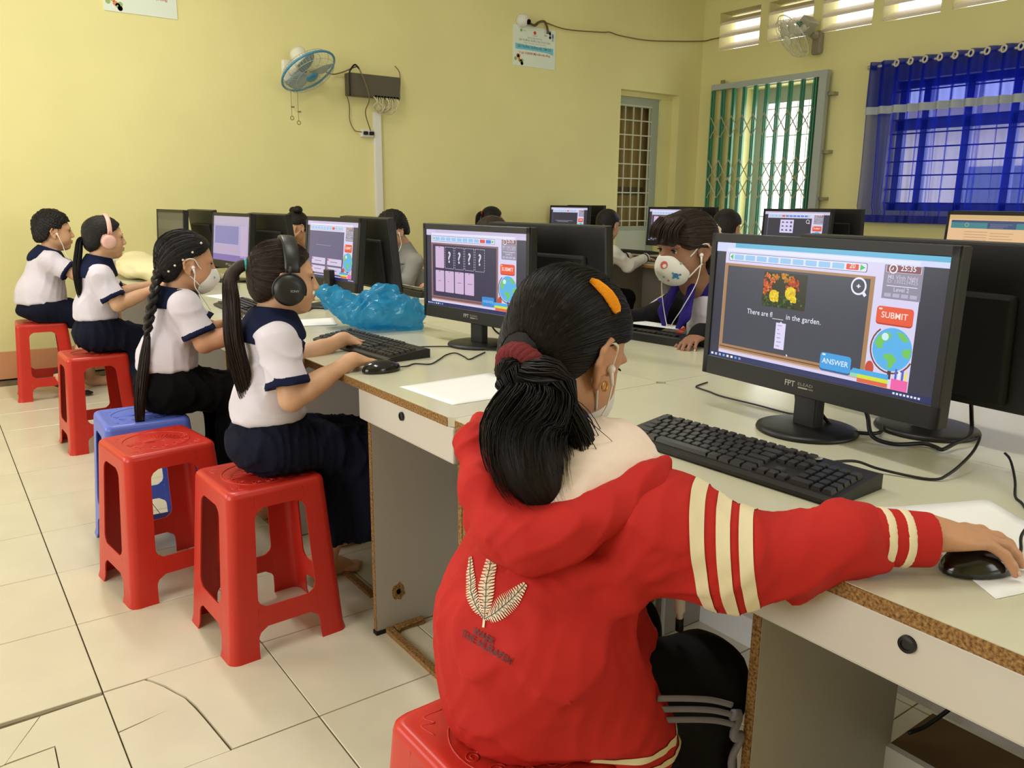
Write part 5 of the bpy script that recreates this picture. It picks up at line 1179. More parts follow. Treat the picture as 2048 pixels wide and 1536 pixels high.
# jacket: body, hood roll, sleeves, cuffs, hem
M_JKT = mat('red_jacket_cloth', (182, 38, 32), .75, .2, bump=.08, bscale=240); 
def ridged(m, scale, dist, strength=.6):
    """larger cloth creases as relief under the weave"""
    nt = m.node_tree; N = nt.nodes; L = nt.links; b = N['Principled BSDF']; old = b.inputs['Normal'].links[0].from_node
    n = N.new('ShaderNodeTexNoise'); n.noise_type = 'RIDGED_MULTIFRACTAL'; n.normalize = True; n.inputs['Scale'].default_value = scale; n.inputs['Detail'].default_value = 2; n.inputs['Distortion'].default_value = .8
    tc = N.new('ShaderNodeTexCoord'); L.new(tc.outputs['Object'], n.inputs['Vector'])
    bp = N.new('ShaderNodeBump'); bp.inputs['Strength'].default_value = strength; bp.inputs['Distance'].default_value = dist; L.new(n.outputs['Fac'], bp.inputs['Height']); L.new(bp.outputs[0], old.inputs['Normal'])
ridged(M_JKT, 16, .006); ridged(M_SHIRT, 22, .004, .5)
M_CREAM = mat('cream_lining', (232, 212, 196), .85, .15, bump=.08, bscale=240); M_STRIPE = mat('cream_stripe_tape', (226, 212, 176), .85, .15, bump=.15, bscale=300)
FW = (.93, -.05, -.36)
JB = [rc((.485, -1.955, .785), (.392, -2.0, .61), .120, .124, .05, (FW, .74)), rc((.392, -2.0, .61), (.388, -2.01, .525), .126, .124, .05, ((1, 0, 0), .9)), rc((.49, -1.83, .79), (.50, -2.05, .795), .056, .062, .06),
      rc((.40, -2.08, .60), (.48, -2.12, .48), .085, .07, .05), rc((.45, -2.10, .56), (.535, -2.125, .42), .06, .05, .04), rc((.51, -2.0, .76), (.545, -2.06, .50), .06, .06, .05)]
SL = [rc((.48, -2.04, .79), (.525, -2.135, .772), .066, .076, .05), rc((.525, -2.135, .772), (.575, -2.215, .748), .077, .064, .03), rc((.575, -2.215, .748), (.625, -2.27, .757), .064, .052, .03), rc((.625, -2.27, .757), (.680, -2.317, .786), .050, .051, .02),
      rc((.49, -1.85, .78), (.52, -1.77, .67), .065, .06, .04), rc((.52, -1.77, .67), (.60, -1.86, .60), .058, .045, .03)]
def creases(amp, freq, seed=0, stretch=(1, 1, 1), sharp=.6):
    """ridged cloth folds: warped |sin| in a few directions"""
    r = np.random.default_rng(seed); D = r.normal(size=(6, 3)); D /= np.linalg.norm(D, axis=1)[:, None]; ph = r.uniform(0, 6, 6); st = np.array(stretch)
    def d(P):
        q = P*st; w = np.sin(q@D[0]*freq*.45+ph[0])*1.3+np.sin(q@D[1]*freq*.8+ph[1])*.7
        a = np.abs(np.sin(q@D[2]*freq+ph[2]+w*1.2)); b = np.abs(np.sin(q@D[3]*freq*1.6+ph[3]+w*1.5)); g = .5+.5*np.sin(q@D[4]*freq*.5+ph[4])
        return (-amp*((1-a)**2*g+(1-b)**2*.6*(1-g)-.3)).astype(np.float32)
    return d
HOODP = [(.435, -1.835, .868), (.385, -1.895, .855), (.356, -1.965, .812), (.350, -2.022, .772), (.366, -2.062, .765), (.402, -2.09, .780), (.452, -2.118, .812), (.502, -2.13, .842), (.548, -2.118, .858)]
hood = chain([np.array(p) for p in HOODP], [.016, .024, .032, .036, .037, .034, .028, .022, .012], .03)
_jc = creases(.0105, 34, 5, (1, .85, 1.05)); _jc2 = creases(.0035, 90, 8)
jd = lambda P: _jc(P)+_jc2(P)
folds = [rc((.46, -2.14, .73), (.36, -2.08, .70), .008, .012, .03), rc((.46, -2.14, .72), (.40, -2.11, .60), .010, .008, .03), rc((.45, -2.135, .735), (.34, -2.045, .745), .010, .006, .025), rc((.47, -2.14, .70), (.47, -2.15, .54), .012, .010, .03),
         rc((.30, -2.05, .60), (.33, -2.10, .52), .02, .012, .03), rc((.60, -2.20, .79), (.63, -2.28, .71), .012, .012, .02), rc((.675, -2.29, .82), (.70, -2.35, .755), .012, .012, .02)]
CUTB = cut((.3, -2, .463), (0, 0, -1), .01)
hem_keep = fn(lambda P: np.where((P[:, 0] > .50) | (P[:, 1] < -2.16), .43-P[:, 2], .4625-P[:, 2]).astype(np.float32), .006)
neck_hole = rc((.50, -1.935, .82), (.56, -1.93, .95), .078, .085, .02, None, 's')
jk = sdf('jacket', JB+SL+[folds, neck_hole, hem_keep], .0048, M_JKT, P1, disp=jd, pad=.012)
sdf('hood', [hood], .0045, M_JKT, P1, disp=lambda P: _jc2(P)*1.3+_jc(P)*.4, pad=.012)
# cream lining of the open hood, lying inside the roll
pn = np.cross(np.array((.385, -2.05, .780))-np.array((.44, -1.84, .86)), np.array((.545, -2.12, .85))-np.array((.44, -1.84, .86))); pn = pn/np.linalg.norm(pn)*(1 if pn[2] > 0 else -1)
ln = [rc((.49, -1.84, .810), (.515, -2.05, .820), .062, .068, .05), rc((.50, -1.95, .82), (.54, -2.02, .83), .07, .06, .05), rc((.44, -1.93, .80), (.465, -2.04, .795), .075, .07, .05), rc((.40, -2.0, .775), (.43, -2.06, .775), .05, .045, .04), rc((.50, -2.05, .80), (.54, -2.11, .80), .06, .05, .04), cut(tuple(np.array((.385, -2.05, .775))+pn*.0), tuple(-pn), .01), rc((.50, -1.935, .80), (.56, -1.93, .95), .050, .058, .02, None, 's')]
sdf('hood_lining', ln, .0045, M_CREAM, P1, disp=lambda P: _jc2(P)*.9, pad=.012)
NA, NBK = np.array((.495, -1.945, .83)), H1(-.030, 0, -.085)
sdf('collar', [rc(NA, NBK, .078, .054, .01), cut(NA+(NBK-NA)*.92, NBK-NA), cut(NA+(NBK-NA)*.15, NA-NBK), rc(NA, NBK, .069, .0465, .004, None, 's')], .0035, mat('violet_blue_collar', (44, 32, 118), .85, .2), P1)
sdf('collar_trim', [rc(NA, NBK, .0805, .0565, .01), cut(NA+(NBK-NA)*.26, NBK-NA), cut(NA+(NBK-NA)*.16, NA-NBK)], .0035, M_SHIRT, P1)
jbv = BVHTree.FromPolygons([v.co for v in jk.data.vertices], [tuple(p.vertices) for p in jk.data.polygons])
def ribbon(name, bvh, c, ax, w, m, t, lift=.0016, a0=0, a1=2*PI, n=72, rows=4, reach=.12, keep=None):
    """flat tape wrapped round a limb, lying on the cloth"""
    c = Vector(c); ax = Vector(ax).normalized(); x, y, _ = frame_at(ax); bm = new_bm(); g = []
    for r in range(rows+1):
        row = []
        for i in range(n+1):
            a = a0+(a1-a0)*i/n; d = x*math.cos(a)+y*math.sin(a); o = c+ax*w*(r/rows-.5); h = bvh.ray_cast(o+d*reach, -d, reach)
            row.append(bm.verts.new(h[0]+d*lift) if h[0] and (keep is None or keep(h[0])) else None)
        g.append(row)
    for p, q in zip(g, g[1:]):
        for i in range(n):
            k = (p[i], p[i+1], q[i+1], q[i])
            if all(k) and max((k[0].co-k[1].co).length, (k[3].co-k[0].co).length) < .03: bm.faces.new(k)
    bmesh.ops.delete(bm, geom=[v for v in bm.verts if not v.link_faces], context='VERTS')
    return obj(name, bm, m, t, True)
for c in ((.558, -2.190, .758), (.575, -2.216, .752), (.590, -2.238, .752)): ribbon('sleeve_stripe', jbv, c, (.52, -.80, .16), .0165, M_STRIPE, P1)
CA, CB = np.array((.698, -2.333, .789)), np.array((.756, -2.380, .787))
sdf('cuff', [rc(CA, CB, .0375, .0345, .01), cut(CB, CB-CA)], .003, M_JKT, P1)
for a, b in ((.10, .26), (.42, .58)): band(CA, CB, .0375, .0345, a, b, .0014, M_STRIPE, P1, 'cuff_stripe', .0028)
for z in (.452, .478): ribbon('hem_stripe', jbv, (.43, -2.03, z), (.06, 0, 1), .011, M_STRIPE, P1, reach=.22, keep=lambda q: q.x > .40 and q.y < -2.06, n=140)
bm = new_bm(); tube(bm, spline([(.585, -2.10, .70), (.60, -2.105, .665), (.606, -2.105, .64), (.61, -2.105, .60)], 6), [.003]*6+[.004]*4+[.0085]*3+[.009]*4+[.005]*2, 8); obj('drawstring', bm, M_SHIRT, P1, True)
bm = new_bm(); tube(bm, [(.61, -2.105, .60), (.611, -2.105, .58)], .006, 8); obj('drawstring_tip', bm, M_BLACK2, P1, True)
# black track trousers with grey side stripes
M_TRK = mat('black_track_cloth', (12, 12, 13), .8, .2, bump=.1, bscale=200)
tr = [el((.41, -2.01, .53), (.10, .10, .06), k=.04)]
for s in (-1, 1): tr += [rc((.44, -2.01+s*.065, .53), (.67, -2.01+s*.09, .475), .066, .068, .03), rc((.67, -2.01+s*.09, .475), (.70, -2.01+s*.09, .08), .066, .05, .03)]
tr.append(cut((.3, -2, .4625), (0, 0, -1), .004)); tr[-1] = fn(lambda P: np.where(P[:, 0] < .53, .4625-P[:, 2], -1).astype(np.float32), .004)
sdf('trousers', tr, .007, M_TRK, P1, disp=creases(.006, 26, 5), pad=.012)
bm = new_bm()
for k in range(3): tube(bm, [Vector(p)+Vector((.006*k, 0, -.019*k)) for p in spline([(.50, -2.17, .545), (.55, -2.178, .53), (.60, -2.182, .51), (.645, -2.183, .485)], 6)], .0048, 6, flat=.5)
tube(bm, spline([(.645, -2.185, .47), (.668, -2.18, .455), (.650, -2.186, .435), (.672, -2.184, .42), (.66, -2.18, .39), (.668, -2.175, .35), (.675, -2.17, .2)], 6), .009, 7, flat=.6)
obj('side_stripes', bm, mat('grey_violet_tape', (128, 124, 140), .85), P1, True)
# mask, its straps, one earbud with cord, gold earring, orange clip
sdf('face_mask', [H1.el((.042, 0, -.052), (.066, .061, .062), .01), fn(lambda P: ((H1.loc(P)[:, 2]+.018)*H1.k*.9).astype(np.float32), .004), fn(lambda P: ((.022-H1.loc(P)[:, 0])*H1.k).astype(np.float32), .004)], .0035, M_MASKW, P1)
bm = new_bm(); y = -.0655
for pts in ([(.034, -.058, -.022), (.022, -.066, -.006), (.010, -.0735, .010), (-.002, -.080, .017), (-.016, -.079, .016), (-.026, -.079, .002), (-.025, -.077, -.018), (-.013, -.074, -.034), (.004, -.069, -.046), (.03, -.0605, -.07)],): tube(bm, [H1(*p) for p in spline(pts, 5)], .0022, 6)
obj('mask_strap', bm, M_MASKW, P1, True)
bm = new_bm(); MR = along((.3, -1, 0), H1(.0, -.082, -.040)); tube(bm, [MR @ Vector((.007*math.cos(a*PI/10), .007*math.sin(a*PI/10), 0)) for a in range(21)], .0014, 6, cap=False); obj('earring', bm, mat('gold', (214, 160, 70), .2, .5, metal=1), P1, True)
settle(P1)
e0 = H1(.006, -.0775, -.014); earphones('white wired earbud in the ear of the girl in red, cord hanging', [(tuple(e0), (0, -1, .2), tuple(H1(.014, -.083, -.034)-e0))], [[tuple(H1(.014, -.083, -.034)), tuple(H1(.018, -.084, -.06)), tuple(H1(.022, -.083, -.10)), (.60, -2.02, .845), (.64, -1.99, .80), (.66, -1.96, .77)]], .0014)
# emblem and lettering embroidered on the back of the jacket, laid onto the cloth
def plane_map(bvh, C0, n, e1, e2, lift):
    C0, n, e1, e2 = Vector(C0), Vector(n), Vector(e1), Vector(e2)
    def f(v):
        p = C0+e1*v[0]+e2*v[1]; h = bvh.ray_cast(p+n*.15, -n)
        return (h[0] if h[0] else p)+n*(lift+.0006*v[2])
    return f
dg = bpy.context.evaluated_depsgraph_get()
bv = BVHTree.FromPolygons([v.co for v in jk.data.vertices], [tuple(p.vertices) for p in jk.data.polygons])
pm = plane_map(bv, (.31, -2.06, .69), (-.751, -.38, .54), (.452, -.892, 0), (.482, .244, .841), .0016)
cv = Canvas(1, 1)
def leaf(axis, wmax, teeth, skew=0):
    P = [Vector((p[0], p[1])) for p in axis]; sp = [Vector((q.x, q.y)) for q in spline([(p.x, p.y, 0) for p in P], 6)]; K = len(sp); Lf = []; Rt = []
    for i, p in enumerate(sp):
        t = i/(K-1); d = (sp[min(i+1, K-1)]-sp[max(i-1, 0)]).normalized(); nrm = Vector((-d.y, d.x)); w = wmax*(.12+math.sin(PI*min(1, t*.93+.02))**.8)*(1 if t < .9 else .6)
        Lf.append((p+nrm*w, p+nrm*w*.9-d*.002)); Rt.append((p-nrm*w, p-nrm*w*.9-d*.002))
    for i in range(K-1):
        for S_ in (Lf, Rt):
            a, b = S_[i], S_[i+1]; cv.poly([sp[i], a[0], b[1], sp[i+1]], (226, 208, 174), 1)
    cv.line(sp, .0011, (60, 50, 42), 2)
    for i in range(2, K-3, 2):
        d = (sp[i+1]-sp[i-1]).normalized(); nrm = Vector((-d.y, d.x)); w = wmax*.62*math.sin(PI*min(1, i/(K-1)*.93))**.8
        for s in (1, -1): cv.line([sp[i], sp[i]+nrm*s*w-d*w*.7], .0007, (60, 50, 42), 2)
leaf([(-.0713, .0569), (-.059, .0324), (-.0469, .0133), (-.0332, -.0031), (-.0169, -.0169)], .0085, 10)
leaf([(-.0393, .077), (-.0322, .052), (-.0254, .0259), (-.0189, .0021), (-.015, -.018)], .0112, 12)
leaf([(.0291, .0378), (.019, .0194), (.0098, .0068), (-.0013, -.0072), (-.015, -.018)], .0135, 12)
cv.line([(-.0155, -.0165), (-.0139, -.0281)], .0035, (226, 208, 174), 1)
cv.text('WAER', -.0125, -.0425, .0125, (44, 14, 18), 3, bold=.012, width=.036, rot=-.22); cv.text('THE HURAFSH', -.006, -.0545, .0125, (44, 14, 18), 3, bold=.012, width=.084, rot=-.20)
cv.build('embroidery', None, M_PRINT, P1, fn=pm)
# orange felt clip on the right of the head
bh = BVHTree.FromPolygons([v.co for v in hc.data.vertices], [tuple(p.vertices) for p in hc.data.polygons]); cpts = [(.533, -1.970, 1.0925), (.541, -1.974, 1.086), (.549, -1.979, 1.077), (.556, -1.984, 1.068), (.562, -1.989, 1.058), (.566, -1.992, 1.048), (.567, -1.993, 1.043)]
bm = new_bm(); wd = [.003, .0062, .0082, .0092, .0094, .0078, .004]; rows = []
for i, p in enumerate(cpts):
    p = Vector(p); d = (Vector(cpts[min(i+1, 6)])-Vector(cpts[max(i-1, 0)])).normalized(); loc, nn, _, _ = bh.find_nearest(p); nn = Vector((-.2, -.8, .55)).normalized(); x = d.cross(nn).normalized(); c = loc+nn*.003
    rows.append([bm.verts.new(c+x*wd[i]*a+nn*b) for a, b in ((-1, 0), (-.9, .004), (0, .0062), (.9, .004), (1, 0))])
for a, b in zip(rows, rows[1:]):
    for j in range(4): bm.faces.new((a[j], a[j+1], b[j+1], b[j]))
bm.faces.new([r[0] for r in rows]+[r[4] for r in rows[::-1]]) if False else None
bm.faces.new(rows[0]); bm.faces.new(rows[-1][::-1])
obj('hair_clip', bm, mat('orange_felt', (238, 150, 34), .95, .1, bump=1, bscale=300), P1, True)
settle(P1)

# ------------------------------------------------------------------ seated children
def child(label, seat, f, H, J, M_SK, res, top, low, hands, hair=None, grow=1.0):
    """J holds joints in room coordinates; top: (material, kind), low: (kind, material)"""
    t = seat_person(label, seat[0], seat[1]); g = grow; A = {k: np.array(v, float) for k, v in J.items() if k != 'hands'}
    X = lambda x, y, z: np.array((seat[0]+f*x, seat[1]+f*y, z))
    B = head_prims(H)+ear_prims(H, 1)+ear_prims(H, -1)+[H.rc((-.02, 0, -.06), (-.03, 0, -.12), .042, .043, .03), rc(H(-.03, 0, -.11), A['chest']+(0, 0, .06), .043, .06, .03)]
    B += [rc(A['chest'], A['pelvis'], .062*g, .068*g, .04), rc(A['shR']-(0, 0, .01), A['shL']-(0, 0, .01), .036, .036, .03)]
    for s in 'RL': B += [rc(A['sh'+s], A['el'+s], .036, .031, .02), rc(A['el'+s], A['wr'+s], .031, .0205, .015), rc(A['el'+s]*.75+A['wr'+s]*.25, A['el'+s]*.5+A['wr'+s]*.5, .030, .025, .02)]
    tipz = []
    for s, d, up, bend in hands:
        P, tp_ = hand(A['wr'+s], d, up, 1 if s == 'R' else -1, .86, bend=bend); B += P; tipz.append((tp_, up))
    for s in 'RL':
        if 'kn'+s in A: B += [rc(A['hip'+s], A['kn'+s], .046*g, .040, .03), rc(A['kn'+s], A['an'+s], .043, .027, .02), rc(A['kn'+s]*.7+A['an'+s]*.3, A['kn'+s]*.5+A['an'+s]*.5, .040, .034, .02)]
        if 'toe'+s in A: B += foot(A['heel'+s], A['toe'+s])+[rc(A['an'+s], A['heel'+s]+(0, 0, .05), .027, .028, .02)]
    sdf('body', B, res, M_SK, t)
    if res < .0045:
        for tp_, up in tipz: nails(tp_[:4], up, t, .86)
    return t, A
def shirt(t, A, m, trim, res, f=1, seed=1, g=.86, sleeve=.76, waist=.06, collar=True, H=None, sl=(.046, .056), longs=False, cuffm=None, amp=.007, bag=.03, trimw=.13):
    P = [rc(A['chest'], A['pelvis']+(0, 0, waist+.02), .104*g, .112*g, .05, ((1, 0, -.15*f), .86)), rc(A['shR'], A['shL'], .050, .050, .05), rc(A['pelvis']+(0, 0, waist+.04), A['pelvis']+(0, 0, waist+.012), .108*g+bag*.4, .112*g+bag*.4, .04, ((1, 0, 0), .92))]
    ends = []
    for s in 'RL':
        a, b = A['sh'+s], A['el'+s]; d = b-a
        if longs:
            P += [rc(a, b, .052, .047, .03), rc(b, A['wr'+s], .046, .036, .02)]; ends.append((b, A['wr'+s], .046, .036, .90, .99))
        else:
            e = a+d*(sleeve+.3); r1 = sl[0]+(sl[1]-sl[0])*1.0
            q = rc(a, e, sl[0], sl[0]+(sl[1]-sl[0])*(sleeve+.3)/sleeve, .03); pe = a+d*sleeve; n = d/np.linalg.norm(d)
            P.append((q[0], (lambda X_, q=q, pe=pe.astype(np.float32), n=n.astype(np.float32): np.maximum(q[1](X_), (X_-pe)@n)), .03, q[3], q[4])); ends.append((a, b, sl[0], sl[0]+(sl[1]-sl[0])/sleeve, sleeve-trimw, sleeve+.012))
    P.append(cut(A['pelvis']+(0, 0, waist), (0, 0, -1), .02))
    if H is not None:
        P.append(rc(A['chest']+(0, 0, .07), H(-.03, 0, -.10), .036, .05, .01, None, 's'))
    dd = creases(amp, 40, seed, (1, 1, .8))
    o = sdf('shirt', P, res, m, t, disp=dd, pad=.01)
    for a, b, ra, rb, s0, s1 in ends:
        if trim is not None: band(a, b, ra, rb, s0, s1, .0022, trim if cuffm is None else cuffm, t, 'sleeve_trim' if not longs else 'cuff', min(res, .005), disp=dd)
    if collar and H is not None:
        n0, n1 = A['chest']+(0, 0, .055), H(-.028, 0, -.085)
        ctr = (A['shR']+A['shL'])/2+(0, 0, .0)
        sh = [(q[0], (lambda X_, h=q[1]: h(X_)-.0045), q[2], q[3], q[4]) for q in P[:3]]
        sdf('collar', [sh, rc(n0, n1, .085, .052, .03), fn(lambda X_, c=(ctr+(0, 0, .03)).astype(np.float32): np.maximum(np.linalg.norm((X_-c)*np.array((.80, .86, 1.0), np.float32), axis=1)-.098, (c[2]-.042)-X_[:, 2]).astype(np.float32), .006), cut(n0+(n1-n0)*.86, n1-n0), rc(n0-(n1-n0)*.2, n1+(n1-n0)*.3, .05, .040, .008, None, 's')], min(res, .005), trim if trim is not None else m, t)
    return o
def skirt(t, A, m, res, knee, hem, seed=2, g=.82, w=.076, drop=True, waist=.075):
    p = A['pelvis']; P = [rc(p+(0, 0, waist-.02), p, .098*g, .125*g, .04, ((1, 0, 0), .95)), el(p+(0, 0, -.005), (.135*g, .15*g, .075), k=.05)]
    for s in (-1, 1):
        k = np.array(knee)+(0, s*.07, 0); h = p+(0, s*.06, .005); P.append(rc(h, k, w, w*.86, .05))
        if drop: P.append(rc(k+(.005, 0, -.02), np.array(hem)+(0, s*.085, .04), w*.86, w*1.02, .06))
    if drop: P += [rc(np.array(knee)+(0, 0, -.03), np.array(hem)+(0, 0, .04), .08, .10, .06), rc(p*.45+np.array(knee)*.55+(0, 0, -.02), np.array(hem)*.6+p*.4*np.array((1, 1, 0))+(0, 0, hem[2]*.4+.02), .075, .075, .05)]
    top = p[2]+waist
    x1 = p[0]+.135
    P += [cut((0, 0, top), (0, 0, 1)), cut((hem[0], hem[1], hem[2]), (.18, 0, -1), .004), fn(lambda X_: np.where(X_[:, 0] < x1-.01, .4605-X_[:, 2], -1).astype(np.float32), .012)]
    c1 = creases(.011, 75, seed, (1, 1, .14)); c2 = creases(.006, 34, seed+4)
    return sdf('skirt', P, res, m, t, disp=lambda X_: c1(X_)+c2(X_), pad=.014)
CURL = ((.35, .55, .35), (.35, .6, .4), (.4, .6, .4), (.45, .6, .4)); FLATH = ((.1, .25, .15),)*4; MOUSEH = ((.10, .40, .25), (.12, .42, .28), (.22, .45, .32), (.40, .42, .30))
# girl with black headphones
H2 = Frame((.556, -.70, .993), yaw=-.22, pitch=.06, k=.89)
J2 = dict(chest=(.515, -.70, .80), pelvis=(.49, -.70, .545), shR=(.492, -.80, .838), elR=(.505, -.845, .690), wrR=(.690, -.828, .772), shL=(.52, -.60, .842), elL=(.64, -.545, .73), wrL=(.80, -.53, .778), hipR=(.50, -.77, .54), knR=(.75, -.75, .48), anR=(.68, -.60, .09), hipL=(.50, -.63, .54), knL=(.76, -.62, .48), anL=(.80, -.42, .09),
          heelR=(.66, -.50, 0), toeR=(.835, -.525, 0), heelL=(.79, -.335, 0), toeL=(.955, -.31, 0))
t2, A2 = child('girl with black headphones and a very long ponytail using a mouse', (.452, -.705), 1, H2, J2, M_SKIN2, .0034, None, None, [('R', (.97, .12, -.18), (-.1, 0, 1), MOUSEH), ('L', (.9, .25, -.25), (0, 0, 1), FLATH)])
shirt(t2, A2, M_SHIRT, M_NAVY, .0045, seed=4, H=H2); skirt(t2, A2, M_NAVYSK, .006, (.75, -.69, .49), (.755, -.66, .215), 3)
face_bits(H2, t2)
TIE2 = (-.105, .0, .032); hc2, uv2 = hair_cap(H2, t2, M_HAIRB, PULLED, .010, TIE2, .0034, .0007, extra=[H2.rc((.0, -.062, -.01), (.045, -.060, .02), .012, .012, .02)])
combed('combed_hair', H2, uv2, TIE2, 380, M_HAIRB, t2, PULLED, .0105, 5, .0007, cap=hc2)
q = H2(-.125, 0, .03)
pg = [tuple(H2(-.10, 0, .032)), tuple(q), (q[0]-.03, q[1], q[2]-.03), (.405, -.715, .94), (.40, -.73, .84), (.415, -.735, .74), (.432, -.735, .65), (.44, -.74, .575)]
strands('ponytail', pg, [.010, .013, .017, .022, .025, .025, .020, .008], 320, M_HAIRB, t2, .0012, 6, .05, ends=.3)
sdf('ponytail_core', chain([np.array(p) for p in spline(pg, 3)], list(np.interp(np.linspace(0, 1, 22), [0, .3, .7, 1], [.009, .016, .018, .004])), .01), .005, M_HAIRB, t2, attr={'strand': lambda V: V[:, 0]*20})
bm = new_bm(); M = along(Vector(q)-Vector(H2(-.09, 0, .032)), H2(-.112, 0, .033)); tube(bm, [M @ Vector((.013*math.cos(a*PI/12), .013*math.sin(a*PI/12), 0)) for a in range(25)], .004, 6, cap=False); obj('hair_tie', bm, mat('teal_elastic', (60, 160, 150), .7), t2, True)
settle(t2)
def headphones(label, H, m, m2, cup, thick=.012, bandw=.012, txt=False, zc=-.018):
    t = thing('headphones', label, 'headphones', tuple(H(0, 0, .1))); o = Vector(t.location)
    pts = [H(.004+.006*abs(math.cos(a)), -.093*math.cos(a), .022+.098*math.sin(a)) for a in [PI*i/24 for i in range(25)]]
    bm = new_bm(); rows = []
    for i, p in enumerate(pts):
        a = PI*i/24; n = H.R @ np.array((0, -math.cos(a), math.sin(a))); x = H.R @ np.array((1, 0, 0)); w = bandw*H.k; hh = thick*.5*H.k
        rows.append([bm.verts.new(Vector(p+x*w*c+n*hh*s)-o) for c, s in ((-1, -.6), (-1, .6), (-.7, 1), (.7, 1), (1, .6), (1, -.6), (.7, -1), (-.7, -1))])
    for a, b in zip(rows, rows[1:]):
        for j in range(8): bm.faces.new((a[j], b[j], b[(j+1) % 8], a[(j+1) % 8]))
    bm.faces.new(rows[0]); bm.faces.new(rows[-1][::-1]); bmesh.ops.recalc_face_normals(bm, faces=bm.faces[:]); obj('headband', bm, m, t, True)
    for s in (1, -1):
        d = H.R @ np.array((.0, s, .0)); c = H(.002, s*.078, zc); M = along(d, Vector(c)-o, tuple(H.R @ np.array((0, 0, 1))))
        bm = new_bm(); r = cup*H.k; lathe(bm, [(0, 0), (r*.9, 0), (r*1.02, .006), (r, .016), (r*.98, .020), (r*.9, .026), (r*.5, .0285), (0, .029)], 30, M); cu = obj('ear_cup', bm, m, t, True)
        bm = new_bm(); tube(bm, [M @ Vector((r*1.03*math.cos(a*PI/20), r*1.03*math.sin(a*PI/20), .017)) for a in range(-2, 23)], .0028*H.k, 6); tube(bm, [Vector(H(.004, s*.096, .04))-o, M @ Vector((0, r*1.02, .016))], .006*H.k, 8); obj('yoke', bm, m2, cu, True)
        if txt and s < 0:
            cv = Canvas(.1, .1); cv.text('SONY', .012, -.004, .0085, (150, 150, 146), 1, bold=.012)
            cv.build('brand_lettering', M @ Matrix.Translation((0, 0, .0292)), M_PRINT, cu)
    return t
headphones('black over-ear headphones with grey lettering on the cup', H2, mat('black_headphone_plastic', (22, 23, 23), .4, .5), mat('slate_headphone_plastic', (48, 54, 54), .45, .4), .047, .014, .022, True, -.030)

# girl with the long braid and a face mask
H3 = Frame((.515, .12, .982), yaw=-.06, pitch=.12, k=.96)
J3 = dict(chest=(.465, .12, .78), pelvis=(.42, .12, .55), shR=(.468, .015, .845), elR=(.515, -.02, .715), wrR=(.70, -.045, .768), shL=(.48, .22, .845), elL=(.60, .20, .715), wrL=(.645, .10, .760), hipR=(.43, .05, .54), knR=(.70, .05, .48), anR=(.72, .06, .1), hipL=(.43, .19, .54), knL=(.70, .19, .48), anL=(.72, .2, .1), heelR=(.70, .05, 0), toeR=(.86, .05, 0), heelL=(.70, .2, 0), toeL=(.86, .2, 0))
t3, A3 = child('girl with a long beaded braid and white face mask on the blue stool', (.325, .142), 1, H3, J3, M_SKIN, .0038, None, None, [('R', (.96, .1, -.15), (0, 0, 1), FLATH), ('L', (.25, -.9, .05), (.3, 0, 1), ((.9, 1.1, .8),)*4)])
shirt(t3, A3, M_SHIRT, M_NAVY, .005, seed=9, H=H3); skirt(t3, A3, M_BLACKSK, .007, (.68, .12, .49), (.70, .12, .22), 6)
face_bits(H3, t3)
TIE3 = (-.098, .0, -.06); hc3, uv3 = hair_cap(H3, t3, M_HAIR, PULLED, .012, TIE3, .004, .0012)
combed('combed_hair', H3, uv3, TIE3, 300, M_HAIR, t3, PULLED, .0125, 8, .0008, cap=hc3)
def braid(name, guide, r, n, m, t):
    bm = new_bm(); g = spline(guide, n); K = len(g)
    for k in range(3):
        pts = []
        for i, p in enumerate(g):
            a = i*.55+k*2*PI/3; rr = r*np.interp(i/K, [0, .15, .8, 1], [.8, 1, .8, .3]); d = (g[min(i+1, K-1)]-g[max(i-1, 0)]).normalized(); x = Vector((0, 1, 0)); y = d.cross(x)
            pts.append(p+x*math.sin(a)*rr+y*math.sin(2*a)*rr*.5)
        tube(bm, pts, [r*.72*np.interp(i/K, [0, .8, 1], [1, .8, .3]) for i in range(K)], 7)
    o = obj(name, bm, m, t, True); return o
b0 = H3(-.098, -.01, -.055); bg = [tuple(H3(-.07, -.015, -.02)), tuple(b0), (.385, .06, .88), (.36, .05, .80), (.345, .05, .73)]
braid('braid', bg, .017, 9, M_HAIR, t3)
strands('braid_tail', [(.35, .05, .745), (.335, .045, .68), (.315, .04, .58), (.304, .037, .52), (.299, .034, .46), (.294, .032, .41)], [.010, .017, .020, .019, .016, .006], 220, M_HAIRB, t3, .0013, 3, .05, ends=.35)
for i, (x, y, z) in enumerate(((.03, -.072, .075), (-.0, -.083, .04), (-.03, -.082, .01), (-.055, -.076, -.012), (-.072, -.062, -.035))):
    bm = new_bm(); bmesh.ops.create_icosphere(bm, subdivisions=2, radius=.0042); bmesh.ops.translate(bm, vec=H3(x, y, z), verts=bm.verts); obj('hair_bead', bm, mat('pearl_bead', (216, 210, 190), .25, .6), t3, True)
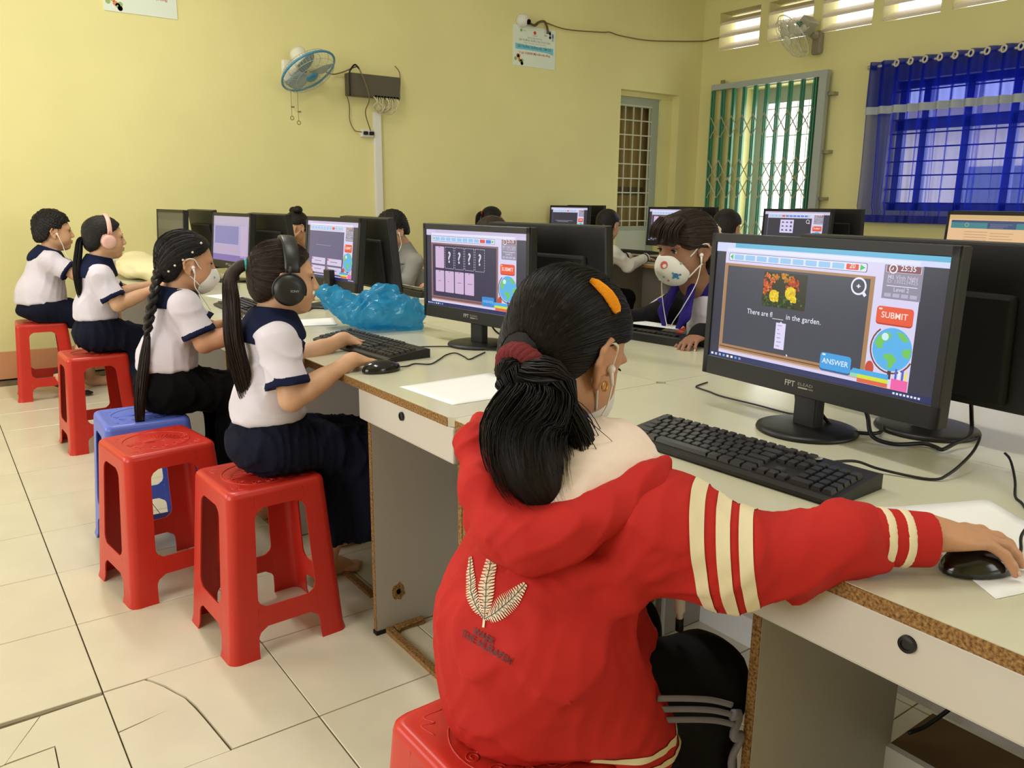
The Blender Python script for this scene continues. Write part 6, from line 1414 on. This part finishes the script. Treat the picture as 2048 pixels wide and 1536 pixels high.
def facemask(H, t, m, strap=True, top=-.016, fat=0):
    sdf('face_mask', [H.el((.042, 0, -.054), (.066+fat, .060+fat*.6, .060), .01), H.rc((.09, 0, -.02), (.10, 0, -.05), .012, .016, .02), fn(lambda P: ((H.loc(P)[:, 2]-top-.06*(H.loc(P)[:, 0]-.09))*H.k*.9).astype(np.float32), .004), fn(lambda P: ((.034-H.loc(P)[:, 0])*H.k).astype(np.float32), .004)], .0035*H.k, m, t)
    if strap:
        for s in (1, -1):
            bm = new_bm(); tube(bm, [H(x, s*y, z) for x, y, z in spline([(.045, .056, -.024), (.028, .064, -.010), (.012, .0745, .012), (-.004, .081, .017), (-.02, .081, .010), (-.026, .080, -.010), (-.014, .075, -.036), (.008, .068, -.052), (.04, .056, -.082)], 4)], .0024*H.k, 6); obj('mask_strap', bm, m, t, True)
facemask(H3, t3, M_MASKW)
cv = Canvas(.1, .1); cv.disc(0, 0, .004, (90, 150, 200), 1); cv.build('mask_print', along(H3.R @ np.array((.75, -.66, 0)), H3(.088, -.046, -.045)), M_PRINT, t3)
settle(t3)
e0 = H3(.006, -.0765, -.014); earphones('white earbud of the girl with the long braid', [(tuple(e0), (0, -1, .2), tuple(H3(.012, -.082, -.036)-e0))], [[tuple(H3(.012, -.082, -.036)), tuple(H3(.014, -.082, -.08)), (.535, .035, .865), (.56, .04, .82)]], .0015)

# girl with pink headphones
H4 = Frame((.494, 1.5, 1.012), yaw=0, pitch=.05, k=.90)
J4 = dict(chest=(.445, 1.5, .80), pelvis=(.42, 1.5, .56), shR=(.442, 1.40, .838), elR=(.50, 1.36, .70), wrR=(.70, 1.42, .77), shL=(.46, 1.60, .838), elL=(.55, 1.63, .72), wrL=(.74, 1.60, .775), hipR=(.43, 1.43, .54), knR=(.69, 1.43, .48), anR=(.56, 1.36, .09), hipL=(.43, 1.57, .54), knL=(.69, 1.57, .48), anL=(.66, 1.6, .1), heelR=(.46, 1.34, .01), toeR=(.62, 1.33, 0), heelL=(.64, 1.6, 0), toeL=(.8, 1.6, 0))
t4, A4 = child('girl with pale pink headphones and dark ponytail in profile', (.39, 1.51), 1, H4, J4, M_SKIN2, .0048, None, None, [('R', (.95, .2, -.1), (0, 0, 1), CURL), ('L', (.95, -.2, -.1), (0, 0, 1), FLATH)])
shirt(t4, A4, M_SHIRT, M_NAVY, .006, seed=12, H=H4); skirt(t4, A4, M_NAVYSK, .008, (.66, 1.5, .49), (.56, 1.45, .25), 8)
face_bits(H4, t4)
TIE4 = (-.105, .0, -.012); hair_cap(H4, t4, M_HAIR, PULLED, .011, TIE4, .0045, .0012)
q = H4(-.12, 0, -.02); strands('ponytail', [tuple(H4(-.095, 0, -.012)), tuple(q), (q[0]-.012, q[1]-.005, q[2]-.05), (.355, 1.475, .86), (.355, 1.47, .77), (.36, 1.47, .70)], [.010, .014, .018, .020, .016, .006], 150, M_HAIR, t4, .0016, 7, .05)
settle(t4); headphones('pale pink headphones over the dark ponytail', H4, mat('pale_pink_plastic', (226, 180, 166), .4, .5), mat('pink_plastic', (212, 160, 148), .4, .5), .036, .009, .011, False, -.020)

# boy by the wall
H5 = Frame((.436, 2.80, .998), yaw=.0, pitch=.03, k=1.04)
J5 = dict(chest=(.375, 2.80, .78), pelvis=(.325, 2.80, .55), shR=(.385, 2.675, .83), elR=(.50, 2.62, .745), wrR=(.66, 2.66, .775), shL=(.40, 2.92, .83), elL=(.52, 2.95, .74), wrL=(.72, 2.92, .775), hipR=(.34, 2.72, .53), knR=(.60, 2.70, .455), anR=(.40, 2.66, .14), hipL=(.34, 2.88, .53), knL=(.62, 2.9, .47), anL=(.56, 2.9, .1), heelR=(.355, 2.66, .085), toeR=(.50, 2.64, .02), heelL=(.54, 2.9, 0), toeL=(.72, 2.9, 0))
t5, A5 = child('boy with short black hair and white earphones by the far wall', (.31, 2.80), 1, H5, J5, M_SKIN2, .0055, None, None, [('R', (.95, .2, -.1), (0, 0, 1), FLATH), ('L', (.95, -.2, -.1), (0, 0, 1), FLATH)], grow=1.15)
shirt(t5, A5, M_SHIRT, M_NAVY, .007, seed=15, H=H5, g=1.2, sl=(.054, .064), bag=.05, waist=.02)
sdf('shorts', [el((.325, 2.8, .535), (.14, .17, .075), k=.05)]+[x for s, k in (('R', .455), ('L', .47)) for x in (rc(A5['hip'+s], A5['hip'+s]*.12+A5['kn'+s]*.88, .092, .076, .03),)]+[fn(lambda X_: np.where(X_[:, 0] < .44, .4605-X_[:, 2], -1).astype(np.float32), .01), cut((.555, 0, 0), (1, 0, -.25))], .008, M_NAVYSK, t5, disp=creases(.008, 45, 3), pad=.012)
bm = new_bm(); lathe(bm, [(0, 0), (.007, 0), (.006, .003), (0, .003)], 12, along((.1, -1, .2), (.50, 2.625, .50))); obj('button', bm, M_WHITE, t5)
face_bits(H5, t5); hair_cap(H5, t5, M_HAIR, BOYCUT, .011, (-.06, 0, .10), .005, .0035, top=.006)
sdf('sandal', [rc((.355, 2.66, .082), (.50, 2.64, .016), .034, .034, .01, ((0, 0, 1), .3)), rc((.345, 2.66, .14), (.36, 2.66, .17), .012, .012, .03), rc((.385, 2.625, .13), (.43, 2.62, .075), .012, .012, .01), rc((.35, 2.66, .15), (.39, 2.625, .13), .012, .012, .02), rc((.43, 2.61, .07), (.44, 2.68, .075), .014, .014, .01)], .006, M_BLACK2, t5)
settle(t5)
e0 = H5(.006, -.0775, -.014); earphones('white earbud of the boy by the far wall', [(tuple(e0), (0, -1, .2), tuple(H5(.014, -.083, -.036)-e0))], [[tuple(H5(.014, -.083, -.036)), tuple(H5(.03, -.082, -.08)), (.475, 2.70, .86), (.50, 2.66, .80), (.52, 2.60, .66), (.55, 2.6, .58)]], .002)
# ------------------------------------------------------------------ across the desks
def simple_child(label, seat, f, H, sk, topm, cuffm=None, hairk='pulled', hm=None, tie=(-.1, 0, -.01), arms=None, res=.007, low=M_BLACKSK, chest=None, pelvis=None, seed=1, face=True, collar=None, pitchface=0, g=.85, hairth=.011):
    ch = np.array(chest if chest is not None else (seat[0]+f*.08, seat[1], .79)); pe = np.array(pelvis if pelvis is not None else (seat[0]+f*.0, seat[1], .56)); r = -f   # the child's right hand side along y
    J = dict(chest=ch, pelvis=pe, shR=ch+(f*.0, r*.105, .045), shL=ch+(f*.0, -r*.105, .045))
    if arms: J.update(arms)
    J.setdefault('elR', J['shR']+(f*.08, r*.03, -.125)); J.setdefault('wrR', np.array(J['elR'])+(f*.2, -r*.06, .06)); J.setdefault('elL', J['shL']+(f*.08, -r*.03, -.125)); J.setdefault('wrL', np.array(J['elL'])+(f*.2, r*.06, .06))
    for s, k in (('R', r), ('L', -r)): J['hip'+s] = pe+(0, k*.07, -.015); J['kn'+s] = pe+(f*.27, k*.08, -.07); J['an'+s] = pe+(f*.27, k*.08, -.47); J['heel'+s] = pe+(f*.24, k*.08, -.56); J['toe'+s] = pe+(f*.42, k*.08, -.56)
    t, A = child(label, seat, f, H, J, sk, res, None, None, J.get('hands', [('R', (f*.95, -r*.15, -.12), (0, 0, 1), FLATH), ('L', (f*.95, r*.15, -.12), (0, 0, 1), FLATH)]), grow=.85)
    shirt(t, A, topm, cuffm, res, f=f, seed=seed, H=None if collar is None else H, g=g, longs=True, collar=collar is not None, bag=.03)
    legs = [el(pe+(f*.02, 0, -.02), (.11, .13, .06), k=.04)]
    for s in 'RL': legs += [rc(A['hip'+s], A['kn'+s], .07, .06, .03), rc(A['kn'+s], A['an'+s], .058, .045, .03)]
    fx = pe[0]; legs.append(fn(lambda X_: np.where((X_[:, 0]-fx)*f < .12, .4605-X_[:, 2], -1).astype(np.float32), .01)); sdf('trousers', legs, .01, low, t, disp=creases(.006, 22, 4), pad=.012)
    hl = {'pulled': PULLED, 'bangs': BANGS, 'boy': BOYCUT}[hairk]
    hair_cap(H, t, hm or M_HAIR, hl, hairth, tie, max(.0042, res*.8), .0012 if hairk != 'boy' else .003, top=.004 if hairk == 'boy' else 0)
    if face: face_bits(H, t)
    return t, A
# masked girl in the black jacket
H6 = Frame((1.888, -.925, 1.052), yaw=PI-.10, pitch=.13, roll=-.04, k=1.10)
M_BLKJ = mat('black_jacket_cloth', (16, 16, 17), .8, .2, bump=.1, bscale=200); M_VIO = MATS['violet_blue_collar']
ch6, pe6 = np.array((2.055, -.93, .79)), np.array((2.22, -.93, .56))
J6 = dict(chest=ch6, pelvis=pe6, shR=(2.03, -.80, .835), elR=(1.93, -.715, .765), wrR=(1.75, -.70, .772), shL=(2.03, -1.06, .835), elL=(1.99, -1.16, .765), wrL=(1.795, -1.095, .780), hipR=pe6+(0, .07, -.015), hipL=pe6+(0, -.07, -.015))
for s, k in (('R', 1), ('L', -1)): J6['kn'+s] = pe6+(-.27, k*.08, -.07); J6['an'+s] = pe6+(-.25, k*.08, -.47); J6['heel'+s] = pe6+(-.22, k*.08, -.56); J6['toe'+s] = pe6+(-.40, k*.08, -.56)
t6, A6 = child('masked girl in a black jacket with violet collar facing the camera', (2.27, -.93), -1, H6, J6, M_SKIN3, .0042, None, None, [('L', (-.93, -.22, -.16), (-.1, 0, 1), ((.25, .5, .35), (.22, .5, .35), (.25, .5, .4), (.3, .5, .4))), ('R', (-.95, -.1, -.1), (0, 0, 1), FLATH)], grow=.9)
shirt(t6, A6, M_SHIRT, M_VIO, .005, f=-1, seed=21, H=H6, g=.86, sleeve=.5, amp=.004)
sdf('collar_flaps', [rc(H6(.01, s*.035, -.125), H6(.052, s*.052, -.20), .02, .024, .01, (H6.R @ np.array((1, 0, .35)), .38)) for s in (1, -1)]+[rc(H6(.052, s*.052, -.20), H6(.066, s*.034, -.238), .023, .013, .01, (H6.R @ np.array((1, 0, .35)), .38)) for s in (1, -1)], .004, M_VIO, t6)
jp = [rc(ch6, pe6+(0, 0, .08), .112, .118, .05, ((1, 0, .1), .9)), rc(A6['shR'], A6['shL'], .060, .060, .05)]
for s in 'RL': jp += [rc(A6['sh'+s], A6['el'+s], .060, .054, .03), rc(A6['el'+s], A6['wr'+s], .052, .040, .02)]
jp += [el((1.93, -.935, .80), (.13, .062, .26), k=.012, op='s'), rc(ch6+(-.02, 0, .08), H6(-.02, 0, -.10), .056, .058, .01, None, 's'), cut(pe6+(0, 0, .0), (0, 0, -1), .02)]
sdf('jacket', jp, .0055, M_BLKJ, t6, disp=creases(.008, 40, 31), pad=.012)
sdf('shirt_front', [rc((1.99, -.935, .86), (2.04, -.935, .66), .062, .085, .03)], .006, M_SHIRT, t6, disp=creases(.004, 40, 33))
bm = new_bm(); tube(bm, spline([(2.005, -.745, .868), (1.97, -.725, .845), (1.935, -.70, .815), (1.90, -.682, .80), (1.86, -.675, .80)], 5), .005, 6); obj('sleeve_piping', bm, M_SHIRT, t6, True)
bm = new_bm(); tube(bm, [(1.86, -1.205, .80), (1.90, -1.21, .795), (1.94, -1.215, .79)], .006, 6); obj('sleeve_piping', bm, M_SHIRT, t6, True)
sdf('trousers', [el(pe6+(-.02, 0, -.02), (.12, .14, .06), k=.04)]+[x for s in 'RL' for x in (rc(A6['hip'+s], A6['kn'+s], .075, .062, .03), rc(A6['kn'+s], A6['an'+s], .06, .045, .03))]+[fn(lambda X_: np.where(X_[:, 0] > 2.11, .4605-X_[:, 2], -1).astype(np.float32), .01)], .01, M_TRK, t6, disp=creases(.006, 22, 4), pad=.012)
face_bits(H6, t6, lips=False, gaze=.0)
TIE6 = (-.10, -.01, .03); fr = [H6.rc((.045, s*.02, .085), (.083, s*.034, .018), .018, .009, .012) for s in (1, -1)]+[H6.rc((.05, 0, .085), (.092, .004, .028), .018, .009, .012), H6.rc((.03, .06, .05), (.045, .066, -.03), .012, .006, .01), H6.rc((.03, -.06, .05), (.045, -.066, -.03), .012, .006, .01)]
hc6, uv6 = hair_cap(H6, t6, M_HAIRB, BANGS, .011, TIE6, .0042, .0012, extra=fr)
for s in range(-5, 6): strands('fringe', [tuple(H6(.05, s*.011, .095)), tuple(H6(.088, s*.0115, .062)), tuple(H6(.100-.0012*s*s*.5, s*.0128+.002, .010))], [.006, .008, .008], 34, M_HAIRB, t6, .0011, s+20, .1, ends=.5, n=4)
combed('combed_hair', H6, uv6, TIE6, 260, M_HAIRB, t6, BANGS, .0118, 9, .0008, cap=hc6)
bm = new_bm(); M = along(H6.R @ np.array((-1, 0, .3)), H6(-.118, .0, .032)); tube(bm, [M @ Vector((.024*math.cos(a*PI/12), .024*math.sin(a*PI/12), .004*math.sin(a*1.9))) for a in range(25)], .010, 7, cap=False); obj('hair_tie', bm, mat('cream_scrunchie', (222, 204, 178), .9), t6, True)
strands('ponytail', [tuple(H6(-.105, 0, .03)), tuple(H6(-.135, 0, .02)), tuple(H6(-.15, .005, -.04)), tuple(H6(-.145, .01, -.12))], [.012, .02, .024, .012], 90, M_HAIRB, t6, .0016, 3)
facemask(H6, t6, M_MASKW, True, -.012, .002)
mk = [o for o in t6.children if o.name.startswith('face_mask')][0]; mb = BVHTree.FromPolygons([v.co for v in mk.data.vertices], [tuple(p.vertices) for p in mk.data.polygons])
nf = Vector(H6.R @ np.array((.86, .5, 0))); e1 = Vector((0, 0, 1)).cross(nf).normalized(); e2 = nf.cross(e1); pm6 = plane_map(mb, H6(.09, .03, -.048), nf, e1, e2, .0008)
cv = Canvas(1, 1); cv.disc(-.018, .012, .0125, (206, 92, 88), 1); cv.disc(-.016, .009, .0065, (226, 224, 218), 2)
cv.build('mask_print', None, M_PRINT, t6, fn=pm6); cv = Canvas(1, 1)
for x, y, r, c in ((.020, -.024, .009, (62, 120, 170)), (.033, -.022, .004, (62, 120, 170)), (.012, -.032, .004, (80, 140, 180)), (.026, -.034, .004, (80, 140, 180)), (.012, -.015, .0035, (80, 140, 180)), (.035, .016, .004, (120, 170, 160)), (-.02, -.03, .004, (120, 150, 190)), (-.006, -.043, .004, (210, 120, 110))): cv.disc(x, y, r, c, 1)
cv.build('mask_print', None, M_PRINT, t6, fn=pm6)
settle(t6)
eL, eR = H6(.006, .0765, -.016), H6(.006, -.0765, -.016)
earphones('white wired earphones of the masked girl, cords meeting on her chest', [(tuple(eL), tuple(H6.R @ np.array((.2, 1, 0))), tuple(H6(.012, .082, -.04)-eL)), (tuple(eR), tuple(H6.R @ np.array((.2, -1, 0))), tuple(H6(.012, -.082, -.04)-eR))],
    [[tuple(H6(.012, .082, -.04)), tuple(H6(.03, .078, -.10)), tuple(H6(.062, .05, -.175)), tuple(H6(.075, .012, -.24)), (1.89, -.935, .76)], [tuple(H6(.012, -.082, -.04)), tuple(H6(.04, -.07, -.12)), tuple(H6(.066, -.03, -.20)), tuple(H6(.077, .006, -.25)), (1.888, -.93, .775)]], .0016)
# boy in grey
H7 = Frame((2.17, 1.75, 1.015), yaw=PI+.1, pitch=.42, k=1.0)
t7, A7 = simple_child('boy in a grey jacket half hidden behind a monitor back', (2.35, 1.75), -1, H7, M_SKIN2, mat('grey_sweat_cloth', (150, 148, 142), .85, .2, bump=.1, bscale=180), None, 'boy', None, (-.06, 0, .1), chest=(2.27, 1.75, .775), res=.006, seed=41, hairth=.015, collar=M_SHIRT)
settle(t7); e0 = H7(.006, .0775, -.014); earphones('white earbud of the boy in grey', [(tuple(e0), (0, -1, .2), tuple(H7(.012, .082, -.036)-e0))], [[tuple(H7(.012, .082, -.036)), tuple(H7(.03, .08, -.09)), (2.13, 1.66, .84)]], .002)
# child with the raised hand
H8 = Frame((2.03, 3.0, 1.0), yaw=PI+.1, pitch=.35, k=.98)
t8, A8 = simple_child('child resting the face on a raised hand at the far end', (2.3, 3.0), -1, H8, M_SKIN2, mat('cream_cardigan', (226, 208, 182), .85), None, 'pulled', None, (-.08, 0, .08), chest=(2.16, 3.0, .77), arms=dict(elL=np.array((1.93, 2.89, .79)), wrL=np.array((1.955, 2.915, .925)), hands=[('L', (.25, .2, .9), (-.5, -.8, 0), CURL), ('R', (-.95, -.15, -.12), (0, 0, 1), FLATH)]), seed=43, res=.006)
sdf('hair_bun', [el(H8(-.05, .035, .115), (.035, .035, .03)), el(H8(-.05, -.035, .11), (.033, .033, .028))], .006, M_HAIR, t8, attr={'strand': lambda V: V[:, 0]*30}); settle(t8)
# white jacket child, standing out before the niche door
M_WJK = mat('pale_grey_jacket_cloth', (206, 202, 190), .8, .2, bump=.1, bscale=160)
H9 = Frame((3.955, 1.71, 1.035), yaw=.22, pitch=.18, k=1.0)
t9, A9 = simple_child('child in a pale grey jacket with black cuffs, seen from behind', (3.84, 1.72), 1, H9, M_SKIN2, M_WJK, mat('black_rib', (20, 20, 22), .8), 'pulled', None, (-.10, 0, -.03), chest=(3.905, 1.70, .79), arms=dict(elR=np.array((4.03, 1.555, .735)), wrR=np.array((4.265, 1.62, .785)), elL=np.array((4.02, 1.86, .74)), wrL=np.array((4.27, 1.82, .78))), seed=45, res=.006)
bm = new_bm(); tube(bm, spline([(3.93, 1.62, .885), (3.955, 1.585, .86), (4.0, 1.545, .80), (4.03, 1.52, .76)], 5), .005, 6); obj('sleeve_piping', bm, M_BLACK2, t9, True)
sdf('hair_tie', [el(H9(-.1, -.03, -.035), (.018, .018, .018))], .005, mat('grey_clip', (150, 150, 146), .5), t9); settle(t9)
# child before the gate
H10 = Frame((3.985, .62, 1.045), yaw=.15, pitch=.15, k=1.02)
t10, A10 = simple_child('dark haired child before the folding gate, seen from behind', (3.84, .62), 1, H10, M_SKIN, M_BLKJ, None, 'pulled', None, (-.09, 0, -.08), seed=47, face=True, hairth=.014); settle(t10)
# side ponytail child
H11 = Frame((3.875, 3.12, 1.04), yaw=0, pitch=.1, k=1.0)
t11, A11 = simple_child('far child with a high side ponytail and red hair tie', (3.84, 3.12), 1, H11, M_SKIN, M_NAVY, None, 'pulled', None, (-.105, 0, .04), seed=49)
q = H11(-.125, 0, .045); strands('ponytail', [tuple(H11(-.1, 0, .04)), tuple(q), (q[0]-.03, q[1], q[2]-.03), (q[0]-.035, q[1], q[2]-.11), (q[0]-.02, q[1], q[2]-.18)], [.012, .014, .02, .02, .008], 80, M_HAIR, t11, .002, 3)
sdf('hair_tie', [el(q, (.012, .02, .02))], .005, mat('red_hair_tie', (150, 40, 34), .7), t11); settle(t11)
# child behind the monitor back
H12 = Frame((2.345, .92, 1.005), yaw=PI, pitch=.25, k=1.0)
t12, A12 = simple_child('brown haired child whose crown shows over a monitor back', (2.4, .92), -1, H12, M_SKIN, M_SHIRT, None, 'pulled', M_HAIRB, (-.1, 0, .02), seed=51); settle(t12)
